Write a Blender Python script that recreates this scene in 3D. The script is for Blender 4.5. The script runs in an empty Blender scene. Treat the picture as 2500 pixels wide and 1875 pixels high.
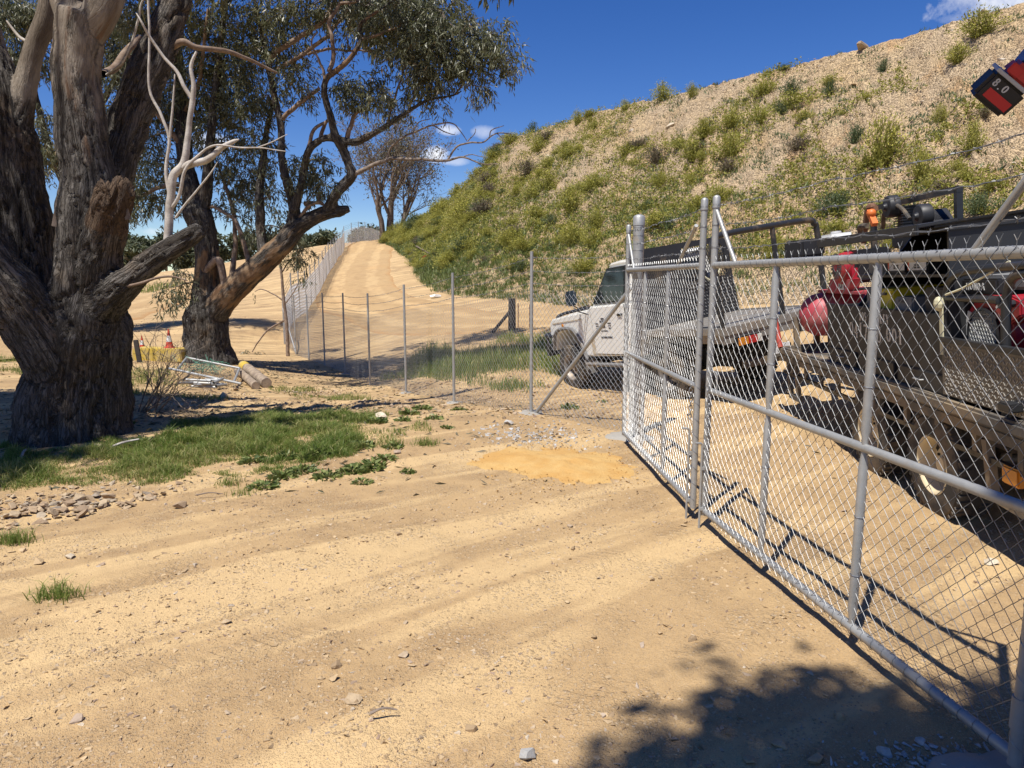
import bpy, bmesh, math, random
import numpy as np
from mathutils import Vector, Matrix

random.seed(7)
RNG = np.random.default_rng(11)
scene = bpy.context.scene
COL = scene.collection

# ---------------------------------------------------------------- camera
PITCH = math.atan(257 / 1734)
CZ = 1.66
cam_data = bpy.data.cameras.new("camera")
cam_data.sensor_width = 36.0
cam_data.lens = 36.0 * 1734 / 2500
cam_data.clip_start = 0.05
cam_data.clip_end = 3000
cam = bpy.data.objects.new("camera", cam_data)
cam.location = (0, 0, CZ)
cam.rotation_euler = (math.pi / 2 - PITCH, 0, 0)
COL.objects.link(cam)
scene.camera = cam

# ---------------------------------------------------------------- sun, sky, exposure
SUN_DIR = Vector((-0.481, -0.742, 1.75)).normalized()       # from the ground to the sun
sun_data = bpy.data.lights.new("sun", 'SUN')
sun_data.energy = 5.0
sun_data.angle = math.radians(0.53)
sun_data.color = (1.0, 0.955, 0.88)
sun = bpy.data.objects.new("sun", sun_data)
sun.rotation_euler = SUN_DIR.to_track_quat('Z', 'Y').to_euler()
sun.location = SUN_DIR * 60
COL.objects.link(sun)

world = bpy.data.worlds.new("World")
scene.world = world
world.use_nodes = True
wn, wl = world.node_tree.nodes, world.node_tree.links
wn.clear()
w_out = wn.new("ShaderNodeOutputWorld")
w_bg = wn.new("ShaderNodeBackground")
w_bg.inputs["Strength"].default_value = 0.075
w_sky = wn.new("ShaderNodeTexSky")
w_sky.sky_type = 'NISHITA'
w_sky.sun_disc = False
w_sky.sun_elevation = math.asin(SUN_DIR.z)
w_sky.sun_rotation = math.atan2(SUN_DIR.x, SUN_DIR.y)
w_sky.altitude = 1500
w_sky.air_density = 1.0
w_sky.dust_density = 0.0
w_sky.ozone_density = 2.5
w_hsv = wn.new("ShaderNodeHueSaturation")
w_hsv.inputs["Saturation"].default_value = 1.34
w_hsv.inputs["Hue"].default_value = 0.517
w_hsv.inputs["Value"].default_value = 1.2
wl.new(w_sky.outputs[0], w_hsv.inputs["Color"])


def ray(px, py):
    """Direction seen at a pixel of the 2500x1875 photograph."""
    a = (px - 1250) / 1734
    b = (937.5 - py) / 1734
    c, s = math.cos(PITCH), math.sin(PITCH)
    return np.array([a, c + b * s, -s + b * c])


def at_y(px, py, Y):
    d = ray(px, py)
    return d * (Y / d[1]) + np.array([0, 0, CZ])


def at_z(px, py, z):
    d = ray(px, py)
    return d * ((z - CZ) / d[2]) + np.array([0, 0, CZ])


def wmath(op, a, b=None, c=None, nodes=wn, links=wl):
    n = nodes.new("ShaderNodeMath"); n.operation = op
    for i, v in enumerate((a, b, c)):
        if v is None: continue
        if isinstance(v, (int, float)): n.inputs[i].default_value = v
        else: links.new(v, n.inputs[i])
    return n.outputs[0]


# a few small fair-weather clouds, low in the sky
w_tc = wn.new("ShaderNodeTexCoord")
w_noise = wn.new("ShaderNodeTexNoise")
w_noise.inputs["Scale"].default_value = 22
w_noise.inputs["Detail"].default_value = 7
w_noise.inputs["Roughness"].default_value = 0.62
wl.new(w_tc.outputs["Generated"], w_noise.inputs["Vector"])
cloud_mask = None
for (px, py, rx, ry, amt) in ((1096, 318, 28, 13, .7), (1183, 322, 30, 16, .42), (1058, 376, 40, 20, .95), (1110, 393, 36, 11, .4),
                              (2450, 4, 120, 40, .9), (2350, 40, 50, 14, .4), (520, 352, 60, 30, .9), (375, 565, 34, 12, .6),
                              (760, 520, 50, 14, .4), (-500, 330, 220, 60, .9), (3300, 300, 240, 70, .9), (3900, 420, 200, 40, .7)):
    d = Vector(ray(px, py)).normalized()
    rt = d.cross(Vector((0, 0, 1))).normalized()
    up = rt.cross(d).normalized()
    def dotn(v):
        n = wn.new("ShaderNodeVectorMath"); n.operation = 'DOT_PRODUCT'
        wl.new(w_tc.outputs["Generated"], n.inputs[0]); n.inputs[1].default_value = v
        return n.outputs["Value"]
    u = wmath('DIVIDE', dotn(rt), rx / 1734)
    v = wmath('DIVIDE', dotn(up), ry / 1734)
    front = wmath('GREATER_THAN', dotn(d), 0.2)
    rr = wmath('ADD', wmath('MULTIPLY', u, u), wmath('MULTIPLY', v, v))
    val = wmath('SUBTRACT', wmath('MULTIPLY_ADD', w_noise.outputs["Fac"], 3.2, -0.75), rr)
    val = wmath('MULTIPLY', wmath('MULTIPLY', wmath('MINIMUM', wmath('MAXIMUM', wmath('MULTIPLY', val, 0.9), 0.0), 1.0), amt), front)
    cloud_mask = val if cloud_mask is None else wmath('MAXIMUM', cloud_mask, val)
w_mix = wn.new("ShaderNodeMix"); w_mix.data_type = 'RGBA'
wl.new(cloud_mask, w_mix.inputs["Factor"])
wl.new(w_hsv.outputs["Color"], w_mix.inputs["A"])
w_mix.inputs["B"].default_value = (10.5, 10.7, 11.2, 1)
wl.new(w_mix.outputs["Result"], w_bg.inputs["Color"])
wl.new(w_bg.outputs[0], w_out.inputs[0])

scene.view_settings.view_transform = 'Standard'
scene.view_settings.look = 'None'
scene.view_settings.exposure = 0.42
scene.view_settings.gamma = 1.0
scene.view_settings.use_curve_mapping = False
scene.render.engine = 'CYCLES'
scene.cycles.use_denoising = True
scene.cycles.max_bounces = 6
scene.cycles.diffuse_bounces = 3
scene.cycles.glossy_bounces = 3
scene.cycles.transmission_bounces = 4
scene.cycles.transparent_max_bounces = 8
scene.cycles.sample_clamp_indirect = 8

# ---------------------------------------------------------------- numeric helpers


def _hash(ix, iy, iz, seed):
    with np.errstate(over='ignore'):
        h = (ix.astype(np.uint32) * np.uint32(374761393) + iy.astype(np.uint32) * np.uint32(668265263)
             + iz.astype(np.uint32) * np.uint32(2147483647) + np.uint32(seed * 1013904223 & 0xffffffff))
        h = (h ^ (h >> np.uint32(13))) * np.uint32(1274126177)
        h = (h ^ (h >> np.uint32(16))) * np.uint32(2246822519)
        h = h ^ (h >> np.uint32(15))
    return h.astype(np.float64) / 4294967295.0


def vnoise(p, seed=0):
    """Value noise in -1..1; p is (N,3)."""
    p = np.asarray(p, float)
    i = np.floor(p).astype(np.int64)
    f = p - i
    f = f * f * f * (f * (f * 6 - 15) + 10)
    out = np.zeros(len(p))
    for dx in (0, 1):
        for dy in (0, 1):
            for dz in (0, 1):
                w = (f[:, 0] if dx else 1 - f[:, 0]) * (f[:, 1] if dy else 1 - f[:, 1]) * (f[:, 2] if dz else 1 - f[:, 2])
                out += w * _hash(i[:, 0] + dx, i[:, 1] + dy, i[:, 2] + dz, seed)
    return out * 2 - 1


def fbm(p, octaves=4, seed=0, gain=0.5):
    p = np.asarray(p, float)
    out = np.zeros(len(p)); a = 1.0; tot = 0
    for o in range(octaves):
        out += a * vnoise(p * (2.03 ** o) + 17.3 * o, seed + o); tot += a; a *= gain
    return out / tot


def smooth01(x):
    x = np.clip(x, 0, 1)
    return x * x * (3 - 2 * x)


def mesh_from(name, V, F, mat_index=None, smooth=False):
    """Mesh from numpy arrays; F is (N,3) or (N,4) or a list of tuples or a list of such arrays."""
    m = bpy.data.meshes.new(name)
    V = np.asarray(V, dtype=np.float32)
    if isinstance(F, np.ndarray):
        F = [F]
    if F and not isinstance(F[0], np.ndarray):
        m.from_pydata(V.tolist(), [], [tuple(f) for f in F])
    else:
        F = [f for f in F if len(f)]
        n = sum(len(f) for f in F)
        loops = np.concatenate([f.astype(np.int32).ravel() for f in F])
        counts = np.concatenate([np.full(len(f), f.shape[1], np.int32) for f in F])
        starts = np.concatenate([[0], np.cumsum(counts)[:-1]]).astype(np.int32)
        m.vertices.add(len(V)); m.vertices.foreach_set("co", V.ravel())
        m.loops.add(len(loops)); m.loops.foreach_set("vertex_index", loops)
        m.polygons.add(n); m.polygons.foreach_set("loop_start", starts)
        try: m.polygons.foreach_set("loop_total", counts)
        except Exception: pass
    if mat_index is not None:
        m.polygons.foreach_set("material_index", np.asarray(mat_index, np.int32))
    m.update(calc_edges=True)
    m.validate()
    m.polygons.foreach_set("use_smooth", np.full(len(m.polygons), bool(smooth)))
    return m


def add_attr(m, name, data, kind='FLOAT'):
    a = m.attributes.new(name, kind, 'POINT')
    data = np.asarray(data, np.float32)
    a.data.foreach_set("vector" if kind == 'FLOAT_VECTOR' else "value", data.ravel())


WORLD_INV = {}       # things whose parts are written in world coordinates


def link(name, mesh, mats, parent=None, kind=None):
    o = bpy.data.objects.new(name, mesh)
    COL.objects.link(o)
    if mats is not None and len(mesh.materials) == 0:
        for mt in (mats if isinstance(mats, (list, tuple)) else [mats]):
            mesh.materials.append(mt)
    if parent is not None:
        o.parent = parent
        if parent.name in WORLD_INV: o.matrix_parent_inverse = WORLD_INV[parent.name]
    if kind: o["kind"] = kind
    return o


def tag(o, label, cat, group=None, kind=None):
    o["label"] = label; o["category"] = cat
    if group: o["group"] = group
    if kind: o["kind"] = kind
    return o


def thing(name, label, cat, loc=(0, 0, 0), group=None, matrix=None, world=False):
    o = bpy.data.objects.new(name, None)
    o.empty_display_size = 0.1
    COL.objects.link(o)
    if matrix is not None: o.matrix_world = matrix
    else: o.location = Vector(loc)
    if world: WORLD_INV[o.name] = (matrix if matrix is not None else Matrix.Translation(Vector(loc))).inverted()
    return tag(o, label, cat, group)


def catmull(P, n):
    """Resample control points (rows of any width) with n samples per span."""
    P = np.asarray(P, float)
    if len(P) == 2:
        t = np.linspace(0, 1, n + 1)[:, None]
        return P[0] * (1 - t) + P[1] * t
    Q = np.vstack([2 * P[0] - P[1], P, 2 * P[-1] - P[-2]])
    out = []
    for i in range(1, len(Q) - 2):
        t = np.linspace(0, 1, n, endpoint=False)[:, None]
        a, b, c, d = Q[i - 1], Q[i], Q[i + 1], Q[i + 2]
        out.append(0.5 * ((2 * b) + (-a + c) * t + (2 * a - 5 * b + 4 * c - d) * t * t + (-a + 3 * b - 3 * c + d) * t ** 3))
    out.append(P[-1:])
    return np.vstack(out)


def frames(C):
    """Tangents and two normals along a polyline."""
    T = np.gradient(C, axis=0)
    T /= np.linalg.norm(T, axis=1)[:, None] + 1e-9
    N = np.zeros_like(T)
    ref = np.array([0, 0, 1.0]) if abs(T[0, 2]) < 0.9 else np.array([1.0, 0, 0])
    n = np.cross(T[0], ref); n /= np.linalg.norm(n); N[0] = n
    for i in range(1, len(C)):
        n = N[i - 1] - T[i] * np.dot(N[i - 1], T[i])
        N[i] = n / (np.linalg.norm(n) + 1e-9)
    return T, N, np.cross(T, N)


def tube_arrays(C, R, sides=6, caps=True, base=0):
    """Verts and quads of a tube along C with radius R (scalar or array)."""
    C = np.asarray(C, float); n = len(C)
    R = np.full(n, R) if np.isscalar(R) else np.asarray(R, float)
    T, N, B = frames(C)
    ang = np.linspace(0, 2 * math.pi, sides, endpoint=False)
    V = (C[:, None, :] + R[:, None, None] * (np.cos(ang)[None, :, None] * N[:, None, :] + np.sin(ang)[None, :, None] * B[:, None, :])).reshape(-1, 3)
    i = np.arange(n - 1)[:, None] * sides
    j = np.arange(sides)[None, :]; k = (np.arange(sides)[None, :] + 1) % sides
    Q = np.stack([i + j, i + k, i + sides + k, i + sides + j], -1).reshape(-1, 4) + base
    return V, Q


def prisms(P0, P1, r, sides=3):
    """One thin open prism for every segment P0->P1, all in one pair of arrays."""
    P0 = np.asarray(P0, float); P1 = np.asarray(P1, float); n = len(P0)
    d = P1 - P0; d /= np.linalg.norm(d, axis=1)[:, None] + 1e-12
    ref = np.where(np.abs(d[:, 2:3]) < 0.9, np.array([[0, 0, 1.0]]), np.array([[1.0, 0, 0]]))
    a = np.cross(d, ref); a /= np.linalg.norm(a, axis=1)[:, None]; b = np.cross(d, a)
    ang = np.linspace(0, 2 * math.pi, sides, endpoint=False) + 0.5
    R = np.full(n, r) if np.isscalar(r) else np.asarray(r)
    ring = (a[:, None] * np.cos(ang)[None, :, None] + b[:, None] * np.sin(ang)[None, :, None]) * R[:, None, None]
    V = np.concatenate([P0[:, None] + ring, P1[:, None] + ring], 1).reshape(-1, 3)
    j = np.arange(sides); k = (j + 1) % sides
    Q = (np.stack([j, k, k + sides, j + sides], -1)[None] + (np.arange(n) * 2 * sides)[:, None, None]).reshape(-1, 4)
    return V, Q


class MB:
    """Collects shapes with material slots and links them as one mesh object."""
    def __init__(self):
        self.V, self.F, self.M, self.n = [], [], [], 0
        self.cur = 0

    def add(self, V, F, mi=None):
        V = np.asarray(V, float)
        self.V.append(V)
        for f in F:
            self.F.append(tuple(int(i) + self.n for i in f))
            self.M.append(self.cur if mi is None else mi)
        self.n += len(V)
        return self

    def box(self, c, s, mat=None, mi=None, taper=(1, 1)):
        x, y, z = (v / 2 for v in s)
        tx, ty = taper
        V = np.array([[-x, -y, -z], [x, -y, -z], [x, y, -z], [-x, y, -z],
                      [-x * tx, -y * ty, z], [x * tx, -y * ty, z], [x * tx, y * ty, z], [-x * tx, y * ty, z]])
        if mat is not None: V = V @ np.array(mat.to_3x3()).T
        V = V + np.array(c)
        return self.add(V, [(0, 3, 2, 1), (4, 5, 6, 7), (0, 1, 5, 4), (1, 2, 6, 5), (2, 3, 7, 6), (3, 0, 4, 7)], mi)

    def bar(self, a, b, w, h=None, mi=None, up=(0, 0, 1)):
        """Rectangular bar from a to b."""
        a, b = Vector(a), Vector(b)
        d = (b - a); L = d.length; d.normalize()
        u = Vector(up)
        if abs(d.dot(u)) > 0.98: u = Vector((1, 0, 0))
        s = d.cross(u).normalized(); t = s.cross(d)
        h = h or w
        M = Matrix((d, s, t)).transposed()
        return self.box((a + b) / 2, (L, w, h), M, mi)

    def tube(self, C, R, sides=8, mi=None, caps=True):
        V, Q = tube_arrays(C, R, sides)
        F = [tuple(q) for q in Q]
        if caps:
            n = len(V) - sides
            F.append(tuple(range(sides))[::-1]); F.append(tuple(range(n, n + sides)))
        return self.add(V, F, mi)

    def rod(self, a, b, r, sides=8, mi=None):
        return self.tube(np.array([a, b], float), r, sides, mi)

    def lathe(self, prof, axis='y', c=(0, 0, 0), seg=32, mi=None, closed=False):
        """prof: (radius, along-axis) points."""
        P = np.array(prof, float)
        ang = np.linspace(0, 2 * math.pi, seg, endpoint=False)
        R, A = P[:, 0], P[:, 1]
        ca, sa = np.cos(ang), np.sin(ang)
        X = R[:, None] * ca; Z = R[:, None] * sa; Y = np.repeat(A[:, None], seg, 1)
        if axis == 'y': V = np.stack([X, Y, Z], -1)
        elif axis == 'x': V = np.stack([Y, Z, X], -1)
        else: V = np.stack([Z, X, Y], -1)
        V = V.reshape(-1, 3) + np.array(c)
        F = []
        n = len(P)
        for i in range(n if closed else n - 1):
            i2 = (i + 1) % n
            for j in range(seg):
                k = (j + 1) % seg
                F.append((i * seg + j, i2 * seg + j, i2 * seg + k, i * seg + k))
        return self.add(V, F, mi)

    def prism(self, poly, y0, y1, mi=None, plane='xz'):
        """Extrude a 2-D outline between y0 and y1."""
        n = len(poly); V = []
        for y in (y0, y1):
            for (a, b) in poly:
                V.append((a, y, b) if plane == 'xz' else ((a, b, y) if plane == 'xy' else (y, a, b)))
        F = [tuple(range(n)), tuple(range(2 * n - 1, n - 1, -1))]
        for i in range(n):
            j = (i + 1) % n
            F.append((j, i, n + i, n + j))
        return self.add(V, F, mi)

    def ball(self, c, r, seg=12, rings=8, mi=None):
        r = np.array((r, r, r) if np.isscalar(r) else r, float)
        prof = [(math.sin(math.pi * i / rings) + 1e-4, -math.cos(math.pi * i / rings)) for i in range(rings + 1)]
        m = MB().lathe(prof, 'z', seg=seg)
        V = np.vstack(m.V) * r + np.array(c)
        return self.add(V, m.F, mi)

    def build(self, name, mats, parent=None, smooth=False, bevel=0, kind=None, matrix=None):
        m = bpy.data.meshes.new(name)
        V = np.vstack(self.V)
        m.from_pydata(V.tolist(), [], self.F)
        m.polygons.foreach_set("material_index", np.array(self.M, np.int32))
        m.update()
        bm = bmesh.new(); bm.from_mesh(m)
        bmesh.ops.recalc_face_normals(bm, faces=bm.faces)
        if bevel:
            bmesh.ops.remove_doubles(bm, verts=bm.verts, dist=1e-5)
            ed = [e for e in bm.edges if e.is_manifold and e.calc_face_angle(0) > 0.5]
            bmesh.ops.bevel(bm, geom=ed, offset=bevel, segments=2, affect='EDGES', clamp_overlap=True)
        bm.to_mesh(m); bm.free()
        if smooth:
            m.polygons.foreach_set("use_smooth", np.full(len(m.polygons), True))
            if smooth != 'all':
                try: m.set_sharp_from_angle(angle=math.radians(38))
                except Exception: pass
        o = link(name, m, mats, parent, kind)
        if matrix is not None: o.matrix_local = matrix
        return o


def rot(axis, deg):
    return Matrix.Rotation(math.radians(deg), 4, axis)
# ---------------------------------------------------------------- materials


class NT:
    """Small wrapper for writing node graphs."""
    def __init__(self, name):
        self.m = bpy.data.materials.new(name)
        self.m.use_nodes = True
        self.n, self.l = self.m.node_tree.nodes, self.m.node_tree.links
        self.b = self.n["Principled BSDF"]

    def put(self, sock, v):
        if isinstance(v, bpy.types.NodeSocket): self.l.new(v, sock)
        elif isinstance(v, (tuple, list)) and len(v) == 3 and sock.type == 'RGBA': sock.default_value = (*v, 1)
        else: sock.default_value = v

    def set(self, **kw):
        for k, v in kw.items(): self.put(self.b.inputs[k.replace('_', ' ')], v)
        return self

    def pos(self):
        g = self.n.new("ShaderNodeNewGeometry"); return g.outputs["Position"]

    def obj(self):
        g = self.n.new("ShaderNodeTexCoord"); return g.outputs["Object"]

    def attr(self, name, out="Fac"):
        a = self.n.new("ShaderNodeAttribute"); a.attribute_name = name; return a.outputs[out]

    def mapping(self, vec, scale=(1, 1, 1), rotz=0, loc=(0, 0, 0)):
        m = self.n.new("ShaderNodeMapping"); self.l.new(vec, m.inputs["Vector"])
        m.inputs["Scale"].default_value = scale; m.inputs["Rotation"].default_value = (0, 0, rotz)
        m.inputs["Location"].default_value = loc
        return m.outputs[0]

    def noise(self, vec, scale, detail=4, rough=0.55, dist=0):
        t = self.n.new("ShaderNodeTexNoise"); self.l.new(vec, t.inputs["Vector"])
        t.inputs["Scale"].default_value = scale; t.inputs["Detail"].default_value = detail
        t.inputs["Roughness"].default_value = rough; t.inputs["Distortion"].default_value = dist
        return t.outputs["Fac"]

    def voro(self, vec, scale, feature='F1', out="Distance", rnd=1.0):
        t = self.n.new("ShaderNodeTexVoronoi"); self.l.new(vec, t.inputs["Vector"])
        t.feature = feature; t.inputs["Scale"].default_value = scale; t.inputs["Randomness"].default_value = rnd
        return t.outputs[out]

    def math(self, op, a, b=None, c=None, clamp=False):
        n = self.n.new("ShaderNodeMath"); n.operation = op; n.use_clamp = clamp
        for i, v in enumerate((a, b, c)):
            if v is not None: self.put(n.inputs[i], v)
        return n.outputs[0]

    def ramp(self, fac, stops):
        r = self.n.new("ShaderNodeValToRGB"); self.put(r.inputs[0], fac)
        e = r.color_ramp.elements
        while len(e) < len(stops): e.new(0.5)
        for el, (p, c) in zip(e, stops):
            el.position = p; el.color = (*c, 1) if len(c) == 3 else c
        return r.outputs[0]

    def step(self, fac, lo, hi):
        m = self.n.new("ShaderNodeMapRange"); m.interpolation_type = 'SMOOTHSTEP'
        self.put(m.inputs["Value"], fac)
        m.inputs["From Min"].default_value = lo; m.inputs["From Max"].default_value = hi
        return m.outputs[0]

    def mix(self, fac, a, b, mode='MIX'):
        m = self.n.new("ShaderNodeMix"); m.data_type = 'RGBA'; m.blend_type = mode
        self.put(m.inputs["Factor"], fac); self.put(m.inputs["A"], a); self.put(m.inputs["B"], b)
        return m.outputs["Result"]

    def bump(self, height, strength=0.5, dist=0.01, normal=None):
        b = self.n.new("ShaderNodeBump"); self.put(b.inputs["Height"], height)
        b.inputs["Strength"].default_value = strength; b.inputs["Distance"].default_value = dist
        if normal is not None: self.l.new(normal, b.inputs["Normal"])
        return b.outputs[0]

    def rand(self):
        i = self.n.new("ShaderNodeObjectInfo"); return i.outputs["Random"]


def simple(name, col, rough=0.6, metal=0.0, var=0.15, scale=8, bump=0.0, bscale=60, dust=None, dust_amt=0.5, spec=0.5):
    t = NT(name)
    p = t.obj()
    n = t.noise(p, scale, 5, 0.6)
    dark = tuple(c * (1 - var) for c in col); lite = tuple(min(1, c * (1 + var)) for c in col)
    c = t.mix(n, dark, lite)
    if dust is not None:
        d = t.step(t.noise(t.obj(), 3.5, 6, 0.65), 0.62 - dust_amt * 0.35, 0.78 - dust_amt * 0.2)
        c = t.mix(t.math('MULTIPLY', d, dust_amt), c, dust)
        t.set(Roughness=t.math('ADD', t.math('MULTIPLY', d, 0.25 * dust_amt), rough, clamp=True))
    else:
        t.set(Roughness=t.math('ADD', t.math('MULTIPLY', n, 0.12), rough - 0.06, clamp=True))
    t.set(Base_Color=c, Metallic=metal)
    t.b.inputs["Specular IOR Level"].default_value = spec
    if bump:
        t.set(Normal=t.bump(t.noise(t.obj(), bscale, 4, 0.6), bump, 0.01))
    return t.m


DUST = (0.40, 0.285, 0.165)


def dirt_material(name, pale, mid, dark, streak=True, pebble=1.0, warm=None, tracks=False):
    t = NT(name)
    p = t.pos()
    big = t.noise(p, 0.35, 2, 0.6)
    medn = t.noise(p, 2.2, 4, 0.7)
    c = t.mix(t.step(medn, 0.35, 0.66), mid, dark)
    c = t.mix(t.step(big, 0.42, 0.62), c, mid)
    if streak:
        # compacted wheel lines running from the lower left towards the gate
        q = t.mapping(t.mapping(p, rotz=math.radians(-36)), (0.30, 2.6, 1))
        st = t.noise(q, 0.8, 3, 0.6, 0.7)
        packed = t.step(st, 0.46, 0.60)
        c = t.mix(t.math('MULTIPLY', packed, 0.95), c, pale)
        loose = t.math('SUBTRACT', 1.0, t.math('MULTIPLY', packed, 0.75))
    else:
        loose = 0.6
    if warm is not None:
        c = t.mix(t.math('MULTIPLY', t.step(t.noise(p, 0.16, 1, 0.5), 0.5, 0.7), 0.55), c, warm)
    # gravel: two sizes of pebbles, each with its own tone
    v1 = t.voro(p, 55); v1c = t.voro(p, 55, out="Color")
    v2 = t.voro(p, 150); v2c = t.voro(p, 150, out="Color")
    mask1 = t.step(medn, 0.44, 0.60)
    peb1 = t.math('MULTIPLY', t.step(v1, 0.42, 0.30), mask1)
    tone1 = t.ramp(v1c, [(0.0, (0.22, 0.15, 0.09)), (0.45, (0.42, 0.30, 0.17)), (0.8, (0.56, 0.43, 0.28)), (1.0, (0.50, 0.46, 0.40))])
    tone2 = t.ramp(v2c, [(0.0, (0.24, 0.16, 0.09)), (0.5, (0.46, 0.33, 0.19)), (1.0, (0.64, 0.50, 0.33))])
    c = t.mix(t.math('MULTIPLY', t.math('MULTIPLY', t.step(v2, 0.55, 0.3), 0.55 * pebble), loose), c, tone2)
    c = t.mix(t.math('MULTIPLY', peb1, 0.75 * pebble), c, tone1)
    fine = t.noise(p, 260, 1, 0.7)
    c = t.mix(t.math('MULTIPLY', t.math('MULTIPLY', t.step(fine, 0.50, 0.30), 0.30), loose), c, t.mix(0.3, dark, (0.16, 0.11, 0.065)))
    if tracks:
        # worn wheel paths, loose crown between them, orange verge
        s = t.math('ABSOLUTE', t.attr("across"))
        s = t.math('ADD', s, t.math('MULTIPLY', t.math('SUBTRACT', t.noise(p, 0.9, 3, 0.6), 0.5), 0.28))
        band = t.math('MULTIPLY', t.step(s, 0.22, 0.30), t.step(s, 0.58, 0.48))
        c = t.mix(t.math('MULTIPLY', t.math('SUBTRACT', 1.0, band), 0.5), c, (0.36, 0.235, 0.115))
        c = t.mix(t.math('MULTIPLY', t.step(s, 0.78, 0.95), 0.8), c, (0.42, 0.235, 0.10))
    h = t.math('ADD', t.math('MULTIPLY', peb1, 1.0), t.math('MULTIPLY', t.step(v2, 0.5, 0.2), 0.35))
    h = t.math('ADD', h, t.math('MULTIPLY', fine, 0.35))
    h = t.math('ADD', h, t.math('MULTIPLY', t.noise(p, 24, 3, 0.7), 0.9))
    if streak:
        # faint tyre prints pressed into the packed lanes
        sx = t.n.new("ShaderNodeSeparateXYZ"); t.l.new(t.mapping(p, rotz=math.radians(-36)), sx.inputs[0])
        uu, vv = sx.outputs[0], sx.outputs[1]
        vv = t.math('ADD', vv, t.math('MULTIPLY', t.math('SINE', t.math('MULTIPLY', uu, 0.55)), 0.22))
        worn = t.step(medn, 0.40, 0.56)
        for v0 in (1.05, 2.1, 3.2, 4.3):
            dv = t.math('ABSOLUTE', t.math('SUBTRACT', vv, v0))
            lug = t.math('SINE', t.math('ADD', t.math('MULTIPLY', uu, 95.0), t.math('MULTIPLY', dv, 55.0)))
            h = t.math('ADD', h, t.math('MULTIPLY', t.math('MULTIPLY', t.step(dv, 0.12, 0.09), worn), t.math('MULTIPLY', t.step(lug, -0.3, 0.3), 0.45)))
    t.set(Base_Color=c, Roughness=0.93, Normal=t.bump(h, 0.7, 0.012))
    t.b.inputs["Specular IOR Level"].default_value = 0.2
    return t.m


M = {}
M['dirt'] = dirt_material("dirt", (0.565, 0.398, 0.203), (0.440, 0.296, 0.147), (0.330, 0.214, 0.105))
M['road'] = dirt_material("road_dirt", (0.58, 0.42, 0.22), (0.52, 0.36, 0.18), (0.42, 0.275, 0.135), streak=False, pebble=0.6, warm=(0.50, 0.30, 0.13), tracks=True)


def bank_material():
    t = NT("embankment_spoil")
    p = t.pos()
    big = t.noise(p, 0.22, 3, 0.6)
    c = t.mix(t.step(big, 0.38, 0.62), (0.50, 0.36, 0.20), (0.46, 0.35, 0.225))
    c = t.mix(t.step(t.noise(p, 0.5, 3, 0.6), 0.58, 0.72), c, (0.46, 0.295, 0.15))
    v = t.voro(p, 7); vc = t.voro(p, 7, out="Color")
    v2 = t.voro(p, 20); v2c = t.voro(p, 20, out="Color")
    tone = t.ramp(vc, [(0.0, (0.20, 0.13, 0.075)), (0.4, (0.38, 0.27, 0.16)), (0.8, (0.52, 0.40, 0.27)), (1.0, (0.56, 0.50, 0.40))])
    tone2 = t.ramp(v2c, [(0.0, (0.20, 0.13, 0.07)), (0.5, (0.40, 0.28, 0.155)), (1.0, (0.58, 0.45, 0.29))])
    sl = t.attr("slope", "Vector")
    run = t.noise(sl, 1.0, 4, 0.65, 0.6)
    c = t.mix(t.math('MULTIPLY', t.step(run, 0.52, 0.66), 0.75), c, (0.55, 0.41, 0.235))
    c = t.mix(t.math('MULTIPLY', t.step(run, 0.42, 0.30), 0.7), c, (0.33, 0.21, 0.11))
    c = t.mix(t.math('MULTIPLY', t.step(v2, 0.55, 0.3), 0.40), c, tone2)
    m1 = t.math('MULTIPLY', t.step(v, 0.42, 0.3), t.step(t.noise(p, 1.3, 2, 0.6), 0.42, 0.6))
    c = t.mix(t.math('MULTIPLY', m1, 0.8), c, tone)
    # thin moss and seedlings tint in patches
    h = t.math('ADD', m1, t.math('MULTIPLY', t.step(v2, 0.55, 0.2), 0.5))
    h = t.math('ADD', h, t.math('MULTIPLY', t.noise(p, 6, 3, 0.75), 1.0))
    t.set(Base_Color=c, Roughness=0.95, Normal=t.bump(h, 1.0, 0.12))
    t.b.inputs["Specular IOR Level"].default_value = 0.2
    return t.m


M['bank'] = bank_material()


def stone_material(name, stops, rough=0.85):
    t = NT(name)
    p = t.obj()
    i = t.attr("tone")
    r = t.math('FRACT', t.math('ADD', t.math('MULTIPLY', t.rand(), 7.31), i))
    c = t.ramp(r, stops)
    n = t.noise(t.pos(), 30, 6, 0.65)
    c = t.mix(t.math('MULTIPLY', t.step(n, 0.4, 0.7), 0.45), c, (0.20, 0.145, 0.09))
    c = t.mix(t.math('MULTIPLY', t.step(t.noise(t.pos(), 9, 4, 0.6), 0.55, 0.7), 0.5), c, (0.45, 0.33, 0.19))
    t.set(Base_Color=c, Roughness=rough, Normal=t.bump(t.noise(t.pos(), 70, 5, 0.7), 0.5, 0.01))
    return t.m


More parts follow.
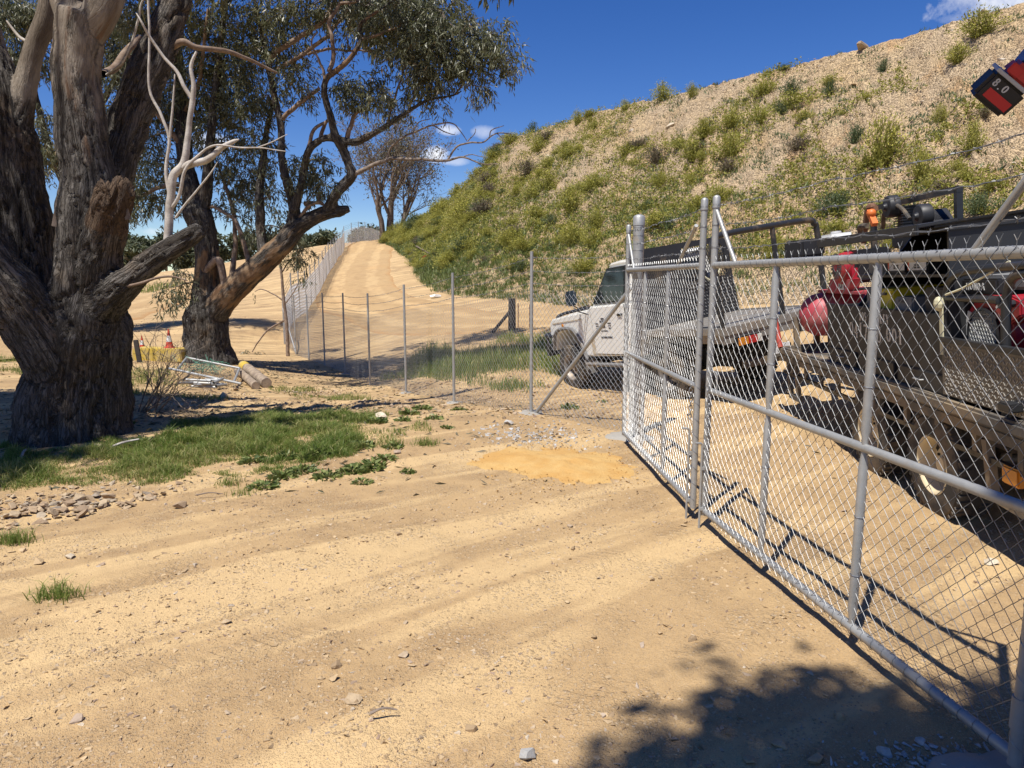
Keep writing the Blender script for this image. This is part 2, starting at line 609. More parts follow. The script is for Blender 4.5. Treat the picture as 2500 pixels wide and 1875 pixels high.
M['stone'] = stone_material("loose_stone", [(0.0, (0.27, 0.185, 0.105)), (0.3, (0.42, 0.295, 0.16)), (0.6, (0.50, 0.365, 0.21)), (0.82, (0.44, 0.34, 0.23)), (0.93, (0.30, 0.20, 0.14)), (1.0, (0.54, 0.46, 0.35))])
M['pile_stone'] = stone_material("shale_rock", [(0.0, (0.25, 0.175, 0.11)), (0.3, (0.36, 0.25, 0.15)), (0.6, (0.43, 0.33, 0.21)), (0.8, (0.27, 0.225, 0.18)), (1.0, (0.46, 0.37, 0.25))])
M['pale_stone'] = stone_material("pale_rock", [(0.0, (0.48, 0.41, 0.30)), (0.5, (0.55, 0.46, 0.33)), (1.0, (0.62, 0.56, 0.46))])
M['concrete_crumb'] = stone_material("concrete_crumb", [(0.0, (0.34, 0.335, 0.32)), (0.5, (0.44, 0.43, 0.41)), (1.0, (0.52, 0.51, 0.49))])


def sand_material():
    t = NT("orange_sand")
    p = t.pos()
    c = t.mix(t.step(t.noise(p, 3, 5, 0.65), 0.35, 0.65), (0.50, 0.285, 0.085), (0.55, 0.36, 0.135))
    c = t.mix(t.math('MULTIPLY', t.step(t.noise(p, 90, 4, 0.7), 0.52, 0.36), 0.5), c, (0.40, 0.22, 0.07))
    t.set(Base_Color=c, Roughness=0.95, Normal=t.bump(t.noise(p, 70, 6, 0.75), 0.7, 0.015))
    return t.m


M['sand'] = sand_material()


def leaf_material(name, stops, rough=0.45, trans=0.25, spec=0.5):
    t = NT(name)
    i = t.attr("tone")
    c = t.ramp(t.math('FRACT', t.math('ADD', i, t.math('MULTIPLY', t.rand(), 0.0))), stops)
    t.set(Base_Color=c, Roughness=rough)
    t.b.inputs["Specular IOR Level"].default_value = spec
    if trans:
        tr = t.n.new("ShaderNodeBsdfTranslucent")
        t.l.new(t.mix(0.5, c, (0.16, 0.20, 0.05)), tr.inputs[0])
        ms = t.n.new("ShaderNodeMixShader"); ms.inputs[0].default_value = trans
        t.l.new(t.b.outputs[0], ms.inputs[1]); t.l.new(tr.outputs[0], ms.inputs[2])
        t.l.new(ms.outputs[0], t.n["Material Output"].inputs[0])
    return t.m


M['gum_leaf'] = leaf_material("gum_leaf", [(0.0, (0.075, 0.080, 0.042)), (0.4, (0.130, 0.134, 0.074)), (0.75, (0.185, 0.185, 0.110)), (0.93, (0.24, 0.225, 0.14)), (1.0, (0.25, 0.17, 0.09))], 0.42, 0.25)
M['dry_leaf'] = leaf_material("dry_gum_leaf", [(0.0, (0.09, 0.075, 0.045)), (0.5, (0.15, 0.12, 0.07)), (1.0, (0.13, 0.13, 0.075))], 0.6, 0.15)
M['far_leaf'] = leaf_material("far_foliage", [(0.0, (0.045, 0.060, 0.030)), (0.5, (0.085, 0.100, 0.048)), (1.0, (0.125, 0.130, 0.062))], 0.6, 0.2)
M['grass'] = leaf_material("grass_blade", [(0.0, (0.10, 0.16, 0.022)), (0.4, (0.165, 0.24, 0.04)), (0.70, (0.27, 0.30, 0.075)), (1.0, (0.48, 0.42, 0.18))], 0.55, 0.4)
M['weed_leaf'] = leaf_material("weed_leaf", [(0.0, (0.075, 0.11, 0.028)), (0.5, (0.145, 0.185, 0.045)), (1.0, (0.25, 0.265, 0.085))], 0.5, 0.2)
M['bush_leaf'] = leaf_material("mustard_leaf", [(0.0, (0.23, 0.225, 0.035)), (0.5, (0.36, 0.345, 0.06)), (1.0, (0.46, 0.41, 0.12))], 0.6, 0.45)
M['bush_flower'] = leaf_material("mustard_flower", [(0.0, (0.55, 0.50, 0.06)), (0.6, (0.66, 0.60, 0.10)), (1.0, (0.58, 0.56, 0.18))], 0.6, 0.3)
M['bush_dark'] = leaf_material("dark_shrub_leaf", [(0.0, (0.05, 0.08, 0.03)), (0.5, (0.09, 0.125, 0.045)), (1.0, (0.15, 0.17, 0.07))], 0.55, 0.2)
M['bush_dry'] = leaf_material("dry_shrub_stem", [(0.0, (0.11, 0.085, 0.06)), (0.5, (0.17, 0.13, 0.09)), (1.0, (0.14, 0.14, 0.07))], 0.8, 0.1)


def bark_material(name="gum_bark", sm_stops=((0.28, (0.10, 0.078, 0.058)), (0.46, (0.21, 0.175, 0.14)), (0.68, (0.34, 0.295, 0.245)))):
    """Uses the unrolled limb coordinate 'bark' (metres) and 'pale' (0 rough bark .. 1 shed, smooth bark)."""
    t = NT(name)
    b = t.attr("bark", "Vector")
    pale = t.attr("pale")
    torn = t.attr("torn")
    st = t.mapping(b, (1, 1, 0.10))
    fis = t.voro(t.mapping(b, (1, 1, 0.09)), 20, 'DISTANCE_TO_EDGE')
    warp = t.noise(st, 9, 6, 0.65, 0.8)
    plate = t.noise(st, 30, 6, 0.7, 0.5)
    n1 = t.noise(st, 13, 4, 0.6, 0.9)
    crack = t.math('MAXIMUM', t.step(t.math('ABSOLUTE', t.math('SUBTRACT', n1, 0.5)), 0.035, 0.008), t.step(warp, 0.42, 0.36))
    n2 = t.noise(t.mapping(b, (1, 1, 0.3)), 26, 3, 0.6, 0.5)
    crack = t.math('MAXIMUM', crack, t.math('MULTIPLY', t.step(t.math('ABSOLUTE', t.math('SUBTRACT', n2, 0.5)), 0.03, 0.005), 0.7))
    crack2 = t.step(fis, 0.10, 0.02)
    rough_c = t.ramp(plate, [(0.25, (0.050, 0.044, 0.039)), (0.5, (0.112, 0.100, 0.088)), (0.75, (0.20, 0.182, 0.162))])
    rough_c = t.mix(t.math('MULTIPLY', t.step(t.noise(b, 1.7, 4, 0.6), 0.5, 0.68), 0.6), rough_c, (0.19, 0.135, 0.085))
    rough_c = t.mix(t.math('MULTIPLY', crack, 0.75), rough_c, (0.035, 0.028, 0.022))
    rough_c = t.mix(t.math('MULTIPLY', crack2, 0.28), rough_c, (0.04, 0.032, 0.026))
    sm = t.noise(t.mapping(b, (1, 1, 0.35)), 4.0, 6, 0.65, 0.4)
    smooth_c = t.ramp(sm, list(sm_stops))
    smooth_c = t.mix(t.math('MULTIPLY', t.step(t.noise(st, 5, 5, 0.65, 1.0), 0.54, 0.64), 0.8), smooth_c, (0.13, 0.070, 0.038))
    smooth_c = t.mix(t.math('MULTIPLY', t.step(t.noise(b, 70, 3, 0.6), 0.66, 0.74), 0.6), smooth_c, (0.16, 0.12, 0.09))
    pn = t.math('ADD', pale, t.math('MULTIPLY', t.math('SUBTRACT', t.noise(t.mapping(b, (1, 1, 0.3)), 5, 5, 0.6), 0.5), 1.3))
    pm = t.step(pn, 0.42, 0.58)
    c = t.mix(pm, rough_c, smooth_c)
    torn_c = t.ramp(t.noise(t.mapping(b, (1, 1, 0.08)), 24, 5, 0.7), [(0.3, (0.05, 0.034, 0.025)), (0.55, (0.125, 0.082, 0.053)), (0.8, (0.24, 0.175, 0.12))])
    c = t.mix(t.step(t.math('ADD', torn, t.math('MULTIPLY', t.math('SUBTRACT', t.noise(b, 9, 5, 0.6), 0.5), 0.8)), 0.4, 0.6), c, torn_c)
    h = t.math('SUBTRACT', t.math('MULTIPLY', plate, 0.8), t.math('ADD', t.math('MULTIPLY', crack, 1.1), t.math('MULTIPLY', crack2, 0.35)))
    h = t.math('MULTIPLY', h, t.math('SUBTRACT', 1.0, t.math('MULTIPLY', pm, 0.85)))
    t.set(Base_Color=c, Roughness=0.88, Normal=t.bump(h, 0.9, 0.03))
    t.b.inputs["Specular IOR Level"].default_value = 0.25
    return t.m


M['bark'] = bark_material()
M['bark_orange'] = bark_material("orange_gum_bark", ((0.28, (0.10, 0.055, 0.03)), (0.5, (0.21, 0.130, 0.072)), (0.72, (0.33, 0.245, 0.155))))


def twig_material(name, a, b_):
    t = NT(name)
    n = t.noise(t.pos(), 9, 5, 0.6)
    c = t.mix(t.step(n, 0.35, 0.65), a, b_)
    c = t.mix(t.math('MULTIPLY', t.step(t.noise(t.pos(), 60, 4, 0.7), 0.5, 0.7), 0.5), c, tuple(x * 0.45 for x in a))
    t.set(Base_Color=c, Roughness=0.85, Normal=t.bump(t.noise(t.pos(), 80, 4, 0.6), 0.4, 0.006))
    return t.m


M['twig'] = twig_material("twig_bark", (0.13, 0.095, 0.07), (0.24, 0.19, 0.15))
M['branch'] = twig_material("branch_bark", (0.15, 0.095, 0.06), (0.27, 0.20, 0.15))
M['dead'] = twig_material("weathered_dead_wood", (0.33, 0.29, 0.25), (0.50, 0.46, 0.41))
M['log'] = twig_material("cut_log", (0.22, 0.165, 0.12), (0.36, 0.28, 0.2))


def galv_material(name, col=(0.55, 0.565, 0.575), rough=0.42, metal=0.75):
    t = NT(name)
    p = t.pos()
    n = t.noise(p, 14, 5, 0.65)
    sp = t.voro(p, 90, out="Color")
    c = t.mix(n, tuple(x * 0.72 for x in col), tuple(min(1, x * 1.18) for x in col))
    c = t.mix(t.math('MULTIPLY', t.step(t.noise(p, 5, 5, 0.7), 0.58, 0.74), 0.35), c, DUST)
    t.set(Base_Color=c, Metallic=metal, Roughness=t.math('ADD', t.math('MULTIPLY', n, 0.25), rough - 0.1))
    return t.m


M['galv'] = galv_material("galvanised_pipe", (0.40, 0.40, 0.385), 0.5, 0.5)
M['galv_dusty'] = galv_material("dusty_tread_steel", (0.36, 0.34, 0.31), 0.5, 0.7)
M['wire'] = galv_material("galvanised_wire", (0.30, 0.305, 0.31), 0.40, 0.8)
M['wire_mid'] = galv_material("fence_wire", (0.42, 0.43, 0.44), 0.45, 0.7)
M['wire_far'] = galv_material("lightened_far_wire", (0.78, 0.79, 0.80), 0.5, 0.2)  # wire colour lightened for the bright look of the mesh at grazing view
M['wire_dull'] = galv_material("barbed_wire", (0.20, 0.20, 0.20), 0.55, 0.6)
M['black_steel'] = simple("black_painted_steel", (0.022, 0.023, 0.025), 0.42, 0.0, 0.3, 6, dust=DUST, dust_amt=0.25)
M['black_plate'] = simple("black_powdercoat", (0.020, 0.021, 0.023), 0.5, 0.0, 0.3, 5, bump=0.08, bscale=200, dust=DUST, dust_amt=0.18)
M['dusty_steel'] = simple("dusty_steel", (0.10, 0.096, 0.092), 0.6, 0.3, 0.3, 5, dust=(0.33, 0.25, 0.155), dust_amt=0.75, bump=0.1)
M['dark_gap'] = simple("shadow_gap_rubber", (0.012, 0.012, 0.012), 0.8)
M['rubber'] = simple("tyre_rubber", (0.035, 0.034, 0.033), 0.82, 0, 0.25, 9, bump=0.15, bscale=90, dust=(0.30, 0.225, 0.14), dust_amt=0.55)
M['cream_rim'] = simple("cream_rim_paint", (0.62, 0.52, 0.34), 0.45, 0, 0.1, 7, dust=DUST, dust_amt=0.5)
M['steel_rim'] = simple("grey_rim", (0.25, 0.24, 0.23), 0.45, 0.5, 0.2, 7, dust=DUST, dust_amt=0.6)
M['white_paint'] = simple("white_vehicle_paint", (0.84, 0.83, 0.78), 0.3, 0, 0.03, 3, dust=(0.66, 0.58, 0.45), dust_amt=0.2)
M['low_white'] = simple("dusty_lower_white_paint", (0.62, 0.555, 0.43), 0.5, 0, 0.08, 4, dust=(0.45, 0.33, 0.2), dust_amt=0.7)
M['grey_alloy'] = simple("weathered_aluminium", (0.27, 0.255, 0.23), 0.5, 0.35, 0.15, 8, dust=DUST, dust_amt=0.4)
M['flare'] = simple("grey_flare", (0.16, 0.155, 0.15), 0.6, 0, 0.2, 8, dust=DUST, dust_amt=0.4)
M['red_paint'] = simple("red_engine_paint", (0.30, 0.012, 0.022), 0.38, 0, 0.15, 6, dust=(0.45, 0.25, 0.2), dust_amt=0.3)
M['faded_red'] = simple("faded_red_tank_paint", (0.36, 0.045, 0.06), 0.5, 0, 0.22, 4, dust=(0.50, 0.22, 0.2), dust_amt=0.45)
M['tail_red'] = simple("tail_lamp_red", (0.45, 0.02, 0.02), 0.2)
M['amber'] = simple("amber_lens", (0.60, 0.22, 0.02), 0.25)
M['lamp_white'] = simple("clear_lens", (0.65, 0.62, 0.55), 0.25)
M['white_plastic'] = simple("white_plastic", (0.74, 0.74, 0.72), 0.4, 0, 0.05)
M['label_white'] = simple("white_label", (0.68, 0.68, 0.66), 0.6, 0, 0.06)
M['letter'] = simple("cream_lettering", (0.66, 0.64, 0.57), 0.55, 0, 0.06)
M['ink'] = simple("dark_print", (0.07, 0.07, 0.075), 0.6)
M['grey_plastic'] = simple("grey_plastic", (0.20, 0.20, 0.20), 0.55)
M['orange'] = simple("orange_fitting", (0.65, 0.16, 0.03), 0.5)
M['rust'] = simple("rusty_steel", (0.17, 0.085, 0.045), 0.8, 0.1, 0.35, 9, bump=0.2)
M['red_steel'] = simple("red_painted_steel", (0.38, 0.05, 0.035), 0.5, 0, 0.2, dust=DUST, dust_amt=0.4)
M['yellow_plastic'] = simple("yellow_plastic", (0.60, 0.50, 0.03), 0.45)
M['strap'] = simple("pale_strap", (0.58, 0.54, 0.36), 0.75)
M['cone_red'] = simple("cone_orange_red", (0.58, 0.075, 0.035), 0.5, 0, 0.12, 6, dust=DUST, dust_amt=0.35)
M['cone_white'] = simple("cone_reflective_band", (0.68, 0.68, 0.66), 0.4, 0, 0.05)
M['yellow_concrete'] = simple("worn_yellow_concrete", (0.52, 0.36, 0.05), 0.8, 0, 0.25, 5, bump=0.2, dust=(0.36, 0.31, 0.24), dust_amt=0.6)
M['concrete'] = simple("concrete", (0.30, 0.28, 0.245), 0.9, 0, 0.15, 6, bump=0.3, bscale=60, dust=DUST, dust_amt=0.35)
M['old_wood'] = simple("dark_weathered_post", (0.055, 0.048, 0.042), 0.9, 0, 0.4, 12, bump=0.4, bscale=50)
M['red_cloth'] = simple("red_cloth", (0.50, 0.045, 0.04), 0.8)
M['blue_cloth'] = simple("blue_work_shirt", (0.10, 0.21, 0.55), 0.8, 0, 0.1, 20, bump=0.2, bscale=25)
M['skin'] = simple("skin", (0.55, 0.34, 0.25), 0.55, 0, 0.08)
M['tool_red'] = simple("tool_red_plastic", (0.50, 0.03, 0.03), 0.42, 0, 0.1)
M['tool_black'] = simple("tool_black_plastic", (0.018, 0.018, 0.02), 0.5, 0, 0.2)
M['tool_grey'] = simple("tool_grey_trim", (0.42, 0.42, 0.42), 0.45)
M['net_green'] = simple("green_netting", (0.10, 0.30, 0.20), 0.7)


def glass_material():
    t = NT("tinted_window_glass")
    t.set(Base_Color=(0.02, 0.025, 0.024), Roughness=0.06, Metallic=0.0)
    t.b.inputs["Specular IOR Level"].default_value = 0.8
    t.b.inputs["Alpha"].default_value = 0.86
    return t.m


M['glass'] = glass_material()


def mirror_material():
    t = NT("mirror_shell")
    t.set(Base_Color=(0.03, 0.045, 0.06), Roughness=0.25)
    return t.m


M['mirror'] = mirror_material()


def checker_material():
    t = NT("checker_plate")
    p = t.obj()
    c = t.mix(t.step(t.noise(p, 4, 5, 0.6), 0.35, 0.65), (0.12, 0.115, 0.11), (0.20, 0.185, 0.165))
    t.set(Base_Color=c, Metallic=0.6, Roughness=0.45)
    return t.m


M['checker'] = checker_material()
# ---------------------------------------------------------------- terrain
_pix = [(1297, 1005, 8.78), (1109, 982, 10.9), (993, 960, 13.05), (907, 940, 15.7), (841, 915, 17.6), (706, 843, 26), (770, 880, 21.6),
        (758, 765, 33.5), (782, 720, 40), (813, 660, 50), (834, 625, 60), (848, 603, 69),
        (510, 880, 16.3), (380, 872, 19), (0, 850, 20), (0, 765, 40), (100, 712, 60), (300, 700, 60), (480, 690, 60), (564, 675, 62),
        (700, 628, 68), (760, 603, 74), (600, 790, 27), (620, 740, 38), (480, 760, 34), (300, 790, 28),
        (850, 740, 35), (850, 680, 45), (870, 640, 55), (900, 612, 66), (960, 594, 68), (1000, 745, 32), (1010, 695, 40), (1100, 792, 26), (1300, 772, 27),
        (1060, 715, 36), (1150, 726, 33), (1300, 738, 30), (1420, 778, 24.5), (1250, 905, 14), (1060, 858, 20.5), (1180, 840, 20), (1100, 925, 14)]
CTRL = [tuple(at_y(*q)) for q in _pix]
CTRL += [(x, y, 0.0) for x in (-6, -3, 0, 2) for y in (0.5, 3, 6)] + [(-4.4, 8.6, 0.0), (-9, 9.5, -.06), (-13, 14, -.2), (1.15, 7.2, 0), (1.65, 2.3, 0), (4, 1, .12),
         (1.26, 13.2, -.36), (2.49, 10.4, -.11), (2.62, 13.8, -.12), (3.85, 11.0, .13), (3.13, 6.1, -.03), (3.24, 5.2, -.03), (4.95, 6.1, .18), (5.0, 5.0, .18),
         (6.5, 17, .6), (5.0, 21, .62), (8.5, 12, .8), (8, 6, .55), (10, 3, .6), (0, -10, 0), (-15, -5, -.1), (15, -6, .8),
         (-40, 5, -.6), (-40, 30, -.2), (-60, 60, .8), (-70, 100, 1.6), (-30, 100, 2.6), (-16, 95, 4.4), (0, 100, 5.0), (30, 100, 5.0), (60, 60, 4), (45, 20, 3), (25, 5, 1.5), (-60, -20, -.6), (50, -30, 1.5), (0, -50, 0)]
CTRL = np.array(CTRL)


def _tps_phi(r2):
    return 0.5 * r2 * np.log(r2 + 1e-9)


_n = len(CTRL)
_S = 10.0
_xy = CTRL[:, :2] / _S
_K = _tps_phi(((_xy[:, None] - _xy[None]) ** 2).sum(-1)) + np.eye(_n) * 0.004
_Pm = np.hstack([np.ones((_n, 1)), _xy])
_A = np.block([[_K, _Pm], [_Pm.T, np.zeros((3, 3))]])
_w = np.linalg.solve(_A, np.concatenate([CTRL[:, 2], np.zeros(3)]))


def height_base(x, y):
    x = np.atleast_1d(np.asarray(x, float)); y = np.atleast_1d(np.asarray(y, float))
    out = np.zeros(len(x))
    R = np.hypot(x, y)
    k = np.minimum(1, 115 / (R + 1e-6))
    q = np.stack([x * k, y * k], -1) / _S
    for s in range(0, len(x), 40000):
        d = ((q[s:s + 40000, None] - _xy[None]) ** 2).sum(-1)
        out[s:s + 40000] = _tps_phi(d) @ _w[:_n] + _w[_n] + q[s:s + 40000] @ _w[_n + 1:]
    far = smooth01((R - 90) / 120)
    return out * (1 - far) + 2.6 * far


ROAD_PTS = np.array([at_y(*q) for q in ((925, 598, 74), (905, 604, 68), (885, 645, 56), (868, 690, 44.5), (885, 733, 36), (965, 762, 31), (1100, 785, 27), (1270, 790, 25))])[:, :2]
ROAD_PTS = np.vstack([ROAD_PTS, [(3.4, 21.6), (5.9, 17.2), (7.6, 12.5), (8.2, 7.5), (8.5, 2.0)]])
ROAD_C = catmull(ROAD_PTS, 14)
ROAD_W = 2.45


def road_dist(x, y):
    x = np.atleast_1d(np.asarray(x, float)); y = np.atleast_1d(np.asarray(y, float))
    d = np.full(len(x), 1e9)
    near = (np.abs(x) < 30) & (y > -2) & (y < 85)
    idx = np.where(near)[0]
    for s in range(0, len(idx), 40000):
        ii = idx[s:s + 40000]
        dd = (x[ii, None] - ROAD_C[None, :, 0]) ** 2 + (y[ii, None] - ROAD_C[None, :, 1]) ** 2
        d[ii] = np.sqrt(dd.min(1))
    return d


def relief(x, y):
    z0 = np.zeros_like(x)
    R = np.hypot(x, y)
    p = np.stack([x, y, z0], -1)
    r = 0.05 * fbm(p * 0.55, 3, 3) * smooth01(R / 6)
    # shallow ruts along the driving direction
    ca, sa = math.cos(math.radians(36)), math.sin(math.radians(36))
    u = x * ca + y * sa; v = -x * sa + y * ca
    fore = smooth01((12 - R) / 6)
    r += fore * 0.015 * fbm(np.stack([u * 0.22, v * 2.6, z0], -1), 3, 9)
    r += 0.010 * fbm(p * 3.1, 3, 21) * smooth01((40 - R) / 20)
    r += 0.0055 * fbm(p * 16, 2, 31) * smooth01((14 - R) / 8)
    # rubble edge under the second tree and by the fence
    m = smooth01(1 - np.hypot((x + 3.2) / 3.6, (y - 10.6) / 2.0))
    r += m * (0.07 * fbm(p * 2.4, 3, 41) + 0.03 * fbm(p * 8, 2, 43))
    return r


def height(x, y):
    x = np.atleast_1d(np.asarray(x, float)); y = np.atleast_1d(np.asarray(y, float))
    h = height_base(x, y)
    d = road_dist(x, y)
    k = smooth01((d - ROAD_W * 0.8) / 1.2)
    return h + relief(x, y) * (0.25 + 0.75 * k)


def hz(x, y):
    return float(height([x], [y])[0])


def on_ground(px, py, z0=0.0):
    """World point where the sight line of a photograph pixel meets the terrain."""
    d = ray(px, py)
    t = np.concatenate([np.linspace(1.2, 30, 700), np.linspace(30, 160, 900)])
    P = d[None] * t[:, None]
    h = height_base(P[:, 0], P[:, 1])
    below = np.where(P[:, 2] + CZ < h)[0]
    i = below[0] if len(below) else len(t) - 1
    p = P[i].copy(); p[2] = hz(p[0], p[1])
    return p


def build_ground():
    th_f = np.linspace(-50, 50, 325)
    th_s = np.concatenate([np.linspace(-180, -52, 20), th_f, np.linspace(52, 180, 20)[:-1]])
    r1 = 0.9 * (70 / 0.9) ** np.linspace(0, 1, 430)
    r2 = 70 * (1500 / 70) ** np.linspace(0, 1, 60)[1:]
    r = np.concatenate([[0.02, 0.3, 0.6], r1, r2])
    TH, RR = np.meshgrid(np.radians(th_s), r)
    x = (RR * np.sin(TH)).ravel(); y = (RR * np.cos(TH)).ravel()
    z = height(x, y)
    d = road_dist(x, y)
    z -= 0.07 * smooth01((ROAD_W * 0.92 - d) / 0.3)
    n, m = len(r), len(th_s)
    i = np.arange(n - 1)[:, None] * m; j = np.arange(m)[None]; k = (j + 1) % m
    Q = np.stack([i + j, i + k, i + m + k, i + m + j], -1).reshape(-1, 4)
    Q = Q[:, ::-1]
    me = mesh_from("ground", np.stack([x, y, z], -1), Q, smooth=True)
    o = link("ground", me, M['dirt'], kind="structure")
    o["label"] = "bare yellow brown gravelly dirt ground"
    return o


GROUND = build_ground()


def build_road(pts=ROAD_PTS, name="dirt_road", label="pale dirt haul road climbing to the crest", half=ROAD_W, lift=0.02):
    C = catmull(pts, 26)
    T = np.gradient(C, axis=0); T /= np.linalg.norm(T, axis=1)[:, None]
    Nn = np.stack([T[:, 1], -T[:, 0]], -1)
    s = np.linspace(-1, 1, 25)
    edge = half * (1 + 0.10 * fbm(np.stack([C[:, 0], C[:, 1], C[:, 0] * 0], -1) * 0.6, 3, 77))
    X = C[:, None, 0] + Nn[:, None, 0] * s[None] * edge[:, None]
    Y = C[:, None, 1] + Nn[:, None, 1] * s[None] * edge[:, None]
    z = height(X.ravel(), Y.ravel())
    ss = np.tile(s, len(C))
    rut = -0.035 * np.exp(-((np.abs(ss) - 0.38) / 0.10) ** 2) + 0.02 * np.exp(-(ss / 0.15) ** 2)
    z = z + lift + rut - 0.12 * smooth01((np.abs(ss) - 0.86) / 0.14)
    n, m = len(C), len(s)
    i = np.arange(n - 1)[:, None] * m; j = np.arange(m - 1)[None]
    Q = np.stack([i + j, i + j + 1, i + m + j + 1, i + m + j], -1).reshape(-1, 4)
    me = mesh_from(name, np.stack([X.ravel(), Y.ravel(), z], -1), Q, smooth=True)
    add_attr(me, "across", ss)
    o = link(name, me, M['road'], kind="structure")
    o["label"] = label
    return o


build_road()
TRACK_PTS = np.array([at_y(*q) for q in ((-160, 905, 15.5), (0, 850, 20), (150, 795, 27), (300, 752, 36), (430, 716, 48), (540, 682, 62), (600, 660, 72))])[:, :2]
build_road(TRACK_PTS, "dirt_track", "pale dirt track on the slope beyond the trees", 2.3, 0.06)

# ---------------------------------------------------------------- the spoil embankment on the right
TOE = [at_y(*q) for q in ((935, 601, 70), (962, 602, 64), (985, 650, 52), (1012, 694, 42), (1062, 714, 36.5), (1150, 724, 33), (1300, 736, 30))]
TOE += [np.array(q) for q in ((4.6, 25.2, .75), (7.7, 20.6, .8), (10.2, 16.5, 1.0), (12.6, 12, 1.2), (15, 6, 1.3), (18, -4, 1.4))]
CREST = [at_y(*q) for q in ((938, 590, 72), (985, 553, 68), (1050, 520, 64), (1115, 473, 60), (1180, 400, 57), (1235, 345, 54), (1400, 290, 48.5))]
CREST += [at_y(*q) for q in ((1640, 232, 41), (1880, 172, 36), (2130, 112, 32), (2500, 8, 27))] + [np.array((25.0, 20.0, 11.8)), np.array((32, 5, 12.0))]
TOE, CREST = np.array(TOE), np.array(CREST)


def bank_point(u, v, off=0.0):
    """u in 0..1 along, v in 0 (toe) .. 1 (crest) .. 1.6 (flat top behind)."""
    pass


_TU = catmull(TOE, 40); _CU = catmull(CREST, 40)
assert len(_TU) == len(_CU), (len(_TU), len(_CU))


def bank_surface(u, v):
    u = np.clip(np.asarray(u, float), 0, 1) * (len(_TU) - 1)
    i = np.minimum(u.astype(int), len(_TU) - 2); f = (u - i)[:, None]
    a = _TU[i] * (1 - f) + _TU[i + 1] * f
    b = _CU[i] * (1 - f) + _CU[i + 1] * f
    v = np.asarray(v, float)
    vv = np.clip(v, 0, 1)
    P = a + (b - a) * vv[:, None]
    hgt = b[:, 2] - a[:, 2]
    # a little concave at the toe, rounded at the crest
    P[:, 2] = a[:, 2] + hgt * (vv - 0.055 * np.sin(vv * math.pi) * (vv < 2))
    P[:, 2] -= 0.10 * np.maximum(0, 0.12 - vv) * hgt
    back = np.maximum(0, v - 1)
    d = (b - a); d[:, 2] = 0
    P += d * back[:, None] * 2.2
    P[:, 2] -= back * hgt * 0.35
    amp = np.clip(hgt / 6, 0.08, 1) * np.clip(0.25 + vv * 3, 0, 1)
    uu = u * 0.5
    n1 = fbm(P * 0.22, 3, 51) * 0.55
    rq = np.stack([uu * 0.42 + 0.7 * fbm(P * 0.15, 2, 8), vv * 1.1, vv * 0], -1)
    rill = 0.9 * (0.32 - np.abs(fbm(rq, 3, 61)) ** .75) * -1.0 * smooth01((fbm(P * .09, 2, 63) + .35) / .4)
    n2 = fbm(P * 1.3, 4, 71) * 0.17
    n3 = fbm(P * 4.5, 2, 81) * 0.06
    P[:, 2] += amp * (n1 * (1 - 0.6 * np.exp(-((vv - 1) / 0.1) ** 2)) + rill * np.sin(np.clip(vv, 0, 1) * math.pi) + n2 + n3)
    return P


def build_bank():
    nu, nv = 520, 112
    u = np.linspace(0, 1, nu); v = np.concatenate([np.linspace(-0.03, 1.06, nv - 14), np.linspace(1.08, 1.9, 14)])
    U, Vv = np.meshgrid(u, v, indexing='ij')
    P = bank_surface(U.ravel(), np.maximum(Vv.ravel(), 0))
    low = Vv.ravel() < 0
    P[low, 2] -= 0.35
    first = np.abs(Vv.ravel()) < 0.008
    P[first, 2] -= 0.06
    i = np.arange(nu - 1)[:, None] * nv; j = np.arange(nv - 1)[None]
    Q = np.stack([i + j, i + nv + j, i + nv + j + 1, i + j + 1], -1).reshape(-1, 4)
    me = mesh_from("spoil_embankment", P, Q, smooth=True)
    add_attr(me, "slope", np.stack([U.ravel() * 85 + .4 * P[:, 2] * 0, np.clip(Vv.ravel(), 0, 1.2) * 1.8, 0 * P[:, 2]], -1), 'FLOAT_VECTOR')
    o = link("embankment_hill", me, M['bank'], kind="structure")
    o["label"] = "steep embankment of rocky spoil overgrown with weeds"
    return o


BANK = build_bank()


def bank_at(px, py):
    """Point of the embankment seen at a pixel (nearest sample)."""
    global _BK
    try: _BK
    except NameError:
        u = np.linspace(0, 1, 500); v = np.linspace(0, 1.02, 110)
        U, Vv = np.meshgrid(u, v, indexing='ij')
        P = bank_surface(U.ravel(), Vv.ravel())
        c, s = math.cos(PITCH), math.sin(PITCH)
        dz = P[:, 2] - CZ
        dep = P[:, 1] * c - dz * s
        px_ = 1250 + 1734 * P[:, 0] / np.maximum(dep, .1); py_ = 937.5 - 1734 * (P[:, 1] * s + dz * c) / np.maximum(dep, .1)
        _BK = (U.ravel(), Vv.ravel(), P, np.where(dep > 1, px_, 1e6), py_)
    k = np.argmin((_BK[3] - px) ** 2 + (_BK[4] - py) ** 2)
    return _BK[2][k], _BK[0][k], _BK[1][k]
# ---------------------------------------------------------------- trees
KS = 2500 / 2212


def tp(x, y, Y, w, pale=0.0, torn=0.0):
    """Limb point from a position in the photograph at depth Y; w is the limb's width in pixels there."""
    p = at_y(x * KS, y * KS, Y)
    d = np.linalg.norm(p - np.array([0, 0, CZ]))
    return [p[0], p[1], p[2], w * KS / 2 / 1734 * Y * 0.92, pale, torn]


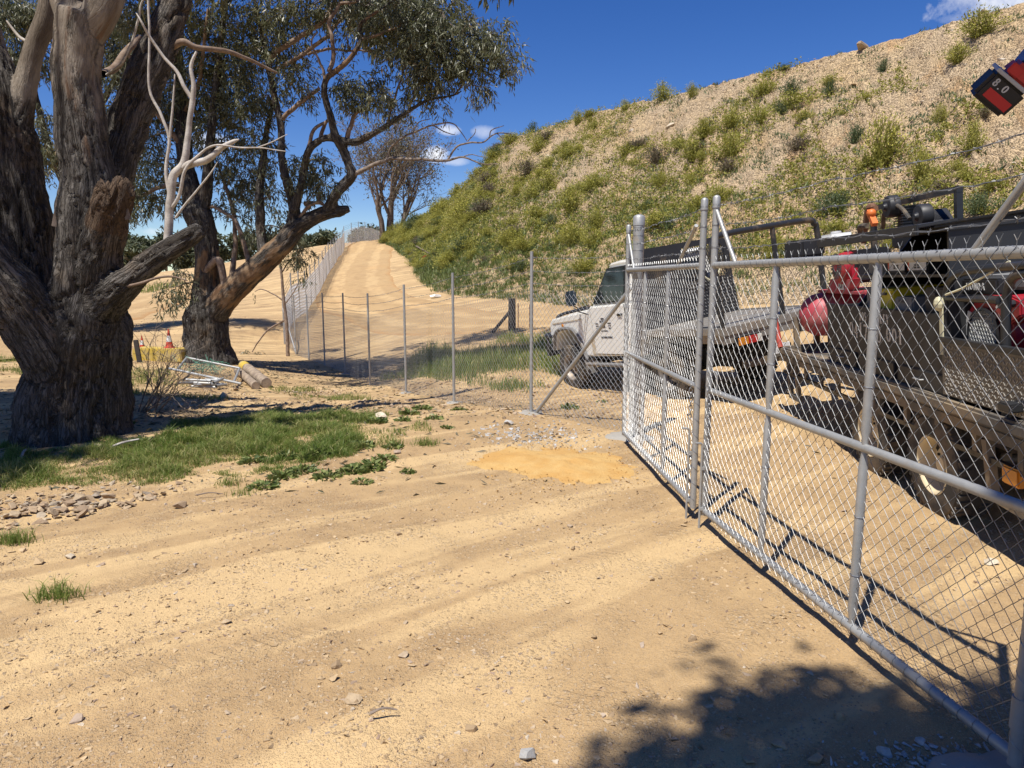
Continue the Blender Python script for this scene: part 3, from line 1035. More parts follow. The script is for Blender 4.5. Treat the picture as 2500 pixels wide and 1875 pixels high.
def limbs_solid(name, chains, voxel, parent, mat, amp=1.0, seed=0, ground_flare=None):
    """Thick limbs blended into one solid with bark relief."""
    Vs, Fs, n = [], [], 0
    SC, SR, SN, SB, ST, SP = [], [], [], [], [], []
    off = 0.0
    for ch in chains:
        P = catmull(np.array(ch, float), 8)
        C, R = P[:, :3], np.maximum(P[:, 3], 0.012)
        V, Q = tube_arrays(C, R, 16)
        Vs.append(V); sides = 16
        Fs += [tuple(int(i) + n for i in q) for q in Q]
        Fs.append(tuple(n + i for i in range(sides))[::-1]); e = len(V) - sides
        Fs.append(tuple(n + e + i for i in range(sides)))
        n += len(V)
        T, N, B = frames(C)
        seg = np.concatenate([[0], np.cumsum(np.linalg.norm(np.diff(C, axis=0), axis=1))])
        SC.append(C); SR.append(R); SN.append(N); SB.append(B); ST.append(seg + off); SP.append(P[:, 4:6])
        off += seg[-1] * 0 + 3.7
    me = bpy.data.meshes.new("tmp"); me.from_pydata(np.vstack(Vs).tolist(), [], Fs); me.update()
    ob = bpy.data.objects.new("tmp", me); COL.objects.link(ob)
    md = ob.modifiers.new("r", 'REMESH'); md.mode = 'VOXEL'; md.voxel_size = voxel
    sm = ob.modifiers.new("s", 'SMOOTH'); sm.factor = 0.5; sm.iterations = 5
    dg = bpy.context.evaluated_depsgraph_get()
    me2 = bpy.data.meshes.new_from_object(ob.evaluated_get(dg))
    bpy.data.objects.remove(ob); bpy.data.meshes.remove(me)
    nv = len(me2.vertices)
    co = np.empty(nv * 3, np.float32); me2.vertices.foreach_get("co", co); co = co.reshape(-1, 3).astype(float)
    no = np.empty(nv * 3, np.float32); me2.vertices.foreach_get("normal", no); no = no.reshape(-1, 3).astype(float)
    SC, SR, SN, SB, ST, SP = map(np.concatenate, (SC, SR, SN, SB, ST, SP))
    idx = np.empty(nv, int)
    for s in range(0, nv, 4000):
        d = np.linalg.norm(co[s:s + 4000, None] - SC[None], axis=2) - SR[None] * 0.92
        idx[s:s + 4000] = d.argmin(1)
    rel = co - SC[idx]
    bark = np.stack([(rel * SN[idx]).sum(1), (rel * SB[idx]).sum(1), ST[idx] + (rel * np.cross(SN[idx], SB[idx])).sum(1)], -1)
    pale, torn = SP[idx, 0], SP[idx, 1]
    q = bark * np.array([1, 1, 0.20]) + 3.3 * seed
    warp = fbm(q * 3, 2, seed + 5) * 0.06
    q2 = q + warp[:, None]
    ridge = np.abs(fbm(q2 * 11, 3, seed + 1))
    fiss = -np.exp(-(ridge / 0.055) ** 2)
    plate = fbm(q2 * 22, 3, seed + 2)
    lump = fbm(co * 2.6, 3, seed + 3)
    rough = 1 - 0.85 * smooth01((pale - 0.2) / 0.5)
    Rl = SR[idx]
    disp = amp * (rough * (0.026 * fiss + 0.014 * plate) + lump * np.minimum(0.10 * Rl, 0.05)) * np.clip(Rl / 0.12, 0.25, 1.25)
    disp += torn * 0.045 * fbm(bark * np.array([16, 16, 3]), 3, seed + 9)
    tj = smooth01((torn - .75) / .25)
    co = co + np.array([.15, 0, 1.0]) * (tj * 0.16 * (fbm(bark * np.array([14, 14, 0]), 3, seed + 19) - .1))[:, None]
    if ground_flare is not None:
        g, hh, am = ground_flare
        k = np.exp(-np.maximum(co[:, 2] - g, 0) / hh)
        cx, cy = co[co[:, 2] < g + 0.2, :2].mean(0)
        th = np.arctan2(co[:, 1] - cy, co[:, 0] - cx)
        disp += am * k * (0.6 + np.sin(th * 3 + seed) * 0.6 + np.sin(th * 7 + 1.3) * 0.35)
    co = co + no * disp[:, None]
    me2.vertices.foreach_set("co", co.astype(np.float32).ravel())
    add_attr(me2, "bark", bark, 'FLOAT_VECTOR'); add_attr(me2, "pale", pale); add_attr(me2, "torn", torn)
    me2.materials.clear(); me2.materials.append(mat)
    me2.polygons.foreach_set("use_smooth", np.full(len(me2.polygons), True))
    me2.update()
    me2.name = name
    return link(name, me2, None, parent), (SC, SR)


def branch_tubes(name, chains, mat, parent, sides=6, n=6, jitter=0.0):
    Vs, Qs, b = [], [], 0
    for k, ch in enumerate(chains):
        P = catmull(np.array(ch, float)[:, :4], n)
        C = P[:, :3]
        if jitter:
            C = C + np.stack([vnoise(C * 6, 1 + k), vnoise(C * 6, 2 + k), vnoise(C * 6, 3 + k)], -1) * jitter
        R = np.maximum(P[:, 3], 0.0015)
        V, Q = tube_arrays(C, R, sides, base=b)
        Vs.append(V); Qs.append(Q); b += len(V)
    m = mesh_from(name, np.vstack(Vs), np.vstack(Qs), smooth=True)
    return link(name, m, mat, parent)


def branch_each(name, chains, mat, parent, sides=6, n=6, jitter=0.0):
    for ch in chains:
        branch_tubes(name, [ch], mat, parent, sides, n, jitter)


def leaves_mesh(B, D, L, W, rng, fold=0.25, tone_bias=None):
    """One folded lance-shaped leaf for each base point B along D."""
    n = len(B)
    r = rng.normal(size=(n, 3))
    S = np.cross(D, r); S /= np.linalg.norm(S, axis=1)[:, None] + 1e-9
    Nn = np.cross(S, D)
    mid = B + D * (L * 0.42)[:, None]
    V = np.empty((n, 4, 3))
    V[:, 0] = B
    V[:, 1] = mid + S * (W / 2)[:, None] + Nn * (W * fold)[:, None]
    V[:, 2] = B + D * L[:, None] - Nn * (L * 0.10)[:, None] + np.array([0, 0, -1]) * (L * 0.10)[:, None]
    V[:, 3] = mid - S * (W / 2)[:, None] + Nn * (W * fold)[:, None]
    Q = np.arange(n * 4).reshape(-1, 4)
    tone = rng.random(n) if tone_bias is None else np.clip(tone_bias + rng.normal(0, 0.22, n), 0, 0.999)
    return V.reshape(-1, 3), Q, np.repeat(tone, 4)


def crown(clumps, skeleton, name, mat, parent, rng, leaf=(0.13, 0.024), density=1.0, twigs=True, droop=0.75, twig_mat=None, spray_leaves=11):
    """clumps: (x, y, z, r). Builds the foliage part and the thin branches that carry it."""
    SC = skeleton
    LB, LD, LL, LW, TB = [], [], [], [], []
    chains = []
    for (cx, cy, cz, r) in clumps:
        c = np.array([cx, cy, cz])
        area = r * r
        n_spray = max(6, int(area * 620 * density * (0.13 / leaf[0]) ** 2))
        d = rng.normal(size=(n_spray, 3)); d /= np.linalg.norm(d, axis=1)[:, None]
        rad = r * rng.random(n_spray) ** 0.45
        pts = c + d * rad[:, None] * np.array([1.08, 1.08, 0.85])
        keep = fbm(pts * (1.5 / max(r, 0.2)) + 9, 2, 13) > -0.22
        pts = pts[keep]; d = d[keep]
        if len(pts) == 0: continue
        if twigs and SC is not None and len(SC):
            k = np.argmin(np.linalg.norm(SC - (c - np.array([0, 0, r * 0.3])), axis=1))
            a = SC[k]
            midp = (a + c) / 2 + rng.normal(0, 0.06, 3) * np.linalg.norm(c - a) + np.array([0, 0, 0.05])
            r0 = 0.010 + 0.012 * min(1, r)
            chains.append([[*a, r0 * 1.5], [*midp, r0 * 1.1], [*c, r0 * 0.7]])
            for m in range(min(9, max(4, len(pts) // 16))):
                e = pts[rng.integers(len(pts))]
                mm = (c + e) / 2 + rng.normal(0, 0.08 * r, 3)
                chains.append([[*c, r0 * 0.6], [*mm, r0 * 0.42], [*e, r0 * 0.2]])
        nl = spray_leaves
        axis = d * 0.6 + np.array([0, 0, -droop]) + rng.normal(0, 0.35, d.shape)
        axis /= np.linalg.norm(axis, axis=1)[:, None]
        ln = rng.uniform(0.16, 0.42, len(pts)) * (leaf[0] / 0.13)
        t = rng.random((len(pts), nl))
        B = pts[:, None] + axis[:, None] * (t * ln[:, None])[..., None] + rng.normal(0, 0.03, (len(pts), nl, 3)) * (leaf[0] / 0.13)
        D = axis[:, None] * 0.55 + np.array([0, 0, -droop * 0.8]) + rng.normal(0, 0.55, B.shape)
        D /= np.linalg.norm(D, axis=2)[..., None]
        m = len(pts) * nl
        LB.append(B.reshape(-1, 3)); LD.append(D.reshape(-1, 3))
        LL.append(leaf[0] * rng.uniform(0.65, 1.35, m)); LW.append(leaf[1] * rng.uniform(0.7, 1.3, m))
        TB.append(np.clip(np.repeat(rng.normal(0.42, 0.16, len(pts)), nl), 0, 1))
    V, Q, tone = leaves_mesh(np.vstack(LB), np.vstack(LD), np.concatenate(LL), np.concatenate(LW), rng, tone_bias=np.concatenate(TB))
    m = mesh_from(name, V, Q)
    add_attr(m, "tone", tone)
    o = link(name, m, mat, parent)
    if chains:
        branch_tubes("twigs", chains, twig_mat or M['twig'], parent, 4, 3)["kind"] = "stuff"
    return o


def clump2(x, y, r, Y):
    p = at_y(x * KS, y * KS, Y)
    return (p[0], p[1], p[2], r * KS / 1734 * Y)


# ---- the big old gum in the left foreground
rng = np.random.default_rng(5)
B1 = at_y(164 * KS, 950 * KS, 7.35)
T1 = thing("gum_tree", "huge old gum tree with several fissured trunks standing in the grass at left", "tree", (B1[0], B1[1], 0.0), world=True)
chains = [
    [tp(165, 1000, 7.35, 268), tp(164, 960, 7.35, 262), tp(163, 900, 7.35, 236), tp(166, 820, 7.35, 220), tp(174, 740, 7.35, 214), tp(184, 670, 7.35, 185)],
    [tp(182, 720, 7.3, 175), tp(190, 640, 7.3, 156), tp(195, 560, 7.3, 142), tp(197, 470, 7.3, 136, .05), tp(191, 390, 7.3, 118, .25), tp(177, 310, 7.3, 106, .42), tp(169, 220, 7.3, 101, .5),
     tp(165, 150, 7.3, 100, .55), tp(170, 80, 7.3, 102, .6), tp(178, 30, 7.3, 104, .65)],
    [tp(160, 70, 7.3, 60, 1), tp(140, -20, 7.3, 70, 1), tp(120, -160, 7.3, 60, 1), tp(60, -420, 7.4, 46, 1), tp(20, -700, 7.2, 34, 1)],
    [tp(185, 80, 7.3, 70, 1), tp(225, 5, 7.3, 72, 1), tp(262, -110, 7.4, 62, 1), tp(310, -330, 7.6, 48, 1), tp(330, -640, 7.6, 34, 1)],
    [tp(150, 830, 7.25, 150), tp(105, 745, 7.1, 148, .3), tp(50, 665, 7.0, 136, .35), tp(-8, 592, 6.9, 122, .35), tp(-70, 500, 6.85, 108, .3), tp(-140, 360, 6.8, 90, .5), tp(-220, 120, 6.7, 70, .8), tp(-300, -220, 6.4, 52, .9)],
    [tp(120, 790, 7.6, 130), tp(85, 690, 7.85, 138), tp(62, 580, 8.0, 138), tp(45, 470, 8.0, 128), tp(30, 380, 8.0, 116), tp(18, 290, 8.0, 104), tp(0, 200, 8.0, 90, .3), tp(-40, 60, 8.1, 76, .6), tp(-80, -140, 8.3, 60, .8), tp(-120, -400, 8.6, 44, 1)],
    [tp(28, 290, 8.0, 80, .1), tp(46, 225, 8.0, 54, .6), tp(60, 160, 8.0, 47, .9), tp(74, 105, 8.0, 44, 1), tp(98, 40, 8.0, 40, 1), tp(107, -30, 8.0, 37, 1), tp(112, -180, 8.0, 32, 1), tp(90, -420, 8.2, 26, 1)],
    [tp(80, 95, 8.0, 26, 1), tp(112, 66, 8.1, 24, 1), tp(150, 30, 8.3, 22, 1), tp(190, -60, 8.6, 20, 1)],
    [tp(215, 470, 7.6, 70), tp(238, 390, 7.8, 86), tp(262, 310, 7.9, 86), tp(286, 240, 8.0, 85), tp(318, 160, 8.1, 83, .15), tp(345, 95, 8.2, 78, .2), tp(368, 40, 8.3, 70, .2), tp(392, -30, 8.4, 60, .4), tp(430, -170, 8.6, 48, .6), tp(500, -420, 9.0, 36, .8), tp(560, -640, 9.2, 26, 1)],
    [tp(200, 640, 7.2, 90), tp(214, 560, 7.12, 92, 0, 0), tp(230, 490, 7.05, 84, 0, .55), tp(242, 440, 7.0, 80, 0, .9), tp(250, 408, 6.98, 74, 0, 1), tp(255, 392, 6.97, 66, 0, 1)],
    [tp(215, 655, 7.25, 120), tp(258, 622, 7.1, 80), tp(310, 580, 7.05, 62), tp(355, 545, 7.0, 54, .1), tp(395, 520, 7.0, 47, .1), tp(424, 502, 7.0, 41), tp(438, 496, 7.0, 28)],
]
o, sk1 = limbs_solid("trunk", chains, 0.0235, T1, M['bark'], 1.25, 1, ground_flare=(0.0, 0.28, 0.045))
thin = [
    [tp(361, 530, 7.0, 20), tp(366, 470, 7.0, 19), tp(369, 425, 7.0, 18), tp(374, 380, 7.0, 19), tp(397, 352, 7.0, 17), tp(405, 304, 7.0, 14), tp(411, 256, 7.0, 12), tp(417, 217, 7.0, 12), tp(419, 179, 7.0, 10), tp(413, 144, 7.0, 8), tp(425, 112, 7.0, 5)],
    [tp(396, 362, 7.0, 14), tp(413, 355, 6.95, 17), tp(448, 345, 6.9, 15), tp(480, 320, 6.9, 12), tp(505, 306, 6.9, 9), tp(516, 302, 6.9, 3)],
    [tp(417, 217, 7.0, 10), tp(397, 185, 7.0, 9), tp(381, 153, 7.0, 8), tp(352, 121, 7.0, 7), tp(323, 80, 6.95, 6), tp(307, 51, 6.9, 5), tp(294, 29, 6.9, 3)],
    [tp(366, 420, 7.05, 9), tp(358, 368, 7.1, 8), tp(365, 304, 7.1, 7), tp(349, 249, 7.1, 7), tp(323, 192, 7.1, 6), tp(323, 96, 7.1, 5), tp(320, 0, 7.1, 5), tp(324, -80, 7.1, 4)],
    [tp(366, 300, 7.1, 6), tp(373, 237, 7.1, 5), tp(377, 160, 7.1, 3)],
    [tp(372, 450, 7.0, 8), tp(386, 425, 6.95, 8), tp(400, 368, 6.9, 7), tp(429, 336, 6.9, 6), tp(464, 315, 6.85, 5), tp(518, 320, 6.8, 4), tp(563, 320, 6.8, 3), tp(617, 326, 6.8, 2)],
    [tp(555, 320, 6.8, 3), tp(590, 305, 6.8, 2.5), tp(620, 290, 6.8, 1.5)],
    [tp(380, 470, 7, 6), tp(410, 430, 6.95, 5), tp(450, 380, 6.9, 4), tp(470, 350, 6.9, 2)],
    [tp(60, 92, 8.0, 8), tp(40, 78, 8.0, 7), tp(15, 45, 8.0, 4)],
    [tp(231, 162, 7.9, 5), tp(262, 138, 7.8, 5), tp(285, 90, 7.8, 5), tp(300, 40, 7.8, 5), tp(306, 8, 7.8, 4), tp(330, -30, 7.8, 3)],
]
branch_each("dead_branch", thin, M['dead'], T1, 7, 6, 0.006)
side = [[tp(370, 102, 8.2, 15), tp(397, 90, 8.2, 15), tp(425, 102, 8.25, 13), tp(480, 109, 8.4, 11), tp(528, 125, 8.6, 9), tp(598, 157, 8.9, 5)],
        [tp(225, 160, 7.9, 16), tp(248, 145, 8.3, 18), tp(275, 110, 8.5, 16), tp(300, 80, 8.8, 12)],
        [tp(265, 620, 7.0, 8), tp(300, 612, 6.9, 7), tp(340, 600, 6.9, 6), tp(375, 598, 6.9, 5), tp(405, 606, 6.9, 2)]]
branch_each("branch", side, M['branch'], T1, 7, 6, 0.005)
# shards of bark peeling from the trunks
for (x, y, Y, l, ang) in ((128, 430, 7.1, 60, 100), (133, 520, 7.1, 46, 95), (132, 250, 7.2, 34, 88), (40, 560, 7.6, 40, 85), (65, 610, 7.3, 40, 100), (265, 430, 7.0, 46, 75)):
    a = np.array(tp(x, y, Y, 1)[:3]); b = np.array(tp(x + l * math.cos(math.radians(ang)), y + l * math.sin(math.radians(ang)), Y - 0.03, 1)[:3])
    MB().bar(a, b, 0.05, 0.012, up=(0.3, -1, 0.1)).build("bark_shard", M['twig'], T1)
cl1 = []
while len(cl1) < 100:   # crown above the frame; it shades the trunks and the near grass
    zc = rng.uniform(5.6, 10.0); r_ = rng.uniform(0.5, 0.95)
    hx, hy = rng.uniform(-8.8, -4.25 - r_ * .8), rng.uniform(5.6, 10.6)      # where its shadow falls
    cl1.append((hx - 0.275 * zc, hy - 0.424 * zc, zc, r_))
crown(cl1, sk1[0], "foliage", M['gum_leaf'], T1, rng, leaf=(0.28, 0.07), density=0.95)

# ---- the second gum, beyond the grass
Y2 = 16.3
B2 = at_y(450 * KS, 778 * KS, Y2)
T2 = thing("gum_tree", "leaning gum tree with a long orange limb, logs lying at its foot", "tree", (B2[0], B2[1], hz(B2[0], B2[1])), world=True)
c2 = [
    [tp(450, 806, Y2, 122), tp(450, 776, Y2, 112), tp(447, 735, Y2, 100), tp(444, 695, Y2, 100), tp(440, 660, Y2, 84, .2)],
    [tp(440, 680, Y2, 76), tp(445, 620, Y2, 60, .4), tp(447, 570, Y2, 54, .5), tp(443, 520, Y2, 54, .3), tp(430, 470, Y2, 62, .1), tp(418, 430, 16.4, 52), tp(406, 380, 16.5, 40), tp(398, 320, 16.7, 34), tp(394, 250, 16.9, 30), tp(385, 150, 17.2, 26), tp(375, 40, 17.4, 22), tp(360, -120, 17.6, 18), tp(330, -330, 17.8, 14)],
    [tp(436, 470, 16.3, 34), tp(446, 410, 16.3, 26), tp(452, 340, 16.3, 23), tp(458, 260, 16.4, 20), tp(470, 160, 16.5, 17), tp(480, 60, 16.6, 15), tp(500, -60, 16.7, 12)],
    [tp(448, 690, Y2, 70, .3), tp(490, 641, 16.1, 64, .55), tp(530, 602, 16.0, 58, .55), tp(575, 562, 15.9, 54, .5), tp(612, 527, 15.8, 49, .45), tp(640, 494, 15.8, 46, .3), tp(668, 474, 15.75, 36, .2), tp(710, 458, 15.7, 31, .1), tp(736, 456, 15.7, 24), tp(755, 450, 15.7, 17)],
    [tp(578, 565, 15.9, 30), tp(566, 531, 16.0, 25), tp(562, 470, 16.1, 23), tp(560, 416, 16.2, 21), tp(569, 345, 16.3, 18), tp(575, 290, 16.4, 14), tp(590, 220, 16.5, 11)],
    [tp(630, 500, 15.8, 34, .3), tp(635, 452, 15.8, 26, .3), tp(624, 409, 15.8, 23, .2), tp(613, 368, 15.8, 20, .2), tp(608, 320, 15.8, 18, .2), tp(607, 272, 15.9, 17), tp(595, 217, 16.0, 16), tp(584, 166, 16.1, 15), tp(579, 128, 16.2, 14), tp(563, 64, 16.3, 12), tp(550, 0, 16.4, 10), tp(540, -80, 16.4, 8)],
    [tp(637, 455, 15.7, 20), tp(649, 406, 15.6, 18), tp(659, 358, 15.6, 17), tp(665, 329, 15.5, 17), tp(685, 307, 15.5, 17), tp(710, 297, 15.4, 17), tp(739, 303, 15.4, 17), tp(768, 307, 15.3, 18), tp(793, 296, 15.3, 17), tp(835, 272, 15.2, 14), tp(883, 240, 15.1, 11), tp(924, 217, 15.0, 9), tp(979, 206, 15.0, 7), tp(1004, 192, 15.0, 5)],
    [tp(704, 462, 15.7, 26, .2), tp(716, 438, 15.6, 26, .2), tp(729, 413, 15.5, 25, .2), tp(750, 392, 15.5, 25, .1), tp(761, 377, 15.4, 24), tp(755, 358, 15.4, 22), tp(742, 326, 15.4, 21), tp(726, 297, 15.3, 20), tp(715, 256, 15.3, 18, .1), tp(705, 221, 15.3, 17, .2), tp(700, 192, 15.2, 16, .4), tp(706, 169, 15.2, 15, .6), tp(726, 153, 15.2, 14, .7), tp(752, 131, 15.1, 13, .7), tp(773, 102, 15.1, 12, .6), tp(780, 80, 15.1, 11, .4), tp(776, 58, 15.1, 11, .4), tp(787, 45, 15.0, 10, .5), tp(809, 29, 15.0, 9, .6), tp(838, 10, 15.0, 8), tp(862, -8, 15.0, 7)],
]
o, sk2 = limbs_solid("trunk", c2, 0.036, T2, M['bark_orange'], 1.3, 2, ground_flare=(hz(B2[0], B2[1]), 0.35, 0.08))
b2 = [
    [tp(712, 157, 15.2, 10), tp(722, 121, 15.2, 10), tp(715, 74, 15.2, 9), tp(710, 51, 15.2, 9), tp(723, 26, 15.2, 8), tp(736, 8, 15.2, 7), tp(770, 2, 15.2, 6)],
    [tp(702, 172, 15.2, 7), tp(691, 134, 15.2, 6), tp(678, 109, 15.2, 5), tp(673, 90, 15.2, 4), tp(685, 69, 15.2, 3)],
    [tp(580, 140, 16.2, 12), tp(595, 115, 16.1, 13), tp(627, 93, 16.0, 12), tp(659, 72, 16.0, 11), tp(691, 51, 15.9, 10), tp(713, 26, 15.9, 9), tp(725, -10, 15.9, 8)],
    [tp(600, 150, 16.1, 8), tp(633, 131, 16.0, 10), tp(675, 102, 15.9, 9), tp(710, 74, 15.8, 8), tp(736, 42, 15.8, 7), tp(761, 6, 15.8, 6)],
    [tp(665, 118, 15.9, 6), tp(704, 106, 15.8, 6), tp(755, 109, 15.7, 5), tp(803, 110, 15.6, 3)],
    [tp(610, 256, 15.9, 10), tp(640, 227, 15.8, 10), tp(669, 208, 15.8, 9), tp(689, 189, 15.8, 7)],
    [tp(658, 440, 15.7, 12), tp(690, 440, 15.6, 6), tp(706, 448, 15.6, 4)],
    [tp(646, 470, 15.7, 9), tp(665, 448, 15.6, 8), tp(690, 436, 15.6, 7), tp(703, 444, 15.6, 4)],
    [tp(430, 610, 16.2, 14), tp(466, 560, 16.0, 17), tp(482, 600, 15.95, 16), tp(485, 640, 15.95, 15)],
    [tp(500, 630, 16.1, 16), tp(505, 560, 16.3, 12), tp(508, 500, 16.4, 10), tp(500, 440, 16.5, 9), tp(480, 380, 16.6, 7)],
    [tp(545, 595, 16.0, 14), tp(530, 540, 16.1, 12), tp(510, 480, 16.2, 10), tp(470, 450, 16.3, 8), tp(440, 445, 16.3, 6)],
    [tp(750, 300, 15.4, 12), tp(765, 250, 15.4, 9), tp(790, 235, 15.4, 7), tp(800, 215, 15.4, 4)],
    [tp(690, 305, 15.5, 10), tp(700, 270, 15.5, 8), tp(712, 255, 15.5, 6)],
    [tp(665, 325, 15.5, 10), tp(680, 280, 15.5, 8), tp(705, 262, 15.5, 6)],
    [tp(880, 242, 15.1, 6), tp(895, 200, 15.1, 5), tp(900, 150, 15.1, 4), tp(890, 100, 15.1, 3)],
    [tp(835, 272, 15.2, 6), tp(850, 220, 15.2, 5), tp(870, 160, 15.2, 4), tp(890, 120, 15.2, 3)],
    [tp(985, 203, 15.0, 5), tp(1010, 160, 15.0, 4), tp(1040, 110, 15.0, 3)],
    [tp(780, 85, 15.1, 8), tp(830, 70, 15.1, 6), tp(880, 50, 15.1, 5), tp(950, 40, 15.0, 4), tp(1000, 70, 15.0, 3)],
    [tp(400, 330, 16.7, 14), tp(360, 270, 16.5, 11), tp(310, 210, 16.4, 9), tp(280, 120, 16.3, 7)],
    [tp(410, 400, 16.4, 14), tp(360, 400, 16.2, 11), tp(310, 420, 16.1, 8), tp(270, 440, 16.0, 5)],
    [tp(394, 250, 16.9, 12), tp(430, 180, 16.6, 10), tp(440, 100, 16.4, 8), tp(450, 20, 16.3, 6)],
]
branch_each("branch", b2, M['branch'], T2, 6, 6, 0.02)
d2 = [
    [tp(762, 378, 15.4, 12), tp(797, 361, 15.3, 10), tp(829, 347, 15.2, 9), tp(851, 342, 15.2, 8), tp(915, 345, 15.0, 7), tp(963, 347, 14.9, 6), tp(998, 340, 14.9, 4.5), tp(1036, 353, 14.9, 3), tp(1075, 355, 14.9, 2)],
    [tp(966, 346, 14.9, 5), tp(988, 315, 14.9, 4.5), tp(1020, 309, 14.9, 4), tp(1046, 306, 14.9, 3.5), tp(1072, 288, 14.9, 3), tp(1107, 291, 14.9, 2)],
    [tp(1058, 298, 14.9, 3), tp(1062, 280, 14.9, 2.5), tp(1088, 271, 14.9, 1.5)],
    [tp(1072, 288, 14.9, 2.5), tp(1085, 300, 14.9, 2), tp(1090, 312, 14.9, 1.2)],
    [tp(833, 345, 15.2, 6), tp(848, 317, 15.2, 5.5), tp(870, 298, 15.1, 5), tp(892, 286, 15.1, 4.5), tp(934, 269, 15.0, 4), tp(976, 264, 15.0, 3), tp(992, 278, 15.0, 2.5), tp(1008, 304, 15.0, 1.5)],
    [tp(934, 269, 15.0, 3), tp(960, 285, 15.0, 2.5), tp(985, 290, 15.0, 1.5)],
    [tp(892, 286, 15.1, 3), tp(905, 265, 15.1, 2.5), tp(930, 255, 15.1, 1.5)],
    [tp(1010, 306, 14.9, 3), tp(1025, 290, 14.9, 2), tp(1028, 278, 14.9, 1.5)],
    [tp(995, 341, 14.9, 3), tp(1020, 335, 14.9, 2), tp(1050, 340, 14.9, 1.2)],
]
branch_each("dead_branch", d2, M['twig'], T2, 5, 5, 0.02)
cl2 = [clump2(*q) for q in (
    (899, 38, 52, 15.2), (956, 29, 46, 15.0), (988, 74, 46, 14.9), (1030, 77, 44, 14.8), (1059, 106, 42, 14.8), (1098, 128, 30, 14.8), (931, 96, 58, 15.0), (892, 96, 42, 15.3),
    (876, 138, 40, 15.2), (915, 160, 42, 15.1), (963, 134, 46, 15.0), (1004, 134, 38, 14.9), (1030, 186, 24, 14.9), (947, 220, 18, 15.0), (832, 58, 42, 15.3), (851, 14, 46, 15.2), (1060, 70, 30, 15),
    (761, 189, 34, 15.3), (787, 208, 32, 15.4), (828, 205, 30, 15.2), (857, 228, 26, 15.2), (748, 80, 22, 15.5), (740, 175, 22, 15.4), (905, 195, 26, 15.2), (800, 170, 22, 15.5), (1020, 40, 26, 15),
    (560, 30, 58, 16.5), (620, 20, 56, 16.3), (680, 10, 46, 16.0), (740, 10, 36, 15.8), (600, 105, 50, 16.3), (540, 110, 46, 16.5), (640, 150, 36, 16.0), (575, 205, 36, 16.2), (530, 225, 44, 16.4), (800, 8, 40, 15.5),
    (556, 300, 34, 16.3), (540, 370, 40, 16.5), (590, 425, 32, 16.2), (665, 372, 40, 15.9), (694, 398, 32, 15.7), (600, 490, 28, 16.2), (650, 200, 26, 16.0), (520, 170, 40, 16.6), (600, 350, 26, 16.1),
    (480, 60, 58, 16.8), (425, 40, 56, 17.0), (480, 130, 50, 16.8), (425, 125, 42, 17.0), (440, 205, 50, 16.9), (492, 232, 40, 16.8), (458, 285, 46, 16.7), (500, 315, 36, 16.6), (470, 350, 30, 16.6), (690, 350, 28, 15.8),
    (350, 60, 50, 17.2), (300, 40, 50, 17.2), (350, 180, 48, 17.0), (390, 240, 44, 17.0), (330, 250, 44, 16.9), (300, 310, 40, 16.7), (340, 350, 44, 16.6), (290, 390, 42, 16.3), (330, 430, 36, 16.2), (280, 450, 30, 16.0), (370, 420, 30, 16.3),
    (530, 420, 26, 16.5), (520, 470, 24, 16.5), (505, 390, 24, 16.6), (480, 420, 24, 16.6), (560, 500, 20, 16.3), (380, 620, 26, 15.9), (365, 645, 18, 15.9), (392, 590, 20, 16.0), (645, 545, 24, 16.4))]
for k in range(16):
    a = rng.uniform(0, 2 * math.pi); rr = 4.6 * math.sqrt(rng.random())
    cl2.append((-5.2 + rr * math.cos(a) * 1.15, 16.0 + rr * math.sin(a) * 0.8, rng.uniform(7.9, 11.0), rng.uniform(0.6, 1.0)))
vis2 = cl2[:-16]; top2 = cl2[-16:]
sk2all = np.vstack([sk2[0]] + [catmull(np.array(c)[:, :3], 5) for c in b2])
crown(vis2, sk2all, "foliage", M['gum_leaf'], T2, rng, leaf=(0.135, 0.027), density=0.9, droop=.55)
crown(top2, None, "upper_foliage", M['gum_leaf'], T2, rng, leaf=(0.26, 0.065), density=0.9, twigs=False)

# ---- a third gum farther left, mostly hidden by the big trunks
B3 = at_y(150 * KS, 700 * KS, 24)
T3 = thing("gum_tree", "gum tree half hidden behind the huge old trunk, only its leafy crown showing", "tree", (B3[0], B3[1], hz(B3[0], B3[1])), world=True)
c3 = [[tp(150, 740, 24, 46), tp(155, 640, 24, 40), tp(160, 520, 24, 36), tp(150, 400, 24, 32), tp(160, 280, 24, 28, .4), tp(150, 150, 24, 22, .8), tp(160, 0, 24, 18, .8), tp(150, -200, 24, 12, .8)],
      [tp(152, 420, 24, 22), tp(110, 330, 24, 18), tp(80, 220, 24, 14), tp(50, 80, 24, 10)], [tp(155, 330, 24, 20), tp(210, 240, 24, 16), tp(270, 130, 24, 12), tp(320, 20, 24, 9)]]
o, sk3 = limbs_solid("trunk", c3, 0.06, T3, M['bark'], 1.0, 4)
cl3 = [clump2(*q) for q in ((20, 40, 56, 23), (60, 120, 44, 23), (100, 30, 44, 23), (20, 110, 40, 23), (85, 300, 36, 23), (110, 320, 30, 23), (95, 350, 24, 23), (105, 250, 26, 23), (250, 60, 60, 24), (270, 150, 50, 24), (250, 230, 44, 24), (230, 130, 40, 24), (310, 110, 50, 24), (-30, 150, 50, 23), (200, 20, 50, 24), (-20, 20, 60, 23), (245, 300, 30, 23.5), (60, 20, 40, 23))]
crown(cl3, sk3[0], "foliage", M['gum_leaf'], T3, rng, leaf=(0.17, 0.036), density=0.85)

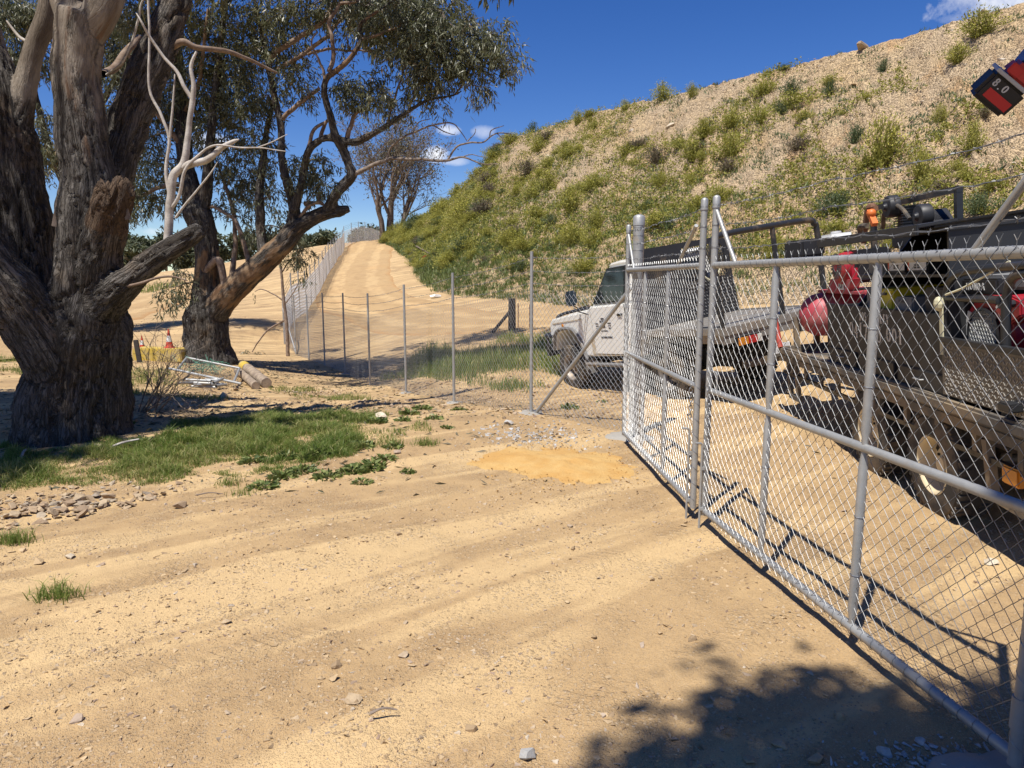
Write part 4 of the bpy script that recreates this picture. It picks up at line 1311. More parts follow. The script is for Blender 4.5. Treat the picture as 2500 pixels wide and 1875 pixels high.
# ---- the gum behind the photographer whose shade lies on the ground by the gate
T4 = thing("gum_tree", "gum tree behind the viewer, known only by its shade by the gate", "tree", (-3.2, -3.4, 0), world=True)
c4 = [[[-3.2, -3.4, -.2, .42, 0, 0], [-3.1, -3.3, 1.5, .34, 0, 0], [-2.8, -3.1, 3.5, .28, .4, 0], [-2.2, -2.8, 5.5, .22, .8, 0], [-1.6, -2.2, 7.5, .16, 1, 0], [-1.0, -1.6, 9, .09, 1, 0]],
      [[-2.6, -3.0, 4.2, .16, .5, 0], [-1.6, -2.4, 5.6, .12, .8, 0], [-0.6, -1.6, 6.6, .08, 1, 0], [0.2, -1.0, 7.2, .05, 1, 0]]]
o, sk4 = limbs_solid("trunk", c4, 0.06, T4, M['bark'], 1.0, 6)
cl4 = []
for (gx, gy, r) in ((0.95, 2.28, .40), (1.45, 2.22, .40), (1.9, 2.15, .38), (2.3, 2.3, .40), (0.7, 1.85, .40), (1.2, 1.75, .5), (1.8, 1.7, .5), (2.5, 1.8, .5), (0.9, 1.3, .6), (1.8, 1.2, .6), (2.6, 1.2, .6),
                    (1.2, 0.5, .7), (2.2, 0.4, .8), (0.6, -.4, .8), (1.6, -.6, .9), (2.8, -.6, .9), (3.0, 2.0, .45), (0.45, 1.45, .3), (1.5, 1.95, .4), (2.1, 1.95, .4)):
    gx += .16; gy -= .16
    for zz in (rng.uniform(7.4, 8.2), rng.uniform(8.6, 9.6)):
        cl4.append((gx - 0.275 * zz + rng.normal(0, .06), gy - 0.424 * zz + rng.normal(0, .06), zz, r * 1.06))
crown(cl4, sk4[0], "foliage", M['gum_leaf'], T4, rng, leaf=(0.22, 0.068), density=2.3)

# ---- wiry, half-bare tree at the top of the road


def grow(p, d, length, r, level, out, tips, rng, spread=0.55, up=0.25, maxl=5, kids=(3, 4)):
    n = 4
    pts = [[*p, r]]
    q = p.copy(); dd = d.copy()
    for i in range(n):
        dd = dd + rng.normal(0, 0.10, 3) + np.array([0, 0, up * 0.10]); dd /= np.linalg.norm(dd)
        q = q + dd * length / n
        pts.append([*q, r * (1 - 0.42 * (i + 1) / n)])
    out.append(pts)
    if level >= maxl:
        tips.append(q); return
    for k in range(rng.integers(*kids) if level else kids[1] + 2):
        t = rng.uniform(0.45, 1.0) if k else 1.0
        j = min(n, int(t * n))
        s = np.array(pts[j][:3])
        nd = dd + rng.normal(0, spread, 3) + np.array([0, 0, up]); nd /= np.linalg.norm(nd)
        grow(s, nd, length * rng.uniform(0.58, 0.80), pts[j][3] * rng.uniform(0.55, 0.75), level + 1, out, tips, rng, spread, up, maxl, kids)


def far_crown_leaves(pts, rng, n_per, size, mat, name, parent, spread):
    P = np.repeat(np.asarray(pts), n_per, 0)
    P = P + rng.normal(0, spread, P.shape)
    D = rng.normal(size=P.shape) + np.array([0, 0, -0.5]); D /= np.linalg.norm(D, axis=1)[:, None]
    n = len(P)
    V, Q, tone = leaves_mesh(P, D, size * rng.uniform(0.6, 1.4, n), size * 0.45 * rng.uniform(0.6, 1.4, n), rng)
    m = mesh_from(name, V, Q); add_attr(m, "tone", tone)
    return link(name, m, mat, parent)


BD = at_y(838 * KS, 522 * KS, 71)
T5 = thing("gum_tree", "wiry half bare gum tree with brownish leaves at the top of the dirt road", "tree", (BD[0], BD[1], hz(BD[0], BD[1])), world=True)
out, tips = [], []
r5 = np.random.default_rng(3)
for (dx, dz_, lean, r, L) in ((-0.5, 0, (-.16, 0, 1), .36, 4.6), (0.3, 0, (.05, 0.1, 1), .46, 5.0), (0.9, 0, (.42, -.1, 1), .28, 4.4)):
    grow(np.array([BD[0] + dx, BD[1], hz(BD[0], BD[1]) - 0.3]), np.array(lean, float) / np.linalg.norm(lean), L, r, 0, out, tips, r5, spread=0.46, up=0.22, maxl=5, kids=(3, 4))
C5 = [c for c in out]
for c in C5:
    for q in c: q[3] = max(q[3], 0.014)
branch_tubes("branches", C5, M['twig'], T5, 3, 2)
tips = np.array(tips)
far_crown_leaves(tips[r5.random(len(tips)) < 0.75], r5, 7, 0.22, M['dry_leaf'], "foliage", T5, 0.36)

# ---- tree line on the far side of the valley


def far_tree(px, py_base, py_top, Y, width_px, label, seed, dense=1.0, group="trees along the far side of the valley"):
    rr = np.random.default_rng(seed)
    b = at_y(px, py_base, Y); t = at_y(px, py_top, Y)
    hgt = t[2] - b[2]; wid = width_px / 1734 * Y
    o = thing("tree", label, "tree", (b[0], b[1], b[2] - 0.5), group)
    ch = [[[0, 0, -1, .03 * hgt], [0.03 * hgt, 0, hgt * .3, .025 * hgt], [0, 0.02 * hgt, hgt * .65, .015 * hgt], [0, 0, hgt * .9, .006 * hgt]]]
    for k in range(5):
        a = rr.uniform(0, 6.28); z0 = hgt * rr.uniform(.25, .6)
        ch.append([[0, 0, z0, .012 * hgt], [math.cos(a) * wid * .22, math.sin(a) * wid * .2, z0 + hgt * .14, .008 * hgt], [math.cos(a) * wid * .4, math.sin(a) * wid * .4, z0 + hgt * .25, .004 * hgt]])
    branch_tubes("trunk", ch, M['twig'], o, 5, 3)
    centres = []
    for k in range(14):
        a = rr.uniform(0, 6.28); q = rr.random() ** .6
        zc = rr.uniform(0.28, 0.92)
        wz = math.sin(min(1, (zc - .1) / .85) * math.pi) ** .5
        centres.append((math.cos(a) * wid * .42 * q * wz, math.sin(a) * wid * .42 * q * wz, hgt * zc))
    far_crown_leaves(centres, rr, int(210 * dense), 0.0118 * Y * 0.55, M['far_leaf'], "crown", o, np.array([wid * .10, wid * .10, hgt * .075]))
    return o


far_tree(60, 650, 520, 85, 130, "dark gum tree at the far left edge behind the trunks", 1)
far_tree(118, 655, 505, 82, 70, "slim tree seen in the gap left of the tallest trunk", 2)
far_tree(300, 655, 568, 105, 90, "rounded bush-like tree just right of the tallest trunk, far off", 3)
far_tree(355, 660, 575, 110, 80, "far tree between the tallest trunk and the dead limb", 4)
far_tree(405, 660, 562, 108, 80, "far tree just left of the dead upright limb", 5)
far_tree(330, 652, 590, 95, 90, "low far shrubby tree below the broken stub", 6)
far_tree(450, 665, 570, 112, 80, "far tree right behind the second gum's trunk", 7)
far_tree(520, 660, 565, 105, 80, "far tree seen between the limbs of the leaning gum", 8)
far_tree(590, 650, 560, 108, 80, "far tree right of the leaning gum's brown stem", 9)
far_tree(650, 640, 565, 108, 70, "far tree under the long orange limb", 10)
far_tree(705, 622, 560, 104, 60, "far tree left of the road fence's top", 11)
far_tree(790, 606, 558, 110, 76, "round grey green tree just left of the fence corner on the crest", 12, 1.3)
far_tree(900, 602, 548, 100, 84, "dark tree behind the crest fence beside the wiry gum", 13, 1.3)
far_tree(745, 615, 572, 125, 60, "small pale far tree on the skyline by the crest fence", 14)
far_tree(-120, 660, 500, 90, 160, "far tree outside the left edge", 15)
far_tree(200, 655, 560, 100, 100, "far tree hidden behind the tallest trunk", 16)
# ---------------------------------------------------------------- chain-link gate and fences


def project(p):
    c, s = math.cos(PITCH), math.sin(PITCH)
    dz = p[2] - CZ; d = p[1] * c - dz * s
    return 1250 + 1734 * p[0] / d, 937.5 - 1734 * (p[1] * s + dz * c) / d


def chainlink(poly, h, cell=0.07, r=0.0018, sides=4, lift=0.02, spikes=True):
    """Zig-zag wires woven along a ground polyline (x, y, z); returns vertices and quads."""
    poly = np.asarray(poly, float)
    seg = np.linalg.norm(np.diff(poly[:, :2], axis=0), axis=1)
    S = np.concatenate([[0], np.cumsum(seg)])
    w = cell / 2
    n = int(S[-1] / w)
    K = int(h / w)
    i = np.arange(n)[:, None]; k = np.arange(K + 1)[None]
    sgn = np.where((i + k) % 2 == 0, 1.0, -1.0)
    jit = RNG.normal(0, 0.03, (n, K + 1)) * w
    s = np.clip(w * (i + 0.5) + sgn * w / 2 + jit, 0, S[-1])
    z = np.repeat(k * w, n, 0) + RNG.normal(0, 0.02, (n, K + 1)) * w
    x = np.interp(s.ravel(), S, poly[:, 0]); y = np.interp(s.ravel(), S, poly[:, 1]); g = np.interp(s.ravel(), S, poly[:, 2])
    sag = 0.012 * np.sin(s * 2.1) * 0
    d = np.array([poly[-1, 1] - poly[0, 1], -(poly[-1, 0] - poly[0, 0])]); d /= np.linalg.norm(d)
    offn = (np.where(k % 2 == 0, 1, -1) * sgn).ravel() * r * 1.1
    bulge = 0.012 * np.sin(s.ravel() * 1.7 + z.ravel() * 2.3)
    P = np.stack([x + d[0] * (offn + bulge), y + d[1] * (offn + bulge), g + lift + z.ravel() + sag.ravel()], -1).reshape(n, K + 1, 3)
    P0 = P[:, :-1].reshape(-1, 3); P1 = P[:, 1:].reshape(-1, 3)
    if spikes:
        top = P[::2, -1]
        up = np.array([0, 0, 1.0]); t = np.array([d[1], -d[0], 0]) * -1
        P0 = np.vstack([P0, top, top + up * 0.018, top + up * 0.018])
        P1 = np.vstack([P1, top + up * 0.02, top + up * 0.045 + t * 0.014, top + up * 0.04 - t * 0.014])
    return prisms(P0, P1, r, sides)


def barbed(name, pts, parent, r=0.0016, sag=0.02, seed=0):
    """Two twisted strands with four-point barbs every 11 cm."""
    rr = np.random.default_rng(seed)
    pts = np.asarray(pts, float)
    C = []
    for a, b in zip(pts[:-1], pts[1:]):
        L = np.linalg.norm(b - a); n = max(4, int(L / 0.05)); t = np.linspace(0, 1, n, endpoint=False)
        C.append(a + (b - a) * t[:, None] - np.array([0, 0, 1]) * (sag * 4 * t * (1 - t))[:, None])
    C = np.vstack(C + [pts[-1:]])
    C = C + rr.normal(0, 0.003, C.shape)
    ph = np.arange(len(C)) * 1.3
    o = np.stack([np.cos(ph) * 0, np.cos(ph), np.sin(ph)], -1) * 0.0022
    P0 = [C[:-1] + o[:-1], C[:-1] - o[:-1]]; P1 = [C[1:] + o[1:], C[1:] - o[1:]]
    B = C[::2]
    for k in range(3):
        v = rr.normal(size=B.shape); v /= np.linalg.norm(v, axis=1)[:, None]
        P0.append(B - v * 0.014); P1.append(B + v * 0.014)
    V, Q = prisms(np.vstack(P0), np.vstack(P1), r, 3)
    return link(name, mesh_from(name, V, Q), M['wire_dull'], parent)


def pipe(name, a, b, r, parent, mat='galv', sides=14, cap=0.0, pinch=False):
    a, b = np.array(a, float), np.array(b, float)
    if pinch:
        t = np.array([0, .03, .09, .5, .91, .97, 1.0]); C = a + (b - a) * t[:, None]
        R = r * np.array([.62, .68, 1, 1, 1, .68, .62])
        return MB().tube(C, R, sides).build(name, M[mat], parent, smooth=True)
    m = MB().rod(a, b, r, sides)
    if cap:
        d = (b - a) / np.linalg.norm(b - a)
        m.tube(np.array([b - d * 0.055, b + d * 0.002, b + d * 0.012, b + d * 0.018]), np.array([r * 1.12, r * 1.12, r * 0.85, r * 0.3]), sides)
        m.tube(np.array([b - d * 0.062, b - d * 0.052]), r * 1.2, sides)
    return m.build(name, M[mat], parent, smooth=True)


G0 = np.array([1.150, 7.15, 0.0]); G1 = np.array([1.268, 4.80, 0.0]); G2 = np.array([1.306, 4.655, 0.0]); G3 = np.array([1.662, 2.14, 0.0])
Z_B, Z_M, Z_T, Z_P = 0.10, 0.93, 1.745, 2.17
up3 = np.array([0, 0, 1.0])


def along(A, B, px, z):
    """Parameter on A->B whose point at height z is seen at horizontal pixel px."""
    t = np.linspace(0, 1, 4000)
    P = A + (B - A) * t[:, None]
    c, s = math.cos(PITCH), math.sin(PITCH)
    d = P[:, 1] * c - (z - CZ) * s
    return t[np.argmin(np.abs(1250 + 1734 * P[:, 0] / d - px))]


def gate_leaf(A, B, label, hinge_at_a, ups, braces, seed):
    g = thing("gate_leaf", label, "gate", A if hinge_at_a else B, "leaves of the double chain-link gate", world=True)
    r = 0.0215
    Lh = np.linalg.norm(B - A); d = (B - A) / Lh; nrm = np.array([d[1], -d[0], 0])
    if nrm[0] > 0: nrm = -nrm          # towards the camera side (left)
    for e in (A, B):
        pipe("stile", e + up3 * (Z_B - 0.03), e + up3 * Z_P, r, g, cap=1)
    for z, nm in ((Z_B, "bottom_rail"), (Z_M, "middle_rail"), (Z_T, "top_rail")):
        pipe(nm, A + up3 * z, B + up3 * z, r * (1 if nm != "middle_rail" else 0.92), g)
    for px in ups:
        t = along(A, B, px, Z_M); p = A + (B - A) * t
        pipe("upright", p + up3 * (Z_B + .015), p + up3 * (Z_M - .012), r * .95, g, pinch=True)
        pipe("upright", p + up3 * (Z_M + .012), p + up3 * (Z_T - .015), r * .95, g, pinch=True)
        # tie wires
        for zz in (0.35, 0.62, 1.2, 1.45):
            ang = np.linspace(0, 2 * math.pi, 11); c0 = p + up3 * zz
            ring = c0 + (np.cos(ang)[:, None] * d + np.sin(ang)[:, None] * nrm) * (r + 0.001)
            V, Q = prisms(ring[:-1], ring[1:], 0.0016, 3)
            link("tie_wire", mesh_from("tie_wire", V, Q), M['wire'], g)
    for (pa, za, pb, zb) in braces:
        ta, tb = along(A, B, pa, za), along(A, B, pb, zb)
        pipe("brace", A + (B - A) * ta + up3 * za, A + (B - A) * tb + up3 * zb, 0.0135, g)
    off = nrm * (r * 0.35)
    V, Q = chainlink([A + off, B + off], Z_T - 0.045, 0.0705, 0.0013, 4, lift=0.07)
    o = link("wire_mesh", mesh_from("wire_mesh", V, Q), M['wire'], g)
    # spiral lacing round the rails and stiles
    P0, P1 = [], []
    ang = np.linspace(0, 2 * math.pi, 13)
    for z in (Z_B, Z_T):
        for s in np.arange(0.05, Lh - 0.03, 0.0705):
            c0 = A + d * s + up3 * z
            ring = c0 + (np.cos(ang)[:, None] * up3 + np.sin(ang)[:, None] * nrm) * (r + 0.0012) + d * (ang / 6.28 * 0.012)[:, None]
            P0.append(ring[:-1]); P1.append(ring[1:])
    for e in (A, B):
        a2 = np.linspace(0, 2 * math.pi * 14, 14 * 12); zz = np.linspace(Z_B + .03, Z_T - .03, len(a2))
        hx = e + up3 * zz[:, None] + (np.cos(a2)[:, None] * d + np.sin(a2)[:, None] * nrm) * (r + 0.0012)
        P0.append(hx[:-1]); P1.append(hx[1:])
    V, Q = prisms(np.vstack(P0), np.vstack(P1), 0.0015, 3)
    link("lacing_wire", mesh_from("lacing_wire", V, Q), M['wire'], g)
    for k, z in enumerate((1.86, 2.0, 2.125)):
        barbed("barbed_wire", [A + up3 * z, (A + B) / 2 + up3 * (z - .01), B + up3 * z], g, 0.0016, 0.015, seed * 10 + k)
        for e in (A, B):
            ring = e + up3 * z + (np.cos(ang)[:, None] * d + np.sin(ang)[:, None] * nrm) * (r + 0.002)
            V, Q = prisms(np.vstack([ring[:-1], ring[:-1] + up3 * .006]), np.vstack([ring[1:], ring[1:] + up3 * .006]), 0.0018, 3)
            link("tie_wire", mesh_from("tie_wire", V, Q), M['wire_dull'], g)
    return g, d, nrm


gl, dl, nl_ = gate_leaf(G0, G1, "far leaf of the steel mesh gate, in front of the white ute", True, (1571, 1625), ((1530, 2.1, 1548, Z_T), (1700, 2.02, 1652, Z_T)), 1)
gr, dr, nr_ = gate_leaf(G2, G3, "near leaf of the steel mesh gate, in front of the loaded trailer", False, (1876, 2111), ((1744, 2.1, 1797, Z_T), (2372, Z_T, 2640, 2.16)), 2)


def chain(name, top, n, parent, seed):
    rr = np.random.default_rng(seed)
    p = np.array(top, float)
    for k in range(n):
        ang = np.linspace(0, 2 * math.pi, 15)
        flat = np.array([1, 0, 0]) if k % 2 else np.array([0.2, 1, 0])
        ring = p + np.cos(ang)[:, None] * up3 * 0.020 + np.sin(ang)[:, None] * flat * 0.011
        MB().tube(ring, 0.0036, 6, caps=False).build("chain_link", M['wire'], parent, smooth=True)
        p = p + np.array([rr.normal(0, .002), rr.normal(0, .002), -0.030])


ca = G1 + np.array([-0.040, 0.02, 0])
ch = thing("gate_chain", "short chain hanging on the far gate leaf's latch stile", "chain", ca + up3 * 0.93, "chains at the gate latch", world=True)
chain("chain", ca + up3 * 0.93, 8, ch, 1)
cb = G2 + np.array([-0.012, -0.045, 0])
ch = thing("gate_chain", "longer chain hanging from the near gate leaf's handle", "chain", cb + up3 * 0.95, "chains at the gate latch", world=True)
chain("chain", cb + up3 * 0.95, 12, ch, 2)
# drop bolts and pull handles belong to the leaves
for (P, g, nn, dd, zt) in ((G1, gl, nl_, -dl, 0.62), (G2, gr, nr_, -dr, 0.56)):
    q = P + nn * 0.036 + dd * (0.03 if P is G1 else -0.012)
    m = MB().rod(q + up3 * -0.06, q + up3 * zt, 0.008, 8)
    m.tube(np.array([q + up3 * zt, q + up3 * (zt + .012) + nn * .01, q + up3 * (zt + .014) + nn * .05]), 0.008, 8)
    m.box(q + up3 * (zt - .16) - nn * .01, (.022, .03, .02)); m.box(q + up3 * 0.12 - nn * .01, (.022, .03, .02))
    m.build("drop_bolt", M['galv'], g, smooth=True)
hq = G2 + dr * 0.03
MB().tube(np.array([hq + up3 * 1.06, hq + dr * .07 + up3 * 1.06, hq + dr * .09 + up3 * 1.045, hq + dr * .09 + up3 * .95]), 0.0065, 7).build("pull_handle", M['galv'], gr, smooth=True)
hq = G1 - dl * 0.03
MB().tube(np.array([hq + up3 * 1.06, hq - dl * .10 + up3 * 1.06, hq - dl * .12 + up3 * 1.045, hq - dl * .12 + up3 * .93]), 0.0065, 7).build("pull_handle", M['galv'], gl, smooth=True)
# hinge clamp near the camera
m = MB().tube(np.array([G3 + up3 * .20, G3 + up3 * .31]), 0.027, 16)
m.box(G3 + np.array([0.06, -0.02, .255]), (0.10, .012, .05)); m.rod(G3 + np.array([.045, -.04, .255]), G3 + np.array([.045, .01, .255]), .008, 6)
m.build("hinge_clamp", M['galv'], gr, smooth=True)

# gate posts
sp = np.array([1.305, 7.46, 0])
gp = thing("gate_post", "thick capped steel gate post between fence and far gate leaf", "post", sp, "steel gate posts", world=True)
MB().rod(sp - up3 * .3, sp + up3 * 2.27, .057, 24).tube(np.array([sp + up3 * 2.2, sp + up3 * 2.285, sp + up3 * 2.30, sp + up3 * 2.312]), np.array([.061, .061, .05, .02]), 24).build("pipe", M['galv'], gp, smooth=True)
for z in (1.62, 1.79, 1.95, 2.1, 2.18, .5, 1.0):
    ang = np.linspace(0, 2 * math.pi, 21); ring = sp + up3 * z + np.stack([np.cos(ang), np.sin(ang), 0 * ang], -1) * .059
    V, Q = prisms(ring[:-1], ring[1:], .002, 3); link("tie_wire", mesh_from("tie_wire", V, Q), M['wire_dull'], gp)
MB().box(sp + np.array([-.08, -.15, 1.74]), (.10, .20, .06)).build("hinge_plate", M['galv'], gp, bevel=.004)
np_ = np.array([1.84, 2.02, 0])
gp = thing("gate_post", "near hinge post of the gate, just outside the right edge", "post", np_, "steel gate posts", world=True)
MB().rod(np_ - up3 * .3, np_ + up3 * 2.27, .057, 24).tube(np.array([np_ + up3 * 2.2, np_ + up3 * 2.285, np_ + up3 * 2.312]), np.array([.061, .061, .02]), 24).build("pipe", M['galv'], gp, smooth=True)


def footing(label, c, r, h=0.03, seed=0, group="concrete post footings"):
    rr = np.random.default_rng(seed)
    n = 26; ang = np.linspace(0, 2 * math.pi, n, endpoint=False)
    rad = r * (1 + 0.16 * np.sin(ang * 2 + seed) + 0.10 * np.sin(ang * 5 + seed * 2) + rr.normal(0, .04, n))
    g = hz(c[0], c[1])
    V = [(c[0], c[1], g + h)]
    for f, hh in ((.35, h), (.7, h * .9), (.95, h * .45), (1.08, -0.03)):
        for a, q in zip(ang, rad): V.append((c[0] + math.cos(a) * q * f, c[1] + math.sin(a) * q * f, g + hh + rr.normal(0, .004)))
    F = [(0, 1 + i, 1 + (i + 1) % n) for i in range(n)]
    for k in range(3):
        for i in range(n):
            j = (i + 1) % n; a = 1 + k * n
            F.append((a + i, a + n + i, a + n + j, a + j))
    me = mesh_from("concrete_footing", V, F, smooth=True)
    return tag(link("concrete_footing", me, M['concrete']), label, "footing", group)


footing("grey concrete footing at the near hinge post in the shaded corner", (1.74, 2.02), .36, .035, 1)
footing("pale concrete footing under the thick gate post", (1.25, 7.44), .22, .025, 2)

# ---- boundary fence
FP = [sp, *[np.array([x, y, 0]) for x, y in ((.24, 8.78), (-.9, 10.88), (-1.97, 13.05), (-3.1, 15.35), (-4.14, 17.5), (-5.2, 19.6), (-6.25, 21.75), (-7.3, 23.9), (-8.35, 26.0))]]
for p in FP: p[2] = hz(p[0], p[1])


def fence(label, posts, mesh_h, post_h, strands, cell, r, sides, group, corner_first=False, rung=0.021, barb_r=0.0016, fence_seed=0, spikes=True, skip_first=False, wire='wire'):
    f = thing("chain_link_fence", label, "fence", posts[0], group, world=True)
    for k, p in enumerate(posts):
        if k == 0 and skip_first: continue
        thick = 1.0
        m = MB().rod(p - up3 * .3, p + up3 * post_h, rung * thick, 10)
        m.build("post", M['galv'], f, smooth=True)
    poly = []
    for a, b in zip(posts[:-1], posts[1:]):
        n = 6
        for i in range(n):
            q = a + (b - a) * i / n; poly.append((q[0], q[1], a[2] + (b[2] - a[2]) * i / n))
    poly.append(tuple(posts[-1]))
    V, Q = chainlink(poly, mesh_h, cell, r, sides, 0.02, spikes)
    o = link("wire_mesh", mesh_from("wire_mesh", V, Q), M[wire], f)
    for k, z in enumerate(strands):
        barbed("barbed_wire", [p + up3 * z for p in posts], f, barb_r, 0.03, fence_seed + k)
    return f


F1 = fence("chain-link fence running back from the gate post into the dip", FP, 1.50, 2.0, (1.62, 1.77, 1.93), 0.072, 0.0019, 3, "chain-link fences of the yard", wire='wire_mid', skip_first=True)
# stay from the gate post and the bolt holes of the pickets
pipe("stay", sp + np.array([-.06, .05, 1.58]), FP[1] + np.array([0.05, -0.05, 0.0]), .022, F1)
pipe("stay", FP[-1] + up3 * 1.3, FP[-2] + up3 * .05, .022, F1)
for k, (i, r_) in enumerate(((1, .17), (2, .12), (3, .11), (5, .11))):
    footing(("concrete footing at the fence picket nearest the gate", "concrete footing at the second fence picket", "concrete footing at the third fence picket", "concrete footing at the fifth fence picket")[k], FP[i][:2], r_, .02, 5 + k)
UP = [FP[-1] + (np.array([-16.0, 69.0, 0]) - FP[-1]) * t for t in np.linspace(0, 1, 18)]
for p in UP: p[2] = hz(p[0], p[1])
F2 = fence("chain-link fence climbing beside the dirt road to the crest", UP, 1.5, 2.0, (1.65, 1.8, 1.95), 0.14, 0.0075, 3, "chain-link fences of the yard", wire='wire_far', rung=.028, barb_r=.004, fence_seed=30, spikes=False, skip_first=True)
TOPF = [UP[-1] + (np.array([-15.0, 84.0, 0]) - UP[-1]) * t for t in np.linspace(0, 1, 7)]
for p in TOPF: p[2] = hz(p[0], p[1])
F3 = fence("chain-link fence along the crest beside the wiry gum", TOPF, 1.5, 2.0, (1.65, 1.8, 1.95), 0.14, 0.006, 3, "chain-link fences of the yard", wire='wire_far', rung=.03, barb_r=.005, fence_seed=50, spikes=False, skip_first=True)

# old timber strainer with its stay behind the fence
wp = on_ground(1250, 806)
ow = thing("timber_post", "dark old timber strainer post with a slanting stay behind the fence", "post", wp, world=True)
MB().tube(np.array([wp - up3 * .3, wp + up3 * .3, wp + up3 * .7, wp + up3 * 1.02]), np.array([.13, .125, .12, .115]), 9).build("post", M['old_wood'], ow, smooth=True)
MB().rod(wp + np.array([-.05, 0, .62]), wp + np.array([-.62, -.35, -.05]), .055, 8).build("stay", M['old_wood'], ow, smooth=True)
for k, (px, h_) in enumerate(((1265, .8), (1293, .75))):
    q = on_ground(px, 800)
    o = thing("fence_picket", ("rusty steel picket right beside the old timber post", "thin picket a step right of the old timber post")[k], "picket", q, "old steel pickets by the timber post", world=True)
    MB().box(q + up3 * h_ / 2, (.035, .006, h_)).box(q + up3 * h_ / 2 + np.array([0, .016, 0]), (.006, .03, h_)).build("picket_bar", M['rust'], o)
    barbed("wire_offcut", [q + up3 * .6, q + np.array([.05, .02, .35])], o, .002, 0, 90 + k)
# ---------------------------------------------------------------- stones, plants and small things on the ground
rng = np.random.default_rng(77)


def rock_mesh(seed, n=12, flat=0.6):
    r = np.random.default_rng(seed)
    bm = bmesh.new()
    P = r.normal(size=(n, 3)); P /= np.linalg.norm(P, axis=1)[:, None]
    P *= r.uniform(0.75, 1.05, (n, 1)); P *= np.array([1, r.uniform(.6, .9), flat * r.uniform(.6, 1.1)])
    for p in P: bm.verts.new(p)
    res = bmesh.ops.convex_hull(bm, input=bm.verts)
    bmesh.ops.delete(bm, geom=[v for v in bm.verts if not v.link_faces], context='VERTS')
    bmesh.ops.triangulate(bm, faces=bm.faces)
    m = bpy.data.meshes.new("rock"); bm.to_mesh(m); bm.free()
    add_attr(m, "tone", np.full(len(m.vertices), r.random()))
    return m


def rock_arrays(m):
    V = np.array([v.co for v in m.vertices]); F = np.array([list(p.vertices) for p in m.polygons])
    return V, F


ROCKS = [rock_mesh(100 + i, 13, 0.55) for i in range(12)]
PEBBLES = [rock_arrays(rock_mesh(200 + i, 6, 0.6)) for i in range(12)]


def rand_rot(n, rng, tilt=0.5):
    a = rng.uniform(0, 2 * math.pi, n); tx, ty = rng.normal(0, tilt, n), rng.normal(0, tilt, n)
    ca, sa = np.cos(a), np.sin(a)
    Rz = np.zeros((n, 3, 3)); Rz[:, 0, 0] = ca; Rz[:, 0, 1] = -sa; Rz[:, 1, 0] = sa; Rz[:, 1, 1] = ca; Rz[:, 2, 2] = 1
    Rx = np.zeros((n, 3, 3)); Rx[:, 0, 0] = 1; Rx[:, 1, 1] = np.cos(tx); Rx[:, 1, 2] = -np.sin(tx); Rx[:, 2, 1] = np.sin(tx); Rx[:, 2, 2] = np.cos(tx)
    Ry = np.zeros((n, 3, 3)); Ry[:, 1, 1] = 1; Ry[:, 0, 0] = np.cos(ty); Ry[:, 0, 2] = np.sin(ty); Ry[:, 2, 0] = -np.sin(ty); Ry[:, 2, 2] = np.cos(ty)
    return Rz @ Rx @ Ry


def scatter_stuff(name, P, size, mat, label, cat, rng, variants=PEBBLES, tilt=0.4, kind="stuff", parent=None):
    """Many tiny stones as one object."""
    n = len(P); k = rng.integers(len(variants), size=n)
    R = rand_rot(n, rng, tilt)
    Vs, Fs, Ts, b = [], [], [], 0
    for i in range(len(variants)):
        idx = np.where(k == i)[0]
        if not len(idx): continue
        V, F = variants[i]
        W = np.einsum('nij,vj->nvi', R[idx], V) * size[idx][:, None, None] + P[idx][:, None]
        Fs.append((F[None] + (np.arange(len(idx)) * len(V))[:, None, None] + b).reshape(-1, 3))
        Vs.append(W.reshape(-1, 3)); Ts.append(np.repeat(rng.random(len(idx)), len(V))); b += len(idx) * len(V)
    m = mesh_from(name, np.vstack(Vs), np.vstack(Fs)); add_attr(m, "tone", np.concatenate(Ts))
    o = link(name, m, mat, parent, kind)
    if label: tag(o, label, cat)
    return o


def ground_pts(x, y, sink=0.0):
    return np.stack([x, y, height(x, y) + sink], -1)


# gravel over the bare foreground
n = 56000
rr_ = 1.3 + 10.5 * rng.random(n) ** 1.35
th = np.radians(rng.uniform(-46, 50, n))
x, y = rr_ * np.sin(th), rr_ * np.cos(th)
ca, sa = math.cos(math.radians(36)), math.sin(math.radians(36))
band = fbm(np.stack([(x * ca + y * sa) * .45, (-x * sa + y * ca) * 2.6, 0 * x], -1), 3, 15)
clump_ = fbm(np.stack([x, y, 0 * x], -1) * 2.4, 3, 16)
keep = (0.14 + 1.9 * clump_ - 1.3 * band + 0.12 * rng.random(n)) > 0.17
keep |= rng.random(n) < 0.07
x, y = x[keep], y[keep]
sz = 0.0045 + 0.0155 * rng.random(len(x)) ** 2.8
sz *= 1 + 0.08 * np.hypot(x, y)
scatter_stuff("gravel", ground_pts(x, y, -0.0018), sz, M['stone'], "fine loose gravel scattered over the bare ground", "gravel", rng)
